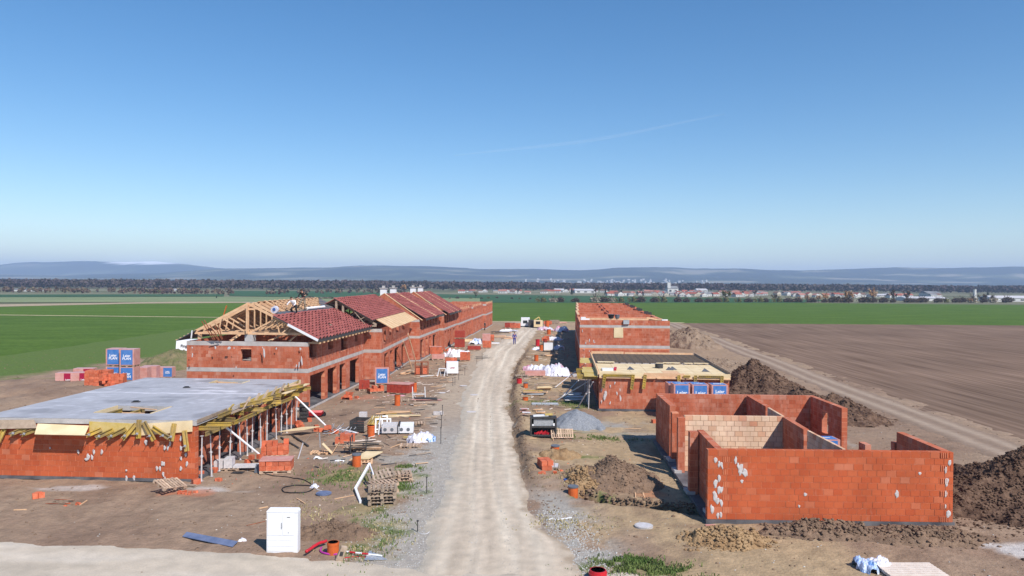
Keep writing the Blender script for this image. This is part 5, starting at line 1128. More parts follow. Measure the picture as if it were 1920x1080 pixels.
# ================================================================== GENERIC SITE ITEMS
def pallet_mesh(mat, n=6):
    m = MB()
    for i in range(n): m.box(-.6+i*(1.1/(n-1)), -.6+i*(1.1/(n-1))+.10, -.4, .4, .122, .144)
    for y in (-.4, -.05, .3): m.box(-.6, .6, y, y+.1, .10, .12)
    for y in (-.4, -.05, .3):
        for x in (-.6, -.07, .46): m.box(x, x+.14, y, y+.1, .022, .10)
    for y in (-.4, -.05, .3): m.box(-.6, .6, y, y+.1, 0, .021)
    return m.mesh('pallet', mat)
PAL = pallet_mesh(MAT['pallet']); PALO = pallet_mesh(MAT['woodo'])
def pallet_parts(mat):   # deck boards as parts
    return None
def pallet(px, py, label, rz=0, tilt=(0, 0), group=None, mat='pallet', dz=0, n=7, scale=1):
    p = GP(px, py, dz); t = thing('wooden_pallet', label, 'pallet', tuple(p), rz, group)
    t.rotation_euler = (tilt[0], tilt[1], rz); t.scale = (scale,)*3
    bd = MB().box(-.05, .05, -.4, .4, 0, .022).mesh('deck_board', MAT[mat])
    for i in range(n): inst(bd, 'deck_board', t, (-.55+i*1.1/(n-1), 0, .122))
    st = MB().box(-.6, .6, -.05, .05, 0, .02)
    for x in (-.53, 0, .53): st.box(x-.07, x+.07, -.05, .05, -.078, 0).box(x-.07, x+.07, -.05, .05, -.1, -.079)
    sm_ = st.mesh('stringer', MAT[mat])
    for y in (-.35, 0, .35): inst(sm_, 'stringer', t, (0, y, .101))
    return t
def pallet_stack(px, py, labels, rz, group, jitter=.05, mat='pallet', dz0=0):
    p = GP(px, py); k = None
    for i, lab in enumerate(labels):
        t = thing('wooden_pallet', lab, 'pallet', (p.x+random.uniform(-jitter, jitter), p.y+random.uniform(-jitter, jitter), p.z+i*.146+dz0), rz+random.uniform(-.06, .06), group)
        bd = MB().box(-.05, .05, -.4, .4, 0, .022).mesh('deck_board', MAT[mat])
        for j in range(7): inst(bd, 'deck_board', t, (-.55+j*1.1/6, 0, .122))
        st = MB().box(-.6, .6, -.05, .05, 0, .02)
        for x in (-.53, 0, .53): st.box(x-.07, x+.07, -.05, .05, -.078, 0).box(x-.07, x+.07, -.05, .05, -.1, -.079)
        sm_ = st.mesh('stringer', MAT[mat])
        for y in (-.35, 0, .35): inst(sm_, 'stringer', t, (0, y, .101))
def text_mesh(s, size, mat, bold=.012):
    c = bpy.data.curves.new('lettering', 'FONT'); c.body = s; c.size = size; c.align_x = 'CENTER'; c.align_y = 'CENTER'; c.offset = bold*size/.3*.6; c.extrude = .002; c.space_line = .85
    o = bpy.data.objects.new('lettering', c); COL.objects.link(o); dg = bpy.context.evaluated_depsgraph_get(); me = bpy.data.meshes.new_from_object(o.evaluated_get(dg)); bpy.data.objects.remove(o); me.materials.clear(); me.materials.append(MAT[mat]); return me
TXT = text_mesh('Leier\nPLAN', .30, 'lwhite'); TXT1 = text_mesh('Leier', .34, 'lwhite'); TXT2 = text_mesh('Finger', .32, 'cgrey'); TXTs = text_mesh('Leier', .26, 'lred')
blkm = {}
def brick_pallet(loc, label, rz=0, rows=4, nx=4, ny=3, wrap=None, print_='lblue', faces=('f',), group=None, mat='brickhalf', bw=.30, bd=.30, drop=0, seed=0, pal=True, txt=None, top_print=False, base=None, cap=None):
    t = thing('brick_pallet', label, 'brick pallet', tuple(loc), rz, group); rnd = random.Random(seed); z0 = .144 if pal else 0
    Wd, Dp, Hh = nx*bw, ny*bd, rows*.235
    if pal: o = inst(PAL, 'pallet', t, (0, 0, 0)); o.scale = (Wd/1.2, Dp/.8, 1)
    if not wrap:
        key = (bw, bd, mat)
        if key not in blkm: blkm[key] = MB().box(-bw/2+.006, bw/2-.006, -bd/2+.006, bd/2-.006, 0, .225).mesh('block', MAT[mat])
        for r in range(rows):
            for i in range(nx):
                for j in range(ny):
                    if r == rows-1 and rnd.random() < drop: continue
                    if r < rows-1 and 0 < i < nx-1 and 0 < j < ny-1: continue
                    inst(blkm[key], 'brick', t, (-Wd/2+(i+.5)*bw+rnd.uniform(-.012, .012), -Dp/2+(j+.5)*bd+rnd.uniform(-.012, .012), z0+r*.232), rnd.uniform(-.03, .03))
        if cap: MB().box(-Wd/2-.02, Wd/2+.02, -Dp/2-.02, Dp/2+.02, z0+Hh, z0+Hh+.05).build('cover_sheet', MAT[cap], t)
    else:
        m = MB()
        for r in range(rows):
            e = rnd.uniform(-.008, .008); m.box(-Wd/2+e, Wd/2+e, -Dp/2, Dp/2, z0+r*Hh/rows+.006, z0+(r+1)*Hh/rows-.004)
        m.box(-Wd/2+.01, Wd/2-.01, -Dp/2+.01, Dp/2-.01, z0, z0+Hh-.01); m.build('wrapped_blocks', MAT[wrap], t)
        for f in faces:
            if f == 'f': q = MB().box(-Wd*.40, Wd*.40, -Dp/2-.012, -Dp/2-.006, z0+.06, z0+Hh-.06)
            elif f == 'fl': q = MB().box(-Wd*.5, -Wd*.02, -Dp/2-.012, -Dp/2-.006, z0+.04, z0+Hh-.04)
            elif f == 'fr': q = MB().box(Wd*.02, Wd*.5, -Dp/2-.012, -Dp/2-.006, z0+.04, z0+Hh-.04)
            elif f == 'r': q = MB().box(Wd/2+.006, Wd/2+.012, -Dp*.42, Dp*.42, z0+.06, z0+Hh-.06)
            elif f == 't': q = MB().box(-Wd*.42, Wd*.42, -Dp*.42, Dp*.42, z0+Hh+.004, z0+Hh+.012)
            o = q.build('printed_label', MAT[print_], t)
            tm = txt or TXT
            xo = {'fl': -Wd*.26, 'fr': Wd*.26}.get(f, 0)
            sc = min(1, Hh/1.0)*({'fl': .62, 'fr': .62}.get(f, 1))
            if f in ('f', 'fl', 'fr'):
                inst(tm, 'lettering', o, (xo, -Dp/2-.016, z0+Hh/2), 0, (sc,)*3, rot=(R(90), 0, 0))
            elif f == 'r': inst(tm, 'lettering', o, (Wd/2+.016, 0, z0+Hh/2), 0, (sc*.9,)*3, rot=(R(90), 0, R(90)))
            elif f == 't': inst(tm, 'lettering', o, (0, 0, z0+Hh+.016), 0, (.9,)*3)
    return t
def pipe_riser(px, py, h, r, label, lid=False, lean=0, mat='orange', group='upright drain pipes'):
    p = GP(px, py, -.05); t = thing('drain_pipe', label, 'pipe', tuple(p), 0, group); t.rotation_euler = (lean*.4, lean, 0); n = 18
    m = MB(); o = 0
    m.tube([(0, 0, 0), (0, 0, h)], r, n, False); m.tube([(0, 0, h), (0, 0, h-.12*h-.05)], r*.9, n, False)
    k = len(m.v); a = n; b = 2*n
    for i in range(n): m.f.append((n+i, n+(i+1) % n, 2*n+(i+1) % n, 2*n+i)); m.t.append(.5)
    m.cyl((0, 0, .02), r*.9, .02, n); m.tube([(0, 0, h-.10), (0, 0, h-.03)], r*1.06, n, True) if not lid else None
    m.build('pipe', MAT[mat], t)
    if lid: MB().cyl((0, 0, h), r*1.1, .06, n).build('lid', MAT['grey'], t)
    else: MB().cyl((0, 0, h*.5), r*.88, .01, n).build('pipe_bore', MAT['dark'], t)
    return t
def blobmesh(w, d, h, seed, mats, n=5, step=.06, amp=1.0):
    xs = np.arange(-w/2, w/2+.01, step); ys = np.arange(-d/2, d/2+.01, step)
    def zf(X, Y):
        r = np.hypot(X/(w/2), Y/(d/2))+(fbm(X*1.6*max(1, 1.6/w), Y*1.6*max(1, 1.6/w), seed, 3)-.5)*1.1
        k = max(1.0, 1.6/w); z = h*np.clip(1-r**2, 0, 1)**.5*(.15+1.3*fbm(X*2.2*k, Y*2.2*k, seed+2, 3))+np.abs(fbm(X*5*k, Y*5*k, seed+4, 3)-.5)*.85*h*amp*np.clip(1-r, 0, 1)**.3
        return np.where(r < 1.0, z, -.08)
    return xs, ys, zf
def foil_heap(px, py, w, d, h, label, mats, seed, cat='plastic sheeting', name='plastic_sheeting'):
    p = GP(px, py); t = thing(name, label, cat, tuple(p))
    for i, mt in enumerate(mats):
        r = random.Random(seed+i); xs, ys, zf = blobmesh(w*r.uniform(.45, .7) if i else w*.85, d*r.uniform(.5, .9), h*r.uniform(.7, 1.05), seed+i*3, None, step=max(.018, w/40))
        o = grid_obj('foil', xs, ys, zf, None, MAT[mt], None, False); o.parent = t; o.location = ((r.uniform(-.3, .3)*w) if i else 0, r.uniform(-.3, .3)*d if i else 0, .01*i)
    return t
def planks(px, py, label, n=5, L=2.2, w=.16, th=.05, rz=0, spread=.5, mats=('wood', 'woodo'), seed=0, cat='timber', name='plank_pile', yel=False, stackz=.05):
    p = GP(px, py); t = thing(name, label, cat, tuple(p), rz); r = random.Random(seed)
    for i in range(n):
        l = L*r.uniform(.6, 1); m = MB().box(-l/2, l/2, -w/2, w/2, 0, th); o = m.build('plank', MAT[r.choice(mats)], t)
        o.location = (r.uniform(-.2, .2)*L*.5, r.uniform(-spread, spread), .01+stackz*(i % 4)+.003*i); o.rotation_euler = (r.uniform(-.05, .05), r.uniform(-.03, .03), r.uniform(-.22, .22))
    return t
def post(px, py, h, label, r=.02, mat='dark', group='dark marker stakes along the road', cap=True, lean=0):
    p = GP(px, py, -.03); t = thing('marker_stake', label, 'stake', tuple(p), 0, group); t.rotation_euler = (0, lean, 0)
    MB().tube([(0, 0, 0), (0, 0, h)], r, 6).build('stake', MAT[mat], t)
    if cap: MB().tube([(0, 0, h), (0, 0, h+.05)], r*2.0, 8).build('stake_head', MAT[mat], t)
def cable(name, label, cat, pts, r, mat, closed=False):
    P = [GP(x, y) for x, y in pts]; Q = []
    for i in range(len(P)-1):
        p0, p1, p2, p3 = P[max(i-1, 0)], P[i], P[i+1], P[min(i+2, len(P)-1)]
        for k in range(6):
            t = k/6; q = .5*((2*p1)+(p2-p0)*t+(2*p0-5*p1+4*p2-p3)*t*t+(3*p1-p0-3*p2+p3)*t**3); Q.append((q.x, q.y, h0(q.x, q.y)+r))
    Q.append((P[-1].x, P[-1].y, P[-1].z+r)); o = MB().tube(Q, r, 6).build(name, MAT[mat], None, smooth=True); tag(o, label, cat); return o
def loose(px, py, n, label, seed=0, spread=(.6, .4), mat='brickhalf', size=(.3, .25, .225), cat='bricks', name='loose_bricks', stack=1, rz=0):
    p = GP(px, py); t = thing(name, label, cat, tuple(p), rz); r = random.Random(seed); me = MB().box(-size[0]/2, size[0]/2, -size[1]/2, size[1]/2, 0, size[2]).mesh('block', MAT[mat])
    for i in range(n):
        lv = i // max(1, int(n/stack+.99)); o = inst(me, 'brick', t, (r.uniform(-1, 1)*spread[0]*(1-.35*lv), r.uniform(-1, 1)*spread[1]*(1-.35*lv), lv*size[2]*.98), r.uniform(-.5, .5), (r.uniform(.6, 1), 1, 1)); o.rotation_euler = (r.uniform(-.1, .1)*(stack == 1), r.uniform(-.12, .12)*(stack == 1), r.uniform(-.7, .7))
    return t

#  foreground left
p = GP(529, 1036); t = thing('utility_cabinet', 'tall white utility cabinet with two doors standing in bare soil', 'cabinet', tuple(p)); W2, D2, H2 = .54, .32, 1.46
MB().box(-W2, W2, 0, D2, -.05, H2-.06).build('body', MAT['white'], t)
m = MB(); m.add([(-W2-.005, -.02, H2-.06), (W2+.005, -.02, H2-.06), (W2+.005, D2+.02, H2-.06), (-W2-.005, D2+.02, H2-.06), (-W2-.0, -.01, H2-.02), (W2+.0, -.01, H2-.02), (W2-.03, D2, H2+.02), (-W2+.03, D2, H2+.02)], BOXF); m.build('roof', MAT['white'], t)
for x0, x1 in ((-W2+.03, -.008), (.008, W2-.12)):
    d_ = MB().box(x0, x1, -.014, -.001, .60, H2-.11).build('door', MAT['white'], t)
    if x0 > 0: MB().box(x0+.16, x0+.27, -.020, -.0145, H2-.24, H2-.22).build('vent_slot', MAT['dark'], d_); MB().box(x0+.2, x0+.225, -.022, -.0145, .68, .72).build('lock', MAT['steel'], d_)
MB().box(-.02, .005, -.045, -.015, .85, 1.05).build('handle', MAT['steel'], t)
for z in (.02, .21, .40): MB().box(-W2+.03, W2-.12, -.012, -.001, z+.012, z+.17).build('plinth_panel', MAT['white'], t)
pipe_riser(624.5, 1038, .46, .20, 'orange drain pipe stub beside the white cabinet, with red hoses round it')
cable('corrugated_pipe', 'thick red corrugated pipe curving down from the orange stub left', 'pipe', [(612, 1023), (600, 1027), (588, 1034), (574, 1044)], .055, 'red').location.z = .12
cable('cable_duct', 'red and magenta duct looped round the orange pipe stub', 'pipe', [(603, 1028), (601, 1035), (612, 1040), (632, 1041)], .035, 'mag')
p = GP(636, 1052); t = thing('sign_base', 'grey recycled plastic sign base standing on edge by the orange stub', 'sign base', tuple(p), .3); t.rotation_euler = (.15, .22, .35)
m = MB(); m.add([(-.13, 0, 0), (.10, 0, 0), (.16, 0, .5), (-.04, 0, .5), (-.13, .13, 0), (.10, .13, 0), (.16, .13, .5), (-.04, .13, .5)], [(0, 1, 2, 3), (7, 6, 5, 4), (0, 4, 5, 1), (1, 5, 6, 2), (2, 6, 7, 3), (3, 7, 4, 0)]); m.build('block', MAT['woodo'], t); MB().box(-.04, .07, -.01, 0, .18, .34).build('socket', MAT['dark'], t)
a_, b_ = GP(643, 1036, .05), GP(716, 1047, .09); t = thing('fallen_road_sign', 'fallen triangular road sign, grey back up, on a red and white pole', 'road sign', tuple(a_)); d_ = (b_-a_)
for i in range(6): MB().tube([tuple(d_*(i/6)), tuple(d_*((i+1)/6))], .032, 8).build('pole_band', MAT['white' if i % 2 == 0 or i > 3 else 'red'], t)
q = [GP(683, 1052, .04)-a_, GP(693, 1037, .10)-a_, GP(726, 1051, .04)-a_]; m = MB(); m.add([tuple(v) for v in q]+[tuple(v-Vector((0, 0, .015))) for v in q], [(0, 2, 1), (3, 4, 5), (0, 1, 4, 3), (1, 2, 5, 4), (2, 0, 3, 5)]); m.build('sign_back', MAT['steel'], t)
m = MB().bar(q[0]*.6+q[1]*.4+Vector((0, 0, .02)), q[2]*.5+q[1]*.5+Vector((0, 0, .02)), .05, .02); m.build('clamp_rail', MAT['prop'], t)
cable('red_rod', 'thin red rod lying in front of the fallen road sign pole', 'rod', [(634, 1050), (660, 1045), (690, 1046)], .015, 'red')
# blue grey sheet
q = [GP(342, 1008, .05), GP(350, 1002, .10), GP(446, 1020, .10), GP(436, 1027, .04)]; m = MB(); m.add([tuple(v-q[0]) for v in q]+[tuple(v-q[0]-Vector((0, 0, .02))) for v in q], BOXF); t = m.build('membrane_strip', MAT['bluegrey'], None, loc=tuple(q[0])); tag(t, 'long blue grey membrane strip lying on the soil left of the cabinet', 'membrane strip')
foil_heap(455, 1014, .35, .2, .1, 'small white scrap of foil between the grey strip and the cabinet', ['foil', 'white'], 3, 'foil scrap', 'foil_scrap')
def stick(px1, py1, px2, py2, label, r=.02, mat='wood', name='timber_stick', cat='stick'):
    a = GP(px1, py1, r); b = GP(px2, py2, r); o = MB().bar((0, 0, 0), tuple(b-a), r*2, r*1.6).build(name, MAT[mat], None, loc=tuple(a)); tag(o, label, cat)
stick(486, 954, 502, 951, 'short pale stick behind the top of the cabinet'); stick(462, 986, 497, 978, 'thin dark rod on the soil left of the cabinet', .012, 'rust'); stick(556, 935, 572, 945, 'pale splinter on the soil below the black cable ring')
stick(80, 960, 152, 958, 'long pale lath on the soil at the far left', .015) if False else stick(26, 957, 50, 956, 'pale lath on the soil at the far left'); stick(150, 948, 163, 939, 'twisted pale lath on the soil right of the brick scraps')
loose(71, 934, 3, 'broken red block lying alone on the soil, far left', 4, (.12, .1))
planks(115, 943, 'litter of thin reddish laths on the soil before the slab house', 7, .9, .03, .02, .1, .35, ('woodo', 'rust'), 3, 'laths', 'lath_litter', stackz=.02)
loose(140, 948, 5, 'reddish brick crumbs among the laths', 5, (.5, .3), size=(.12, .1, .05))
# leaning pallet at slab house
t = pallet(318, 921, 'weathered pallet leaning with rubble at the slab house corner', 1.25, (.0, 0), n=8); t.rotation_euler = (R(20), R(8), R(62)); t.location.z += .25
loose(352, 925, 14, 'orange brick rubble beside the leaning pallet', 7, (.45, .2), size=(.14, .12, .08)); planks(350, 913, 'grey board lying over the brick rubble', 2, .9, .22, .03, -.1, .1, ('woodo',), 5, 'board', 'loose_board')
for i, (px, py, lab) in enumerate(((368, 908, 'orange block set under the corner prop of the slab'), (377, 893, 'orange block under the second prop of the slab'), (401, 886, 'orange block beside the grey concrete blocks'))): loose(px, py, 1, lab, 9+i, (.01, .01), rz=.2, size=(.36, .25, .24), name='foot_block', cat='brick')
loose(411, 902, 2, 'broken red block on the soil right of the slab corner', 14, (.12, .06), size=(.22, .18, .14))
p = GP(428, 881); t = thing('concrete_blocks', 'pale grey concrete blocks and slab on a pallet by the props', 'concrete blocks', tuple(p), .1); inst(PAL, 'pallet', t)
for b in ((-.62, -.2, -.3, .3, .15, .5), (-.15, .25, -.28, .32, .15, .62), (.3, 1.5, -.3, .3, .15, .24)): MB().box(*b).build('block', MAT['prop'], t)
p = GP(519, 884); brick_pallet(p, 'pallet of orange blocks with a pale cover slab by the leaning brace', .12, 2, 5, 3, None, bw=.30, seed=3, cap='wrap')
planks(505, 858, 'grey tile scrap on top of the covered block pallet', 2, .3, .2, .04, .2, .1, ('woodo',), 6, 'offcuts', 'tile_scrap') if False else None
m = MB(); m.obox((0, 0, 0), (.30, -.05, 0), (.05, .12, .4), (-.02, 0, .02)); t = m.build('leaning_sheet', MAT['grey'], None, loc=tuple(GP(477, 887))); tag(t, 'dark panel leaning on the left end of the covered block pallet', 'panel')
o = MB().box(-.28, .28, -.2, .2, 0, .02).build('black_sheet', MAT['black'], None, loc=tuple(GP(446, 887, .02))); tag(o, 'small black sheet lying below the grey concrete blocks', 'sheet')
cable('black_cable', 'black cable running right from the pallet to the cable ring', 'cable', [(440, 878), (470, 884), (505, 891), (545, 896), (575, 903), (588, 912)], .022, 'black')
cable('cable_ring', 'black hose ring lying on the soil in front of the pallets', 'hose', [(588, 912), (565, 911), (540, 913), (529, 918), (535, 924), (560, 925), (580, 922), (590, 915)], .026, 'black')
foil_heap(590, 914, .5, .4, .15, 'knot of white strapping at the end of the cable ring', ['foil'], 12, 'strapping', 'strapping_knot')
cable('white_strap', 'white plastic strap trailing from the cable ring', 'strap', [(590, 898), (588, 906), (591, 915), (605, 921), (620, 926)], .012, 'white')
p = GP(607, 926); t = thing('round_lid', 'round blue grey lid lying flat right of the cable ring', 'lid', tuple(p)); MB().cyl((0, 0, .0), .34, .05, 20).build('disc', MAT['bluegrey'], t); MB().cyl((0, 0, .05), .28, .02, 20).build('raised_centre', MAT['bluegrey'], t)
# white pipe angle standing against the pallets
a_, b_, c_, e_ = GP(693, 899, .75), GP(666, 922, .12), GP(676, 944, .05), GP(700, 914, .6)
t = thing('drain_elbow', 'bent white square pipe propped against the front pallet stack', 'pipe', tuple(b_)); MB().bar((0, 0, 0), tuple(a_-b_), .10).build('long_leg', MAT['white'], t); MB().bar((.02, 0, 0), tuple(c_-b_), .10).build('short_leg', MAT['white'], t); MB().bar(tuple(a_-b_), tuple(e_-b_), .05).build('strut', MAT['white'], t)
pallet_stack(716, 943, ['bottom pallet of the nearest weathered stack, in front of the white pipe', 'second lowest pallet of the nearest weathered stack', 'middle pallet of the nearest weathered stack', 'fourth pallet of the nearest weathered stack', 'topmost pallet of the nearest weathered stack'], .15, 'weathered pallets stacked by the road', mat='woodo')
pallet_stack(718, 922, ['bottom pallet directly behind the nearest stack', 'middle pallet directly behind the nearest stack', 'top pallet directly behind the nearest stack, reddish'], .5, 'weathered pallets stacked by the road')
pallet_stack(748, 903, ['bottom pallet of the right rear stack', 'second pallet of the right rear stack', 'top pallet of the right rear stack, palest'], .2, 'weathered pallets stacked by the road')
t = pallet(715, 912, 'pallet tilted on the pile, left rear, with grey boards', .9, (.0, 0), mat='woodo', group='weathered pallets stacked by the road'); t.rotation_euler = (R(14), R(-10), R(20)); t.location.z += .45
stick(627, 936, 664, 929, 'crooked pale lath on the grass left of the white pipe', .014); stick(690, 930, 708, 934, 'short pale lath under the white pipe', .02)
for px, py, h_, lab in ((800, 925, .72, 'tall black stake with a round head on the grey gravel'), (783, 997, .42, 'short black stake nearest the camera on the grey gravel'), (826.5, 832, .95, 'black stake beside the colourful plastic heap'), (827.5, 803, .85, 'black stake behind the plastic heap stake'), (829.5, 779, .72, 'black stake beside the white slab'), (849, 724, .7, 'dark stake pair, left one, left of the road'), (853, 722, .7, 'dark stake pair, right one, left of the road'), (860, 712, .6, 'dark slanting stake left of the road'), (871.5, 704, .7, 'dark stake left of the road below the white sack'), (894, 682, .8, 'dark stake left of the road near the orange frames'), (904, 676, .9, 'dark stake left of the road, farthest along')):
    post(px, py, h_, lab)
cable('white_wire', 'white wire curling on the gravel by the short stake', 'wire', [(783, 997), (790, 1001), (800, 1001), (805, 997)], .008, 'white')
o = MB().box(-.35, .35, -.12, .12, 0, .22).build('kerb_stone', MAT['mortar'], None, loc=tuple(GP(822, 778))); tag(o, 'pale kerb stone lying beside a black stake at the road', 'kerb stone')
for px, py, lab in ((869, 724, 'thin white sheet flat on the road edge, farthest'), (889, 741, 'thin white sheet flat on the road, middle'), (884, 773, 'thin white sheet flat on the road, nearest'), (828, 737, 'pale board lying left of the road sheets')):
    o = MB().cyl((0, 0, 0), .36, .015, 10).build('flat_sheet', MAT['mortar'], None, loc=tuple(GP(px, py, .03))); tag(o, lab, 'sheet')

#  left yard, middle
pipe_riser(668.5, 874, .62, .22, 'orange drain pipe with a dark lid in front of the plywood sheets', True)
pipe_riser(695.5, 820, .78, .23, 'orange drain pipe right of the dark crate')
pipe_riser(745, 760, .85, .22, 'orange drain pipe below the dark red block pallet'); pipe_riser(776.5, 735, .85, .22, 'orange drain pipe right of the dark red block pallet')
# plywood over pallets
t = pallet(677, 868, 'pale pallet under the plywood sheets by the lidded pipe', .15, mat='wood'); p = GP(682, 863, .17)
o = MB(); o.add([(-.55, -.55, 0), (.35, -.5, 0), (.85, .9, .06), (-.05, .9, .06), (-.55, -.55, .05), (.35, -.5, .05), (.85, .9, .11), (-.05, .9, .11)], BOXF); o = o.build('plywood_sheet', MAT['woodp'], None, loc=tuple(p)); tag(o, 'plywood sheets stacked on a pallet behind the lidded orange pipe', 'plywood')
# black rack with boards
p = GP(673, 850); t = thing('steel_rack', 'low black steel rack full of pale boards and rods', 'rack', tuple(p), .08); m = MB()
for x in (-.42, .42):
    for y in (-.3, .5): m.bar((x, y, 0), (x, y, .95), .05)
for z in (.12, .4): m.bar((-.42, -.3, z), (.42, -.3, z), .04).bar((-.42, .5, z), (.42, .5, z), .04).bar((-.42, -.3, z), (-.42, .5, z), .04).bar((.42, -.3, z), (.42, .5, z), .04)
m.bar((-.42, -.3, .93), (-.42, .5, .93), .04); m.build('frame', MAT['dark'], t)
r = random.Random(2)
for i in range(14): o = MB().bar((-.6-r.random()*.3, r.uniform(-.3, .5), .15+i*.035), (1.0+r.random()*.4, r.uniform(-.3, .6), .15+i*.03), .10, .03).build('board', MAT[r.choice(['wood', 'dark', 'woodo', 'pallet', 'woodo'])], t)
pallet(690, 848, 'pallet under loose boards at the right end of the black rack', .1); planks(688, 832, 'pale boards laid across the pallet behind the rack', 6, 1.6, .14, .04, .1, .35, ('palletw', 'wood', 'woodo'), 5)
brick_pallet(GP(647, 833), 'small pallet of orange blocks left of the black rack', .2, 2, 4, 3, None, bw=.28, drop=.35, seed=9)
planks(655, 815, 'white and pink boards leaning over the orange blocks', 4, 1.5, .2, .04, -.5, .2, ('wrap', 'white'), 8)
p = GP(641, 812); t = thing('steel_props', 'tangle of grey steel props and clamps behind the orange blocks', 'steel props', tuple(p)); m = MB(); r = random.Random(4)
for i in range(26): a = Vector((r.uniform(-.8, .8), r.uniform(-.9, .9), r.uniform(.02, .3))); m.tube([a, a+Vector((r.uniform(-.6, .6), r.uniform(-.9, .9), r.uniform(0, .35)))], .022, 5)
m.build('props', MAT['steel'], t, kind='stuff')
# dark crate
p = GP(683, 808); t = thing('timber_crate', 'open dark wooden crate with yellow slats sticking out', 'crate', tuple(p), -.12)
for i in range(5): MB().box(-.75, .15, -.5, -.46, .05+i*.13, .16+i*.13).build('front_board', MAT['dark'], t)
for i in range(5): MB().box(.15, .19, -.5, .9, .05+i*.13, .16+i*.13).build('side_board', MAT['woodo'], t)
MB().box(-.79, -.75, -.5, .9, 0, .72).build('side_board', MAT['dark'], t); MB().box(-.75, .15, .86, .9, 0, .7).build('back_board', MAT['dark'], t); MB().box(-.75, .15, -.46, .86, .4, .44).build('load', MAT['rust'], t)
for i in range(5): MB().bar((.2+i*.14, 0, .4), (.35+i*.14, .7, .85), .09, .03).build('yellow_slat', MAT['beam'], t)
for i, (px, py) in enumerate(((712, 806), (718, 812))):
    p = GP(px, py); t = thing('plastic_rack', ('white plastic frame behind the orange pipe, upper', 'white plastic frame right of the orange pipe, lower')[i], 'frame', tuple(p), .1+.1*i); t.rotation_euler = (R(-35), 0, .15)
    for b in ((-.5, .5, 0, .08), (-.5, .5, .9, .98)): MB().box(b[0], b[1], -.03, .03, b[2], b[3]).build('rail', MAT['white'], t)
    for x in (-.5, -.1, .42): MB().box(x, x+.08, -.03, .03, .08, .9).build('stile', MAT['white'], t)
p = GP(749, 812); t = thing('polystyrene_blocks', 'white and black polystyrene packs with holes beside the white frames', 'polystyrene packs', tuple(p), .08)
for i in range(2):
    for j in range(3):
        o = MB().box(-1.05+i*1.0, -.12+i*1.0, -.5+j*.36, -.2+j*.36, .1, .5+.05*j).build('pack', MAT['white' if i else 'prop'], t)
        for k in range(2): MB().tube([(-.85+i*1.0+k*.42, -.505+j*.36, .32), (-.85+i*1.0+k*.42, -.515+j*.36, .32)], .11, 8).build('hole', MAT['grey'], o)
MB().box(-.03, .05, -.5, .4, .1, .7).build('divider', MAT['black'], t); MB().bar((-1.25, -.6, .05), (-1.15, -.55, 1.1), .07).build('post', MAT['white'], t)
planks(742, 776, 'stack of dark and yellow boards behind the polystyrene packs', 7, 2.6, .18, .05, .12, .8, ('woodo', 'beam', 'dark', 'wood'), 11); planks(755, 781, 'long pale yellow board with dark edge on the soil', 2, 2.8, .3, .05, .15, .1, ('woodp',), 12)
pallet(780, 796, 'reddish pallet right of the polystyrene packs', .15); planks(775, 800, 'dark board under the reddish pallet', 1, 1.2, .15, .05, .05, .05, ('dark',), 2)
foil_heap(789, 827, 1.7, 1.7, .45, 'crumpled heap of white, blue and yellow plastic bags by the stakes', ['foil', 'foilb', 'white', 'woody', 'foil'], 40)
planks(765, 828, 'two brown boards beside the plastic bags', 3, 1.1, .2, .08, -.3, .35, ('woodo', 'woody'), 15); pallet(770, 838, 'flat reddish pallet with brick crumbs below the plastic bags', .05)
stick(720, 813, 737, 825, 'thin curved dark rod on the soil below the packs', .015, 'dark'); stick(716, 829, 730, 836, 'thin dark rod on the soil left of the low pallet', .015, 'dark'); stick(650, 837, 700, 836, 'long pale lath on the soil right of the rack', .012)
o = MB().box(-.25, .25, -.2, .2, 0, .42).build('grey_block', MAT['prop'], None, loc=tuple(GP(681, 784))); tag(o, 'single pale grey block standing alone on the soil', 'block')
# left of the middle yard
brick_pallet(GP(516, 855), 'tiered stack of orange blocks on a pallet right of the props', .25, 3, 5, 3, None, bw=.28, drop=.6, seed=14)
p = GP(556, 815, .25); o = MB(); o.add([(-1.0, -.5, 0), (.5, -.35, .1), (1.3, .5, .15), (.2, .5, .1), (-1.0, -.5, .03), (.5, -.35, .13), (1.3, .5, .18), (.2, .5, .13)], BOXF); o = o.build('plywood_sheet', MAT['woodp'], None, loc=tuple(p)); tag(o, 'warped plywood sheet lying by the props of the slab house', 'plywood')
for i, (x1, y1, x2, y2) in enumerate(((527, 822, 560, 842), (548, 818, 578, 838), (600, 795, 560, 845))): stick(x1, y1, x2, y2 if i < 2 else y2, ('dark board on the soil below the plywood sheet, left', 'dark board on the soil below the plywood sheet, right', 'thin dark lath crossing the soil behind the props')[i], .05 if i < 2 else .02, 'dark' if i < 2 else 'woodo', 'dark_board', 'board')
o = MB().tube([tuple(GP(568, 832, .04)-GP(559, 861, .04)), (0, 0, 0)], .035, 8).build('steel_tube', MAT['prop'], None, loc=tuple(GP(559, 861, .04))); tag(o, 'short pale prop lying on the soil right of the tiered blocks', 'tube')
loose(608, 811, 7, 'orange blocks at the foot of the long leaning brace', 22, (.9, .3), stack=2); loose(488, 868, 7, 'orange blocks behind the covered block pallet', 23, (.8, .3), stack=2); loose(572, 790, 3, 'broken orange blocks under the far props', 25, (.4, .2)); loose(552, 800, 6, 'orange blocks near the end of the slab house props', 24, (.6, .6), stack=2)
t = pallet(600, 850, 'small pale pallet left of the folded boards', .05, mat='wood', scale=.8); p = GP(622, 852); t = thing('folded_boards', 'two pale boards leaning together like a tent', 'boards', tuple(p))
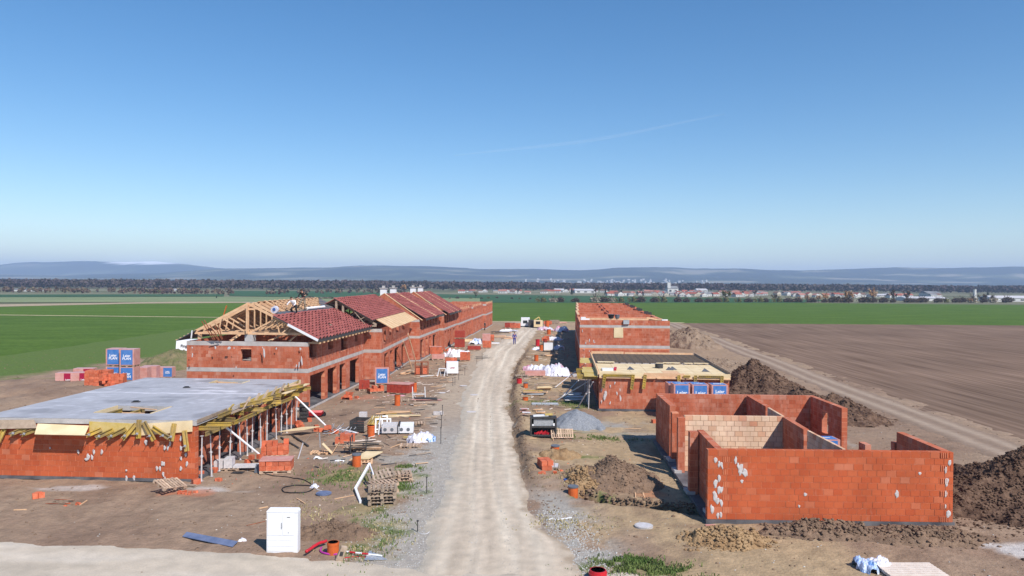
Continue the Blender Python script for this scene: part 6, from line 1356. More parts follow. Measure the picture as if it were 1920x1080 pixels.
MB().obox((-.5, -.2, .6), (.5, .1, -.55), (0, .3, 0), (.02, 0, .02)).build('plank', MAT['woodp'], t); MB().obox((.02, -.1, 0), (.35, .1, .6), (0, .3, 0), (-.02, 0, .02)).build('plank', MAT['wood'], t); MB().bar((-.7, .3, .3), (-.75, .3, 1.1), .05).build('post', MAT['steel'], t)
foil_heap(596, 860, .55, .4, .15, 'small white rag on the soil below the pale pallet', ['white'], 31, 'rag', 'white_rag'); foil_heap(635, 864, .7, .25, .05, 'white wood shavings strewn left of the lidded pipe', ['lwhite'], 33, 'shavings', 'wood_shavings')
o = MB().tube([(0, 0, 0), (.2, 0, 1.0), (.6, .0, 1.1)], .03, 6).build('red_wheelbarrow_frame', MAT['dark'], None, loc=tuple(GP(576, 790))) if False else None
p = GP(590, 782); t = thing('red_wheelbarrow', 'red wheelbarrow lying by the far corner of the slab house', 'wheelbarrow', tuple(p), .3); m = MB(); m.add([(-.5, -.3, .12), (.4, -.25, .12), (.4, .3, .12), (-.5, .3, .12), (-.7, -.45, .42), (.6, -.4, .36), (.6, .45, .36), (-.7, .45, .42)], [(0, 3, 2, 1), (0, 1, 5, 4), (1, 2, 6, 5), (2, 3, 7, 6), (3, 0, 4, 7)]); m.build('tray', MAT['red'], t)
MB().tube([(-.7, -.2, .3), (-1.2, -.25, .5)], .025, 6).tube([(-.7, .2, .3), (-1.2, .25, .5)], .025, 6).build('handle', MAT['dark'], t); MB().tube([(.6, -.05, .18), (.6, .05, .18)], .18, 12).build('wheel', MAT['black'], t)
t = thing('dark_crates', 'stack of dark crates at the far corner of the slab house', 'crates', tuple(GP(570, 790)), .1)
for i in range(5): MB().box(-.25, .25, -.4, .4, i*.26, i*.26+.2).build('crate', MAT['dark'], t)
# by the truss house
p = GP(715, 737); 
brick_pallet(GP(716, 721), 'tall blue printed block pallet at the second terrace house', .18, 6, 4, 3, 'wrap', faces=('f',), bw=.31, group='blue printed block pallets')
brick_pallet(GP(683, 731), 'dark red block pallet left of the blue printed pallet', .2, 3, 3, 3, None, mat='wrapr', seed=31); brick_pallet(GP(704, 736), 'orange and dark red blocks in front of the blue printed pallet', .5, 2, 4, 3, None, drop=.5, seed=32)
brick_pallet(GP(751, 738), 'large dark red block pallet with a pink top, left of the orange pipe', -.25, 3, 6, 4, None, mat='wrapr', seed=33, cap='wrap', bw=.33); foil_heap(740, 742, 2.2, .8, .1, 'red strapping and dust in front of the large dark red pallet', ['foilp'], 35, 'strapping', 'strapping')
loose(655, 749, 14, 'heap of pinkish broken blocks on a pallet by the truss house', 36, (.75, .5), stack=3, size=(.3, .25, .2))
pallet(766, 752, 'grey pallet flat on the soil below the white frame', .1, mat='woodo'); planks(800, 750, 'reddish planks and dark boards right of the grey pallet', 5, 2.4, .2, .05, .1, .5, ('woodo', 'wrap', 'dark'), 37); planks(795, 757, 'dark board with pale top at the edge of the gravel', 2, 1.8, .3, .05, .1, .1, ('dark', 'woodo'), 38)
p = GP(786, 747); t = thing('trestle', 'small white metal trestle on the planks', 'trestle', tuple(p), .1); m = MB()
for x in (-.5, .5): m.bar((x, 0, 0), (x-.05, 0, .95), .06)
m.bar((-.5, 0, .35), (.5, 0, .35), .06).bar((-.5, 0, .35), (-.3, .5, 0), .05).bar((.5, 0, .35), (.3, .5, 0), .05); m.build('frame', MAT['white'], t)
for i, px in enumerate((784, 797)):
    p = GP(px, 703); t = thing('block_cage', ('orange block crate with a steel frame, left of two', 'orange block crate with a steel frame, right of two')[i], 'crate', tuple(p), .05, 'framed crates'); m = MB()
    for x in (-.3, .3):
        for y in (-.3, .3): m.bar((x, y, 0), (x, y, 1.35), .06)
    for z in (.05, .9, 1.32): m.bar((-.3, -.3, z), (.3, -.3, z), .05).bar((-.3, .3, z), (.3, .3, z), .05).bar((-.3, -.3, z), (-.3, .3, z), .05).bar((.3, -.3, z), (.3, .3, z), .05)
    m.build('frame', MAT['rust'], t); MB().box(-.22, .22, -.22, .22, .12, .82).build('load', MAT['brickhalf'], t)
p = GP(848, 702); brick_pallet(p, 'orange block pallet in white printed foil by the roadside', .1, 5, 4, 3, 'white', print_='whitew', faces=('f',), txt=TXTs); brick_pallet(p+Vector((-.2, .9, .3)), 'orange blocks standing open behind the white foil pallet', .1, 5, 4, 2, None, seed=51)
p = GP(829, 706); t = thing('folding_trestle', 'white folding trestle left of the white foil pallet', 'trestle', tuple(p)); m = MB()
for x in (-.35, .3): m.bar((x-.1, -.2, 0), (x+.05, 0, .8), .06).bar((x+.2, .3, 0), (x+.05, 0, .8), .06)
m.bar((-.35, 0, .8), (.35, 0, .8), .08); m.build('frame', MAT['white'], t)
brick_pallet(GP(872, 677), 'orange block pallet alone at the roadside beyond the white foil', .05, 4, 4, 3, None, seed=53, drop=.3); planks(800, 708, 'dark and white boards on the soil under the framed crates', 5, 2.5, .2, .05, .3, .6, ('woodo', 'white', 'wood'), 55); planks(765, 700, 'pale planks piled along the terrace wall base', 9, 4, .2, .06, 1.3, .7, ('wood', 'wrap', 'woodo'), 56)
p = GP(862, 652); brick_pallet(p, 'tall dark red block stack in front of the gabled house, lower pallet', .05, 5, 4, 4, None, mat='wrapr', seed=61, bw=.36, bd=.36, group='tall dark red stack'); brick_pallet(p+Vector((0, 0, 1.36)), 'tall dark red block stack in front of the gabled house, upper pallet', .05, 4, 4, 4, None, mat='wrapr', seed=62, bw=.36, bd=.36, group='tall dark red stack')
foil_heap(866, 625, 1.6, 1.0, .5, 'blue and white foil behind the top of the dark red stack', ['foilb'], 63)
brick_pallet(GP(817, 666), 'pink block pallet with a dark red end by the terrace openings', .05, 4, 5, 3, None, seed=64, mat='brickhalf', cap='wrap'); brick_pallet(GP(822, 674), 'flat pink wrapped blocks before the dark red ended pallet', .05, 2, 5, 4, 'wrap', faces=(), seed=65)
foil_heap(846, 668, 2.8, 2.2, .8, 'white and pink foil with broken blocks in the middle of the yard', ['foil', 'foilp', 'white'], 66); foil_heap(862, 662, 2.4, 2.0, .35, 'white foil spread on the soil by the road', ['foil', 'lwhite'], 67); loose(842, 660, 12, 'orange blocks scattered over the white foil', 68, (1.4, 1.5), stack=2)
brick_pallet(GP(913, 653), 'orange block pallet with a dark gap right at the roadside', .0, 4, 4, 3, None, seed=69, drop=.3); brick_pallet(GP(912, 645), 'pink wrapped pallet behind the roadside orange blocks', 0, 6, 4, 3, 'wrap', faces=(), seed=70)
brick_pallet(GP(889, 657), 'low dark red blocks left of the roadside pallet', .1, 2, 6, 3, None, mat='wrapr', seed=71); foil_heap(895, 645, 2.6, 3.2, .8, 'grey white foil bundle left of the roadside pallets', ['foil', 'foilb', 'white'], 72); brick_pallet(GP(921, 640), 'broken orange blocks on a pallet at the roadside, farther', .0, 4, 3, 3, None, seed=73, drop=.5)
o = MB().box(-.6, .6, -.5, .5, 0, .12).build('white_board', MAT['white'], None, loc=tuple(GP(929, 644))); tag(o, 'small white board at the road edge right of the pallets', 'board')
planks(880, 640, 'pale timber bundle behind the foil', 8, 3.6, .2, .1, .2, 1.2, ('wood', 'woodp'), 74); planks(940, 625, 'scattered dark boards at the far left of the road', 9, 4, .25, .08, .3, 2.6, ('woodo', 'dark', 'wood'), 75); planks(905, 672, 'thin dark rods on the gravel', 4, 2.2, .05, .03, .3, 1.0, ('dark',), 76)
for i, (px, py) in enumerate(((956, 615), (966, 616))):
    brick_pallet(GP(px, py), ('dark red block row at the far end of the road, left', 'orange topped block row at the far end of the road, right')[i], 0, 4, 7, 4, None, mat='wrapr' if i == 0 else 'brickhalf', seed=80+i, drop=.4)
loose(960, 611, 16, 'orange blocks piled on the far dark red rows', 83, (2.6, 1.2), stack=3); foil_heap(952, 621, 4, 1.6, .35, 'white sheets before the far block rows', ['lwhite', 'foil'], 84); planks(945, 634, 'boards and reddish scraps near the far block rows', 10, 3.4, .25, .1, .4, 3, ('woodo', 'wrap', 'wood'), 85)
for i, (px, py, mt, lab) in enumerate(((985, 613, 'white', 'white container cabin at the far end of the road'), (999, 614, 'dark', 'dark machine beside the white cabin at the road end'), (1009, 615, 'woodp', 'yellowish crate at the far right end of the road'))):
    p = GP(px, py); t = thing(('site_cabin', 'small_digger', 'timber_box')[i], lab, ('cabin', 'machine', 'crate')[i], tuple(p)); MB().box(-.9, .9, -.6, .6, .25, 1.6 if i else 2.0).build('body', MAT[mt], t); MB().box(-.95, .95, -.65, .65, 0, .22).build('base', MAT['dark'], t)
    MB().box(-.5, .4, -.63, -.605, .8, 1.4).build('window', MAT['glass'], t)
    if i == 1: MB().bar((.2, 0, 1.5), (1.3, 0, 2.2), .2).bar((1.3, 0, 2.2), (1.7, 0, 1.0), .18).build('arm', MAT['woody'], t)
# far left group behind the slab
p = G(135, 726)
for i, (px, py, lab, f) in enumerate(((124, 727, 'pale block pallet with dark red print, far left of the row behind the slab', 'fr'), (153, 728, 'pale block pallet with a dark red print, second from left behind the slab', 'fr'))):
    brick_pallet(GP(px, py), lab, .1, 5, 4, 3, 'wrap', 'lred', (f,), 'red printed block pallets', bw=.34, txt=TXT1)
brick_pallet(GP(160, 717), 'pale wrapped pallet behind the two red printed pallets', .1, 5, 5, 3, 'wrap', 'lred', ('fr',), 'red printed block pallets', bw=.34, txt=TXT1)
brick_pallet(GP(186, 727), 'open orange block stack between the red and blue printed pallets', .15, 5, 5, 4, None, seed=91, drop=.5, bw=.36); brick_pallet(GP(212, 727), 'lower open orange block stack nearest the slab roof', .15, 4, 6, 3, None, seed=92, drop=.5, bw=.3); loose(194, 728, 16, 'tumbled orange blocks in the gap of the open stacks', 93, (.7, .3), stack=4)
pb = GP(236, 720)
for i, (dx, dy, dz, lab) in enumerate(((-1.0, .3, 0, 'blue printed block pallet, bottom left of the tower behind the slab'), (.35, 0, 0, 'blue printed block pallet, bottom right of the tower behind the slab'), (-1.0, .3, 1.56, 'blue printed block pallet, top left of the tower behind the slab'), (.35, 0, 1.56, 'blue printed block pallet, top right of the tower behind the slab'))):
    brick_pallet(pb+Vector((dx, dy, dz)), lab, .05, 6, 4, 4, 'wrap', faces=('f',), bw=.31, group='blue printed block pallets')
brick_pallet(GP(262, 715), 'pink block pallet right of the blue printed tower', .05, 5, 5, 3, 'wrap', faces=(), bw=.34); brick_pallet(GP(283, 711), 'pink wrapped pallet with crossed straps behind the slab', .05, 5, 4, 3, 'wrap', faces=(), bw=.34); brick_pallet(GP(309, 708), 'pink wrapped pallet with a blue end next to the brick house', .05, 4, 5, 3, 'wrap', faces=('fr',), bw=.34)
loose(2, 724, 5, 'orange blocks at the left edge of the picture', 95, (.6, .4), stack=2); o = MB().box(-1.4, 1.4, -.7, .7, 0, .25).build('blue_tarp', MAT['foilb'], None, loc=tuple(GP(2, 779))); tag(o, 'blue white tarpaulin at the left edge by the slab', 'tarpaulin')
# white van
p = G(334, 665); t = thing('white_van', 'white van with dark lettering half hidden behind the truss house', 'van', (p.x+1.6, p.y+1.0, -.25), 0.0)
m = MB(); m.add([(-2.4, 0, .3), (2.4, 0, .3), (2.4, 1.9, .3), (-2.4, 1.9, .3), (-2.3, .05, 2.0), (1.4, .05, 2.05), (1.4, 1.85, 2.05), (-2.3, 1.85, 2.0)], BOXF); m.build('body', MAT['whitew'], t)
MB().add([(1.5, -.01, 1.3), (2.0, -.01, 1.3), (1.5, -.005, 1.8)], [(0, 1, 2)]).build('side_window', MAT['glass'], t)
for x in (-1.5, 1.5): w_ = MB().tube([(x, -.02, .32), (x, .2, .32)], .33, 14).build('wheel', MAT['black'], t); MB().tube([(x, -.03, .32), (x, -.021, .32)], .18, 12).build('rim', MAT['steel'], w_)
inst(TXT2, 'lettering', t, (-1.1, -.02, 1.25), 0, (1.6, 1.6, 1.6), rot=(R(90), 0, 0)); MB().box(-2.42, -2.38, .3, 1.6, .5, .65).build('bumper', MAT['red'], t)

#  right yard
pipe_riser(1074.5, 922, .52, .22, 'orange drain pipe with a dark lid beside the blue bags', True); pipe_riser(1041, 850, .42, .22, 'orange drain pipe with a grey lid above the small block pallet', True)
pipe_riser(985, 751, .32, .22, 'short orange drain pipe at the road edge below the planks'); pipe_riser(985.5, 727, .45, .2, 'orange drain pipe standing in scrap planks', True); pipe_riser(973.5, 718, .45, .24, 'red drain pipe at the road edge, left of the plank heap', mat='red')
pipe_riser(1005.5, 677, .75, .24, 'orange drain pipe behind the big foil heap'); pipe_riser(1008, 649, 1.05, .3, 'red drain pipe right of the road, middle distance', mat='red'); pipe_riser(1022, 646, .9, .3, 'reddish pipe right of the tall red one', mat='wrapr'); pipe_riser(1015, 657, .8, .28, 'orange pipe before the white framed box')
pipe_riser(1029, 627, 1.0, .35, 'orange pipe far along the right side of the road'); pipe_riser(1026, 612, 1.3, .45, 'orange pipe farthest along the right side')
t = thing('soil_collar', 'sandy soil heaped round the upper orange pipe', 'soil heap', (0, 0, 0)); bpy.data.objects.remove(t)
x, y = hp(1050, 853); heap('soil_collar', 'sandy soil heaped round the orange pipe with the grey lid', 'soil heap', x, y, 1.1, 1.0, .22, MAT['moundl'], 61, clods=40, csize=.05, step=.08)
foil_heap(1070, 899, .8, .5, .12, 'blue crumpled bag behind the lidded orange pipe, left', ['blue', 'foilb'], 101); foil_heap(1087, 900, .8, .45, .12, 'blue grey crumpled bag behind the lidded orange pipe, right', ['bluegrey'], 103)
brick_pallet(GP(1022, 878), 'small pallet of pink and orange blocks by the road', .25, 2, 2, 3, None, drop=.2, seed=105, pal=False); 
p = GP(1037, 879); t = thing('grey_slabs', 'grey ridged slabs on a low pallet beside the orange blocks', 'slabs', tuple(p), -.1); inst(PALO, 'pallet', t, (0, 0, 0), 0, (.55, .8, 1))
for i in range(3): MB().box(-.32+i*.2, -.15+i*.2, -.32, .32, .15, .25-.02*i).build('slab', MAT['prop'], t)
loose(1025, 888, 4, 'orange brick scraps in front of the small block pallet', 107, (.4, .15), size=(.2, .14, .1)); loose(1056, 883, 2, 'flat red brick scrap right of the small block pallet', 108, (.2, .06), size=(.25, .14, .05)); loose(1076, 884, 2, 'dark brick scrap left of the clay heap', 109, (.1, .05), size=(.14, .14, .12), mat='wrapr')
# black tool box
p = GP(1019, 822); t = thing('tool_shelf', 'open black steel tool box with red tools on its lower shelf', 'tool box', tuple(p), .02); m = MB(); W3, D3, H3 = .78, .6, 1.25
for x in (-W3, W3-.09): m.box(x, x+.09, -.01, .08, 0, H3).box(x, x+.09, D3-.08, D3, 0, H3)
for z in (.12, .62, H3-.10): m.box(-W3+.09, W3-.09, 0, .07, z, z+.09)
m.box(-W3, W3, .08, D3, .1, .14).box(-W3, W3, .08, D3, .62, .66).box(-W3, W3, .08, D3, H3-.04, H3).box(-W3, -W3+.03, .08, D3-.08, .1, H3-.05).box(W3-.03, W3, .08, D3-.08, .1, H3-.05).box(-W3+.03, W3-.03, D3-.03, D3, .14, H3-.05); m.build('frame', MAT['dark'], t)
MB().box(-W3+.2, W3-.2, .09, .11, .72, 1.10).build('grey_panel', MAT['steel'], t); MB().box(-W3+.1, -W3+.2, -.02, -.012, .74, .84).box(W3-.22, W3-.12, -.02, -.012, .74, .9).build('sticker', MAT['white'], t)
r = random.Random(9); m = MB()
for i in range(9): a = Vector((r.uniform(-.5, .5), r.uniform(.1, .4), .16)); m.obox(a, (.22, r.uniform(-.1, .1), r.uniform(0, .2)), (0, .1, 0), (-.04, 0, .12))
m.build('red_tool', MAT['red'], t)
MB().obox((-.6, .1, H3+.005), (.9, .1, .02), (0, .35, .0), (0, 0, .06)).build('white_board', MAT['white'], t); MB().obox((.1, .15, H3+.07), (.45, .1, 0), (0, .3, 0), (0, 0, .08)).build('yellow_bag', MAT['woody'], t); MB().bar((-.85, -.05, .03), (-1.4, .2, .1), .04).build('tow_bar', MAT['dark'], t)
for i, (px, lab) in enumerate(((1047, 'pallet leaning upright right of the black tool box, left of two'), (1060, 'pallet leaning upright right of the black tool box, right of two'))):
    t = pallet(px, 822, lab, 0, mat='pallet', group='pallets beside the tool box', scale=.75); t.rotation_euler = (R(52), 0, R(4)); t.location.z += .25
planks(985, 775, 'litter of white and dark scraps behind the black tool box', 14, .7, .12, .05, .1, 1.3, ('white', 'woodo', 'dark', 'wrap'), 111, 'scraps', 'scrap_litter'); planks(1010, 772, 'second litter of pale scraps right of the first', 10, .7, .1, .05, .2, .9, ('white', 'woodo', 'wood'), 112, 'scraps', 'scrap_litter')
p = GP(1022, 759); t = thing('steel_sheet', 'long pale grey steel channel lying by the brace feet', 'steel channel', tuple(p), .02); MB().box(-1.0, 1.0, -.28, .28, .02, .05).build('sheet', MAT['steel'], t); MB().box(-1.0, 1.0, -.3, -.28, .02, .12).box(-1.0, 1.0, .28, .3, .02, .12).build('flange', MAT['steel'], t)
planks(1000, 739, 'heap of planks and yellow beams on a pallet by the road', 9, 2.2, .16, .06, .05, .5, ('wood', 'dark', 'beam', 'white'), 114); planks(1018, 731, 'row of pale beam offcuts behind the plank heap', 8, 1.3, .14, .1, .1, .6, ('woodp', 'wood'), 115); pallet(978, 706, 'grey pallet at the road edge below the pale foil heap', .05, mat='woodo')
brick_pallet(GP(1003, 706), 'pink block row on a pallet in front of the big foil heap', .03, 2, 7, 3, 'wrap', faces=(), bw=.28); brick_pallet(GP(1003, 706, 0)+Vector((-1.6, -.1, 0)), 'low heap of dark scraps left of the pink block row', .0, 1, 3, 2, None, seed=118, mat='wrapr') if False else None
foil_heap(1028, 701, 3.6, 4.2, 1.0, 'big heap of white and pink packing foil right of the road', ['foil', 'foilp', 'foil', 'white', 'foil'], 120); foil_heap(994, 694, 1.8, 2.2, .6, 'crimson and white foil at the left end of the big foil heap', ['foilp', 'foil'], 125)
planks(1030, 720, 'pale lath lying between the pipes and the braces', 2, 2, .12, .05, .1, .4, ('wood', 'woodo'), 126); planks(1075, 745, 'white boards at the edge of the deck house shade', 8, 1.8, .16, .05, .05, 1.8, ('white', 'lwhite'), 128)
p = GP(1028, 660); t = thing('framed_box', 'white packed box in a dark frame right of the road', 'box', tuple(p)); MB().box(-.6, .6, -.4, .4, .3, 1.2).build('pack', MAT['white'], t); m = MB()
for x in (-.68, .62): m.box(x, x+.06, -.45, -.39, 0, 1.4).box(x, x+.06, .39, .45, 0, 1.4)
m.box(-.62, .62, -.45, -.39, 1.34, 1.4).box(-.62, .62, -.45, -.39, .1, .16); m.build('frame', MAT['dark'], t)
foil_heap(1010, 655, 2.2, 2.2, .4, 'white foil left of the framed box', ['foil', 'lwhite'], 130); foil_heap(1045, 655, 2.0, 2.6, .5, 'white foil right of the framed box at the shade edge', ['foil', 'white'], 132); planks(1028, 668, 'dark tangle of boards and hose below the framed box', 9, 1.8, .12, .08, .3, 1.0, ('dark', 'woodo', 'wood'), 133)
foil_heap(1040, 637, 3.2, 3.4, .5, 'white foil sheet by the third shade strip', ['foil', 'lwhite'], 134); brick_pallet(GP(1023, 640), 'orange blocks left of the farther white foil', 0, 3, 4, 3, None, seed=135, drop=.5); foil_heap(1022, 618, 4, 4, .6, 'far white and pink foil by the terrace, left', ['foil', 'foilp'], 136); foil_heap(1052, 621, 3.6, 4, .9, 'far white and pink foil against the terrace shade', ['foilp', 'white', 'foil'], 138)
brick_pallet(GP(1027, 609), 'orange and brown blocks at the far end of the right yard', 0, 3, 6, 4, None, seed=139, drop=.4); brick_pallet(GP(1040, 607), 'pale timber and blocks at the far end of the right yard', 0, 3, 7, 4, 'woodo', faces=(), seed=140); planks(1050, 606, 'far timber piles at the edge of the green field', 10, 4, .3, .1, .1, 3.0, ('wood', 'woodo', 'wrap'), 141)
o = MB().box(-1.0, 1.0, -.9, .9, 0, .15).build('concrete_step', MAT['conc'], None, loc=tuple(GP(1092, 706))); tag(o, 'grey concrete landing between the deck house and the two storey block', 'landing')
# blue printed pallets in front of the deck house, and one inside the shell
for i, (x, y, z, lab, f) in enumerate(((11.65, 52.0, 0, 'lower left', ()), (12.95, 51.9, 0, 'lower middle', ()), (14.3, 51.8, 0, 'lower right', ()), (11.75, 51.9, 1.33, 'upper left', ('f', 't')), (13.0, 51.8, 1.33, 'upper middle', ('f', 't')), (14.3, 51.7, 1.33, 'upper right', ('f', 't')), (11.65, 53.2, 1.2, 'rear left', ('t',)), (12.9, 53.1, 1.2, 'rear middle', ('t',)))):
    brick_pallet(Vector((x, y, z)), lab+' blue printed pallet between shell and deck house', 0, 5, 4, 4, 'wrap', faces=f, bw=.28, bd=.28, group='blue printed block pallets', txt=(TXT1, TXT1, TXT)[i % 3], pal=(z == 0))
brick_pallet(Vector((15.75, 37.5, .2)), 'blue printed block pallet standing inside the roofless shell', 0, 6, 4, 3, 'wrap', faces=('f', 't'), bw=.31, txt=TXT1, group='blue printed block pallets'); brick_pallet(Vector((14.1, 34.5, .2)), 'lower blue printed pallet behind the pale partition of the shell', 0, 5, 3, 3, 'wrap', faces=('f',), txt=TXT1, group='blue printed block pallets')
loose(1612, 846, 3, 'loose orange blocks at the wall stub of the shell', 150, (.2, .2)) if False else None
planks(1390, 738, 'pale branches and laths at the foot of the dark mound', 7, 2.4, .07, .05, .3, .7, ('wood', 'lwhite'), 151, 'laths', 'lath_pile')
# manhole cover, pipe socket, pallet and bag in the foreground right
p = GP(1207, 988); t = thing('manhole_cover', 'round grey manhole cover left of the shell front wall', 'manhole cover', tuple(p)); MB().cyl((0, 0, -.02), .36, .09, 22).build('rim', MAT['conc'], t); MB().cyl((0, 0, .07), .30, .012, 22).build('plate', MAT['prop'], t)
t = pipe_riser(1121, 1086, .36, .26, 'red pipe socket at the bottom edge of the picture', False, 0, 'red'); m = MB(); m.tube([(0, 0, .12), (0, 0, .16)], .30, 18).tube([(0, 0, .24), (0, 0, .28)], .30, 18); m.build('rib', MAT['red'], t)
t = thing('slatted_pallet', 'bleached slatted timber pallet in the bottom right foreground', 'pallet', tuple(GP(1708, 1076)), .02)
sl = MB().box(-.95, .95, -.055, .055, 0, .025).mesh('deck_board', MAT['palletw'])
for i in range(8): inst(sl, 'deck_board', t, (.0, -.62+i*.165, .13), random.uniform(-.01, .01))
MB().box(-.9, -.8, -.65, .6, .02, .128).box(-.05, .05, -.65, .6, .02, .128).box(.8, .9, -.65, .6, .02, .128).build('stringer', MAT['palletw'], t)
t = foil_heap(1636, 1066, 1.3, 1.2, .42, 'crumpled clear and blue plastic bag on the left of the bleached pallet', ['foil', 'foil', 'foilb'], 160, 'plastic bag', 'plastic_bag')
stick(1040, 976, 1072, 971, 'long white lath on the gravel right of the road', .02, 'white'); stick(1024, 976, 1037, 972, 'short white lath end on the gravel', .014, 'white'); stick(1192, 935, 1191, 925, 'short pale peg lying by the trench, left', .025); stick(1208, 933, 1205, 923, 'short pale peg lying by the trench, right', .025)
o = MB().box(-.2, .2, -.05, .05, 0, .03).build('wood_scrap', MAT['wrap'], None, loc=tuple(GP(1332, 986, .02))); tag(o, 'pinkish scrap lying at the left foot of the shell wall', 'scrap')
o = MB().cyl((0, 0, 0), .12, .02, 14).build('tape_roll', MAT['woodp'], None, loc=tuple(GP(1270, 902, .05))); tag(o, 'small round yellow roll lying in the shell shade', 'roll')
loose(1226, 793, 2, 'broken orange block in the shade corner left of the shell', 161, (.15, .1))

# ================================================================== PEOPLE
def skin_body(name, joints, edges, mat, parent, root=0):
    me = bpy.data.meshes.new(name); me.from_pydata([j[0] for j in joints], edges, []); o = bpy.data.objects.new(name, me); COL.objects.link(o); o.parent = parent
    sk_ = o.modifiers.new('skin', 'SKIN'); lay = me.skin_vertices[0] if me.skin_vertices else None
    if lay is None: 
        bpy.context.view_layer.update(); lay = me.skin_vertices[0]
    for i, j in enumerate(joints):
        r = j[1]; lay.data[i].radius = r if isinstance(r, tuple) else (r, r)
    lay.data[root].use_root = True; s_ = o.modifiers.new('sub', 'SUBSURF'); s_.levels = 1; s_.render_levels = 2; me.materials.append(mat)
    return o
def human(loc, rz, label, J, shirt, trousers, hair='hair', group=None):
    """J: dict of joints: pel, spi, che, nec, hea, shL,elL,haL, shR,.., hiL,knL,anL,toL ..."""
    t = thing('person', label, 'person', tuple(loc), rz, group); V = {k: Vector(v) for k, v in J.items()}
    js = [(tuple(V['pel']), (.13, .10)), (tuple(V['spi']), (.12, .09)), (tuple(V['che']), (.15, .10)), (tuple(V['nec']), .055), (tuple(V['hea']), (.085, .10))]; ed = [(0, 1), (1, 2), (2, 3), (3, 4)]
    top = V['hea']+(V['hea']-V['nec']).normalized()*.10; js.append((tuple(top), .07)); ed.append((4, 5))
    for s in 'LR':
        i = len(js); js += [(tuple(V['sh'+s]), .062), (tuple(V['el'+s]), .045), (tuple(V['ha'+s]), .032), (tuple(V['ha'+s]+(V['ha'+s]-V['el'+s]).normalized()*.11), .025)]; ed += [(2, i), (i, i+1), (i+1, i+2), (i+2, i+3)]
        i = len(js); js += [(tuple(V['hi'+s]), .092), (tuple(V['kn'+s]), .062), (tuple(V['an'+s]), .042), (tuple(V['to'+s]), .035)]; ed += [(0, i), (i, i+1), (i+1, i+2), (i+2, i+3)]
    skin_body('body', js, ed, MAT['skin'], t)
    sj = [(tuple(V['pel']+Vector((0, 0, .04))), (.145, .115)), (tuple(V['spi']), (.14, .11)), (tuple(V['che']), (.17, .12)), (tuple(V['nec']-Vector((0, 0, .05))), .075)]; se = [(0, 1), (1, 2), (2, 3)]
    for s in 'LR': i = len(sj); sj += [(tuple(V['sh'+s]), .078), (tuple(V['el'+s]), .058), (tuple(V['el'+s].lerp(V['ha'+s], .75)), .048)]; se += [(2, i), (i, i+1), (i+1, i+2)]
    skin_body('shirt', sj, se, MAT[shirt], t)
    tj = [(tuple(V['pel']), (.15, .12))]; te = []
    for s in 'LR': i = len(tj); tj += [(tuple(V['hi'+s]), .105), (tuple(V['kn'+s]), .078), (tuple(V['an'+s]), .062)]; te += [(0, i), (i, i+1), (i+1, i+2)]
    skin_body('trousers', tj, te, MAT[trousers], t)
    for s in 'LR':
        a, b = V['an'+s], V['to'+s]; m = MB(); m.tube([tuple(a+Vector((0, 0, -.02))), tuple(a.lerp(b, .5)), tuple(b)], [.055, .058, .04], 8); m.build('shoe', MAT['black'], t, smooth=True)
    f = Vector(J.get('face', (0, -1, 0))).normalized(); hc = V['hea']; m = MB()
    up = (V['hea']-V['nec']).normalized(); n = 10
    pts = [tuple(hc+up*(.02+.11*k/4)-f*(.015)) for k in range(5)]; m.tube(pts, [.088, .102, .098, .08, .03], 12); m.build('hair', MAT[hair], t, smooth=True)
    sd_ = up.cross(f).normalized(); m = MB(); m.tube([tuple(hc+f*.085), tuple(hc+f*.125-up*.02)], [.012, .018], 6); m.build('nose', MAT['skin'], t)
    m = MB()
    for k in (-1, 1): m.tube([tuple(hc+f*.09+sd_*.033*k+up*.03), tuple(hc+f*.098+sd_*.033*k+up*.03)], .010, 6)
    m.tube([tuple(hc+f*.085-up*.055-sd_*.02), tuple(hc+f*.085-up*.055+sd_*.02)], .008, 5); m.build('face_features', MAT['hair'], t)
    return t
walk = dict(pel=(0, 0, .95), spi=(0, .0, 1.12), che=(0, 0, 1.34), nec=(0, 0, 1.52), hea=(0, -.01, 1.64), shL=(-.19, 0, 1.42), elL=(-.26, .05, 1.14), haL=(-.25, -.08, .90), shR=(.19, 0, 1.42), elR=(.26, -.02, 1.14), haR=(.25, -.14, .92),
            hiL=(-.10, 0, .90), knL=(-.10, -.10, .50), anL=(-.10, .0, .08), toL=(-.11, -.16, .04), hiR=(.10, 0, .90), knR=(.11, .02, .49), anR=(.11, .20, .10), toR=(.12, .08, .03))
human(GP(964.5, 646), 0, 'person in blue overalls walking down the middle of the gravel road', {k: v for k, v in walk.items()}, 'cblue', 'cblue').scale = (1.08,)*3
human(GP(909, 619), 1.2, 'person in dark clothes standing by the far end of the left-hand terrace', walk, 'cblack', 'cblack')
# roofers on the tiled slope
U2m = Matrix.Rotation(STR, 3, 'Z'); B2 = Vector((-14.87, 54.5, 0))
def onroof(t, b, dz=.12): return B2+U2m @ Vector(P2r(t, b, dz))
kneel = dict(pel=(0, .05, .52), spi=(-.03, -.02, .68), che=(-.10, -.08, .86), nec=(-.16, -.12, 1.02), hea=(-.20, -.15, 1.12), shL=(-.28, -.04, .93), elL=(-.46, -.12, .74), haL=(-.58, -.16, .52), shR=(.08, -.14, .92), elR=(.16, -.28, .70), haR=(.02, -.40, .52),
             hiL=(-.10, .04, .50), knL=(-.20, -.25, .28), anL=(-.16, .12, .04), toL=(-.17, -.02, .02), hiR=(.11, .04, .50), knR=(.22, -.28, .34), anR=(.18, .02, .03), toR=(.18, -.14, .02), face=(-.6, -.7, -.3))
human(onroof(.62, 4.0), 0, 'person in a white shirt crouching at the top row of roof tiles', kneel, 'cwhite', 'cblack')
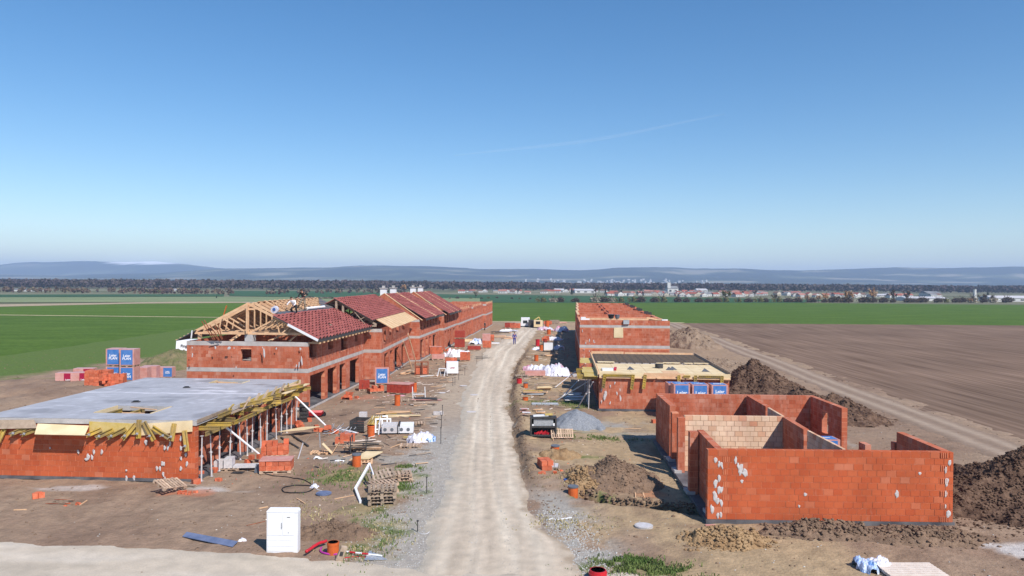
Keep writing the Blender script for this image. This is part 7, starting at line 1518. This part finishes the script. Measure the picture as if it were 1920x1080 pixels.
stand = dict(pel=(0, 0, .92), spi=(.02, -.04, 1.10), che=(-.02, -.10, 1.32), nec=(-.05, -.16, 1.48), hea=(-.08, -.22, 1.58), shL=(-.20, -.06, 1.40), elL=(-.34, -.16, 1.18), haL=(-.38, -.24, .96), shR=(.17, -.12, 1.40), elR=(.42, -.08, 1.26), haR=(.22, -.26, 1.20),
             hiL=(-.10, 0, .88), knL=(-.24, -.14, .48), anL=(-.46, .02, .22), toL=(-.54, -.12, .20), hiR=(.10, 0, .88), knR=(.14, -.04, .47), anR=(.15, .03, .06), toR=(.16, -.12, .04), face=(-.5, -.6, -.6))
human(onroof(.66, 6.6), 0, 'person in a black shirt and patterned trousers standing on the roof', stand, 'cblack', 'camo')

# ================================================================== FAR VEGETATION AND VILLAGE
def toned(name, cols):
    m = bpy.data.materials.new(name); m.use_nodes = True; n = m.node_tree.nodes; l = m.node_tree.links; b = n['Principled BSDF']; b.inputs['Roughness'].default_value = 1; b.inputs['Specular IOR Level'].default_value = .02
    a = n.new('ShaderNodeAttribute'); a.attribute_name = 'tone'; cr = n.new('ShaderNodeValToRGB'); e = cr.color_ramp.elements; e[0].position = 0; e[0].color = (*cols[0], 1); e[1].position = 1; e[1].color = (*cols[-1], 1)
    for i, c in enumerate(cols[1:-1]): k = e.new((i+1)/(len(cols)-1)); k.color = (*c, 1)
    l.new(a.outputs['Fac'], cr.inputs[0]); l.new(cr.outputs[0], b.inputs['Base Color']); return m
WOODM = toned('bare_wood_crowns', [(.070, .052, .060), (.080, .060, .066), (.090, .068, .070), (.092, .074, .066), (.105, .082, .080)])
r = np.random.RandomState(11)
SCRUBM = toned('scrub_twigs', [(.10, .065, .055), (.15, .10, .08), (.19, .15, .10), (.24, .18, .13)])
def wood_mass(name, n, fx, hfun, q, quad, seed, mt=None):
    r = np.random.RandomState(seed); X, Y = fx(n, r); hgt = hfun(X, Y, r); tone_t = np.clip(r.normal(.42, .22, n)+(fbm(X*.012, Y*.012, seed, 2)-.5)*.9, 0, 1)
    rad = hgt*r.uniform(.28, .5, n); D = rvec(n*q).reshape(n, q, 3); rr = r.uniform(.35, 1, (n, q, 1))
    C = D*rr*np.stack([rad, rad, hgt*.42], -1)[:, None, :]+np.stack([X, Y, hgt*.56-.6], -1)[:, None, :]
    C = C.reshape(-1, 3); k = len(C); a = rvec(k); b = np.cross(a, rvec(k)); b /= np.linalg.norm(b, axis=1, keepdims=True)
    s = quad*r.uniform(.5, 1.2, (k, 1)); me = quads_obj(name, C, a*s, b*s*.8, mt or WOODM, np.clip(np.repeat(tone_t, q)+r.normal(0, .12, k), 0, 1)); o = bpy.data.objects.new(name, me); COL.objects.link(o); o['kind'] = 'stuff'; return o
def f_forest(n, r):
    px = r.uniform(-250, 2200, n); t = r.rand(n)
    D0 = np.interp(px, [-250, 0, 700, 960, 1200, 2200], [700, 720, 760, 800, 860, 860]); Y = D0+t*260; return (px-960)/FPX*Y, Y
wood_mass('distant_woodland', 4200, f_forest, lambda X, Y, r: 9.5+r.uniform(-1.6, .6, len(X))+(fbm(X*.01, Y*0, 3, 3)-.5)*2.6, 34, 1.25, 12)
def f_scrub(n, r):
    px = np.concatenate([r.uniform(-60, 190, n//4), r.uniform(205, 330, n//4), r.uniform(330, 440, n//4), r.uniform(500, 760, n-3*(n//4))]); D = np.interp(px, [0, 200, 440, 760], [520, 540, 510, 620])+r.uniform(-20, 40, n); return (px-960)/FPX*D, D
wood_mass('distant_scrub', 240, f_scrub, lambda X, Y, r: r.uniform(1.5, 4.6, len(X)), 30, .6, 21, SCRUBM)
TWO = toned('orange_twigs', [(.28, .14, .07), (.44, .25, .13), (.55, .34, .19)]); TWG = toned('olive_twigs', [(.09, .09, .035), (.16, .15, .06), (.24, .22, .10)]); TWB = toned('brown_twigs', [(.05, .035, .03), (.10, .07, .055), (.16, .12, .09)]); TWP = toned('pale_twigs', [(.18, .15, .11), (.30, .25, .19), (.38, .33, .26)])
EVG = toned('dark_evergreen', [(.012, .022, .012), (.025, .04, .02), (.04, .055, .03)])
def tree_proto(seed, mat, h=1.0, lean=0, n=520, q=.035, squat=1.0, cone=False):
    r = np.random.RandomState(seed); tm = MB(); tm.tube([(0, 0, 0), (lean*.3, 0, .18*h), (lean*.6, 0, .45*h)], [.035, .026, .016], 6); tips = []
    for i in range(8):
        a = r.uniform(0, 6.28); e = Vector((lean+math.cos(a)*r.uniform(.12, .3), math.sin(a)*r.uniform(.12, .3), r.uniform(.55, .92)*h)); tm.tube([(lean*.35, 0, .2*h+.03*i), tuple(Vector((lean*.4, 0, .3*h)).lerp(e, .5)+Vector((0, 0, -.02))), tuple(e)], [.014, .009, .003], 4); tips.append(np.array(e))
    tips = np.array(tips); idx = r.randint(0, 8, n); C = tips[idx]*r.uniform(.75, 1.05, (n, 1))+rvec(n)*r.uniform(0, .13, (n, 1))
    if cone: z = r.uniform(.05, 1, n); a = r.uniform(0, 6.28, n); rad = .22*(1-z)*r.uniform(.5, 1, n); C = np.stack([np.cos(a)*rad, np.sin(a)*rad, z*h], -1)
    if squat < 1: C[:, 2] *= r.uniform(.05, 1.05, n); C[:, :2] *= r.uniform(.7, 1.25, (n, 1))
    C[:, 2] *= squat; C[:, 2] = np.maximum(C[:, 2], .03); a = rvec(n); b = np.cross(a, rvec(n)); b /= np.linalg.norm(b, axis=1, keepdims=True); s = q*r.uniform(.4, 1.2, (n, 1))
    return tm.mesh('trunk', MAT['hair']), quads_obj('crown', C, a*s, b*s*.7, mat, r.rand(n))
PR = {'o1': tree_proto(1, TWO), 'o2': tree_proto(2, TWO, lean=-.08), 'g1': tree_proto(3, TWG), 'b1': tree_proto(4, TWB), 'b2': tree_proto(5, TWB, lean=.05), 'p1': tree_proto(6, TWP), 'e1': tree_proto(7, EVG, cone=True), 'bu': tree_proto(8, TWB, squat=.55, n=420, q=.05), 'bg': tree_proto(9, TWG, squat=.55, n=420, q=.05), 'bp': tree_proto(10, TWP, squat=.5, n=420, q=.05)}
def tree(px, py, hpx, kind, label, w=1.0, group='trees beyond the green field', cat='tree', name='bare_tree'):
    p = G(px, py, -.4); s = hpx/FPX*p.y; t = thing(name, label, cat, (p.x, p.y, -.5), random.uniform(0, 6), group); tm, cm = PR[kind]
    t.rotation_euler = (0, 0, 0); a = inst(tm, 'trunk', t); b = inst(cm, 'crown', t); t.scale = (s*w, s*w, s)
    return t
for px, py, hh, k, lab, w in ((1592, 568, 26, 'o1', 'rounded orange bare tree, largest of the orange row', 1.1), (1638, 567, 29, 'o2', 'tall orange brown tree leaning left in the row', .9), (1676, 567, 25, 'b2', 'brown bare tree right of the leaning orange tree', .9), (1700, 566, 22, 'b1', 'greyish bare tree right of the brown one', .9), (1549, 567, 20, 'o2', 'smaller orange tree left of the rounded one', 1.0), (1535, 567, 16, 'o1', 'low orange bush tree in the orange row', 1.0), (1513, 567, 16, 'o1', 'small orange tree left of the low bush', .9), (1500, 566, 12, 'o2', 'leftmost small orange tree of the row', 1.0), (1362, 566, 26, 'g1', 'rounded olive tree right of the village', 1.1), (892, 559, 14, 'p1', 'pale round tree behind the far end of the left-hand terrace', 1.2), (757, 549, 18, 'o1', 'reddish tree left of the terrace chimneys in the woods', 1.1), (235, 541, 16, 'o2', 'reddish bare tree at the wood edge, far left', 1.0), (298, 552, 10, 'g1', 'olive bush tree in the far left scrub', 1.2), (1570, 567, 13, 'b1', 'dark low tree between two orange trees', 1.2), (1842, 568, 17, 'b1', 'dark bare tree beside the white factory hall', 1.5), (1826, 567, 12, 'b2', 'low brown tree left of the factory hall', 1.4), (1862, 566, 13, 'b2', 'brown tree in front of the factory hall', 1.4), (1820, 568, 10, 'o1', 'small orange bush at the factory chimney', 1.3), (1452, 566, 15, 'b1', 'dark bare tree between village and orange row', 1.2), (1245, 565, 10, 'bu', 'small rounded dark bush on the field edge', 1.5)):
    tree(px, py, hh, k, lab, w)
for i, (px, hh) in enumerate(((971, 12), (1072, 15), (1116, 17), (1135, 13), (1163, 10), (1200, 11), (1415, 12), (1500, 10), (1391, 10), (1852, 16))): tree(px, 551+.01*(px-960), hh, 'e1' if i % 2 else 'b1', 'dark evergreen standing among the village houses, '+('far left', 'left of the white halls', 'behind the left halls', 'right of the left halls', 'by the red roofs', 'by the middle houses', 'by the right houses', 'past the right houses', 'beside the olive tree', 'behind the factory')[i], .9 if i % 2 else 1.2, 'evergreens in the village', name='evergreen_tree')
rb = random.Random(3); side = []
for i in range(62):
    px = 700+i*19.5+rb.uniform(-8, 8); 
    if 1080 < px < 1100: continue
    k = rb.choice(['bu', 'bu', 'bg', 'bp', 'bu']); p = G(px, 566+.001*(px-960), -.4); D = p.y; s = rb.uniform(9, 15)/FPX*D
    if px < 1000: p = G(px, 559.5+rb.uniform(-1, 1), -.4); s = rb.uniform(3, 5)/FPX*p.y
    t = thing('field_bush', ('dark', 'olive', 'pale')[('bu', 'bg', 'bp').index(k)]+' bare bush of the hedge along the far field edge', 'bush', (p.x, p.y, -.5), 0, ('dark', 'olive', 'pale')[('bu', 'bg', 'bp').index(k)]+' hedge bushes on the field edge')
    inst(PR[k][1], 'crown', t); inst(PR[k][0], 'trunk', t); t.scale = (s*rb.uniform(1.8, 2.8), s*1.2, s*1.5)
for i, (px, py, w_, h_) in enumerate(((570, 560.5, 60, 7), (610, 560, 50, 5), (655, 560.5, 60, 4), (700, 560, 50, 4))):
    p = G(px, py, -.4); t = thing('hedge', ('tallest part of the low hedge behind the roofers', 'second part of the low hedge behind the roofers', 'third part of the low hedge, near the second roof', 'last part of the low hedge, near the chimneys')[i], 'hedge', (p.x, p.y, -.5)); s = h_/FPX*p.y*1.6; inst(PR['bu'][1], 'crown', t); inst(PR['bp'][1], 'dry_crown', t, (.1, 0, -.05)); t.scale = (w_/FPX*p.y*1.1, s, s)
p = G(434-26, 558.5, -.4); tree(406, 558.8, 5, 'e1', 'single tiny shrub alone in the pale meadow', 1.4, None, 'shrub', 'meadow_shrub')

# village
ROOFS = [M('red_roof', (.25, .07, .05), (.34, .11, .08), .2), M('brown_roof', (.14, .08, .06), (.2, .12, .09), .2), M('grey_roof', (.16, .16, .17), (.24, .24, .25), .2), M('pink_roof', (.34, .15, .12), (.4, .2, .16), .2)]
WALLS = [M('white_render', (.52, .51, .50), (.62, .61, .59), .2), M('cream_render', (.44, .39, .31), (.52, .46, .38), .2), M('grey_render', (.42, .41, .40), (.5, .49, .48), .2)]
def house_meshes(wm, rm, w=9, d=8, h=4, rh=3, side=True):
    b = MB(); b.box(-w/2, w/2, -d/2, d/2, 0, h)
    r_ = MB()
    if side: r_.add([(-w/2-.3, -d/2-.4, h), (w/2+.3, -d/2-.4, h), (w/2+.3, d/2+.4, h), (-w/2-.3, d/2+.4, h), (-w/2, 0, h+rh), (w/2, 0, h+rh)], [(0, 1, 5, 4), (2, 3, 4, 5), (1, 2, 5), (3, 0, 4), (0, 3, 2, 1)])
    else:
        b.add([(-w/2, -d/2, h), (w/2, -d/2, h), (0, -d/2, h+rh), (-w/2, d/2, h), (w/2, d/2, h), (0, d/2, h+rh)], [(0, 1, 2), (5, 4, 3)]); r_.add([(-w/2-.3, -d/2-.3, h-.1), (0, -d/2-.3, h+rh+.15), (0, d/2+.3, h+rh+.15), (-w/2-.3, d/2+.3, h-.1), (w/2+.3, -d/2-.3, h-.1), (w/2+.3, d/2+.3, h-.1)], [(0, 1, 2, 3), (1, 4, 5, 2)])
    wd = MB()
    for x in (-w*.3, 0, w*.3): wd.box(x-.5, x+.5, -d/2-.04, -d/2+.02, 1.2, 2.5)
    return b.mesh('wall', wm), r_.mesh('roof', rm), wd.mesh('window', MAT['glass'])
HM = {}
def vhouse(px, py, wi, ri, k, s, label, group='village houses'):
    p = G(px, py, -.4); key = (wi, ri, k)
    if key not in HM: HM[key] = house_meshes(WALLS[wi], ROOFS[ri], side=k, w=11 if k else 8)
    t = thing('village_house', label, 'house', (p.x, p.y, -.6), random.uniform(-.5, .5), group); t.scale = (s, s, s*.8)
    for me, nm in zip(HM[key], ('wall', 'roof', 'window')): inst(me, nm, t)
rv = random.Random(21); WN = ('white', 'cream', 'grey'); RN = ('red', 'brown', 'grey', 'pink')
zones = ([(940, 1070, 549.0, 15), (1070, 1135, 547.5, 9), (1135, 1240, 553.0, 22), (1180, 1330, 550.5, 26), (1240, 1420, 554.5, 32), (1300, 1430, 551, 20), (1400, 1500, 552.5, 22), (1480, 1620, 555.5, 14), (860, 950, 547.5, 8), (1600, 1760, 556.5, 12)])
cnt = 0; zones = [(z_[0], z_[1], z_[2], int(z_[3]*1.35)) for z_ in zones]
for x0, x1, yb, n in zones:
    for i in range(n):
        px = rv.uniform(x0, x1); wi = rv.choice([0, 0, 0, 1, 2]); ri = rv.choice([0, 0, 1, 3, 2]); k = rv.random() < .6
        vhouse(px, yb+rv.uniform(-1.5, 1.6), wi, ri, k, rv.uniform(.34, .62), WN[wi]+' village house with a '+RN[ri]+' '+('long' if k else 'gabled')+' roof', WN[wi]+' and '+RN[ri]+(' long' if k else ' gable')+' village houses'); cnt += 1
def hall(px0, px1, py, hpx, label, name='hall', roof=True, tower=None):
    p = G((px0+px1)/2, py, -.4); D = p.y; w_ = (px1-px0)/FPX*D; h_ = hpx/FPX*D; t = thing(name, label, 'building', (p.x, D, -.5)); MB().box(-w_/2, w_/2, 0, 14, 0, h_*.62).build('wall', WALLS[0], t)
    MB().add([(-w_/2-.3, -.3, h_*.62), (w_/2+.3, -.3, h_*.62), (w_/2+.3, 14, h_*.62), (-w_/2-.3, 14, h_*.62), (-w_/2, 7, h_), (w_/2, 7, h_)], [(0, 1, 5, 4), (2, 3, 4, 5), (1, 2, 5), (3, 0, 4)]).build('roof', MAT['prop'] if roof else ROOFS[2], t)
    m = MB(); n = max(2, int(w_/5))
    for i in range(n): m.box(-w_/2+(i+.3)*w_/n, -w_/2+(i+.7)*w_/n, -.05, 0, h_*.18, h_*.42)
    m.build('window_row', MAT['glass'], t, kind='stuff')
    if tower: MB().box(-w_/2, -w_/2+3, 1, 4, h_*.6, h_*1.5).build('tower', WALLS[0], t)
hall(1252, 1272, 549, 13, 'white church-like building with a square tower above the village', 'village_church', False, True); hall(1078, 1118, 549.5, 8, 'long white hall left of the village centre'); hall(1040, 1058, 548, 7, 'small white hall at the left of the village'); hall(1307, 1327, 548, 7, 'white flat building at the back of the village'); hall(1700, 1778, 564, 8, 'long white factory hall behind the bare trees'); hall(1860, 1990, 565.5, 11, 'long pale factory hall at the right edge'); hall(1740, 1765, 556, 10, 'pale office block behind the long factory hall', roof=False); hall(1640, 1680, 557, 6, 'low pale hall behind the orange trees'); hall(310, 328, 545.5, 4, 'tiny white farm building in the far left scrub'); hall(15, 60, 546, 5, 'low pale farm buildings at the far left', roof=False)
p = G(1827.5, 565, -.4); D = p.y; t = thing('factory_chimney', 'slender white chimney beside the factory hall', 'chimney', (p.x, D, -.5)); MB().tube([(0, 0, 0), (0, 0, 23/FPX*D)], [1.1, .8], 10).build('shaft', WALLS[0], t); MB().tube([(0, 0, 23/FPX*D), (0, 0, 24/FPX*D)], .9, 10).build('rim', MAT['grey'], t)
# town at the foot of the hills
m = MB(); rt = random.Random(5)
for i in range(110):
    px = rt.gauss(1140, 70) if i < 95 else rt.uniform(1240, 1330); D = rt.uniform(2750, 3300); X_ = (px-960)/FPX*D; s = rt.uniform(2, 6)
    zt = float(hill_fn(SK, 2750, 4600, 6500, 3)(np.array([[X_]]), np.array([[D]]))[0, 0])
    hh = rt.uniform(1, 5)*(1.6 if rt.random() < .06 else 1); m.box(X_-s, X_+s, D, D+15, zt, zt+4+hh)
m.build('distant_town', WALLS[2], None, kind='stuff')
# thin contrail high in the sky
a_, b_ = AT(850, 292, 9000), AT(1360, 214, 9000); m = MB(); P_ = []
for i in range(40):
    t_ = i/39; q_ = a_.lerp(b_, t_); P_.append((q_.x, q_.y, q_.z+math.sin(t_*9)*8-60*math.sin(t_*math.pi)))
m.tube(P_, [6+16*math.sin(i/39*math.pi) for i in range(40)], 8); cm_ = M('contrail_ice', (.9, .9, .93), alpha=.028); m.build('contrail', cm_, None, kind='stuff')

# tell look-alikes apart by their place from the left
from collections import defaultdict
def spell(n):
    o = ['', 'first', 'second', 'third', 'fourth', 'fifth', 'sixth', 'seventh', 'eighth', 'ninth', 'tenth', 'eleventh', 'twelfth', 'thirteenth', 'fourteenth', 'fifteenth', 'sixteenth', 'seventeenth', 'eighteenth', 'nineteenth']
    if n < 20: return o[n]
    te = {2: 'twenty', 3: 'thirty', 4: 'forty', 5: 'fifty', 6: 'sixty'}[n // 10]
    return te+'-'+o[n % 10] if n % 10 else te[:-1]+'ieth'
D_ = defaultdict(list)
for o in bpy.data.objects:
    if o.parent is None and o.get('label'): D_[o['label']].append(o)
for lab, os_ in D_.items():
    if len(os_) < 2: continue
    os_.sort(key=lambda o: o.location.x/max(o.location.y, 1))
    for i, o in enumerate(os_): o['label'] = (('rightmost ' if i == len(os_)-1 else 'leftmost ' if i == 0 else spell(i+1)+' from left, ')+lab)
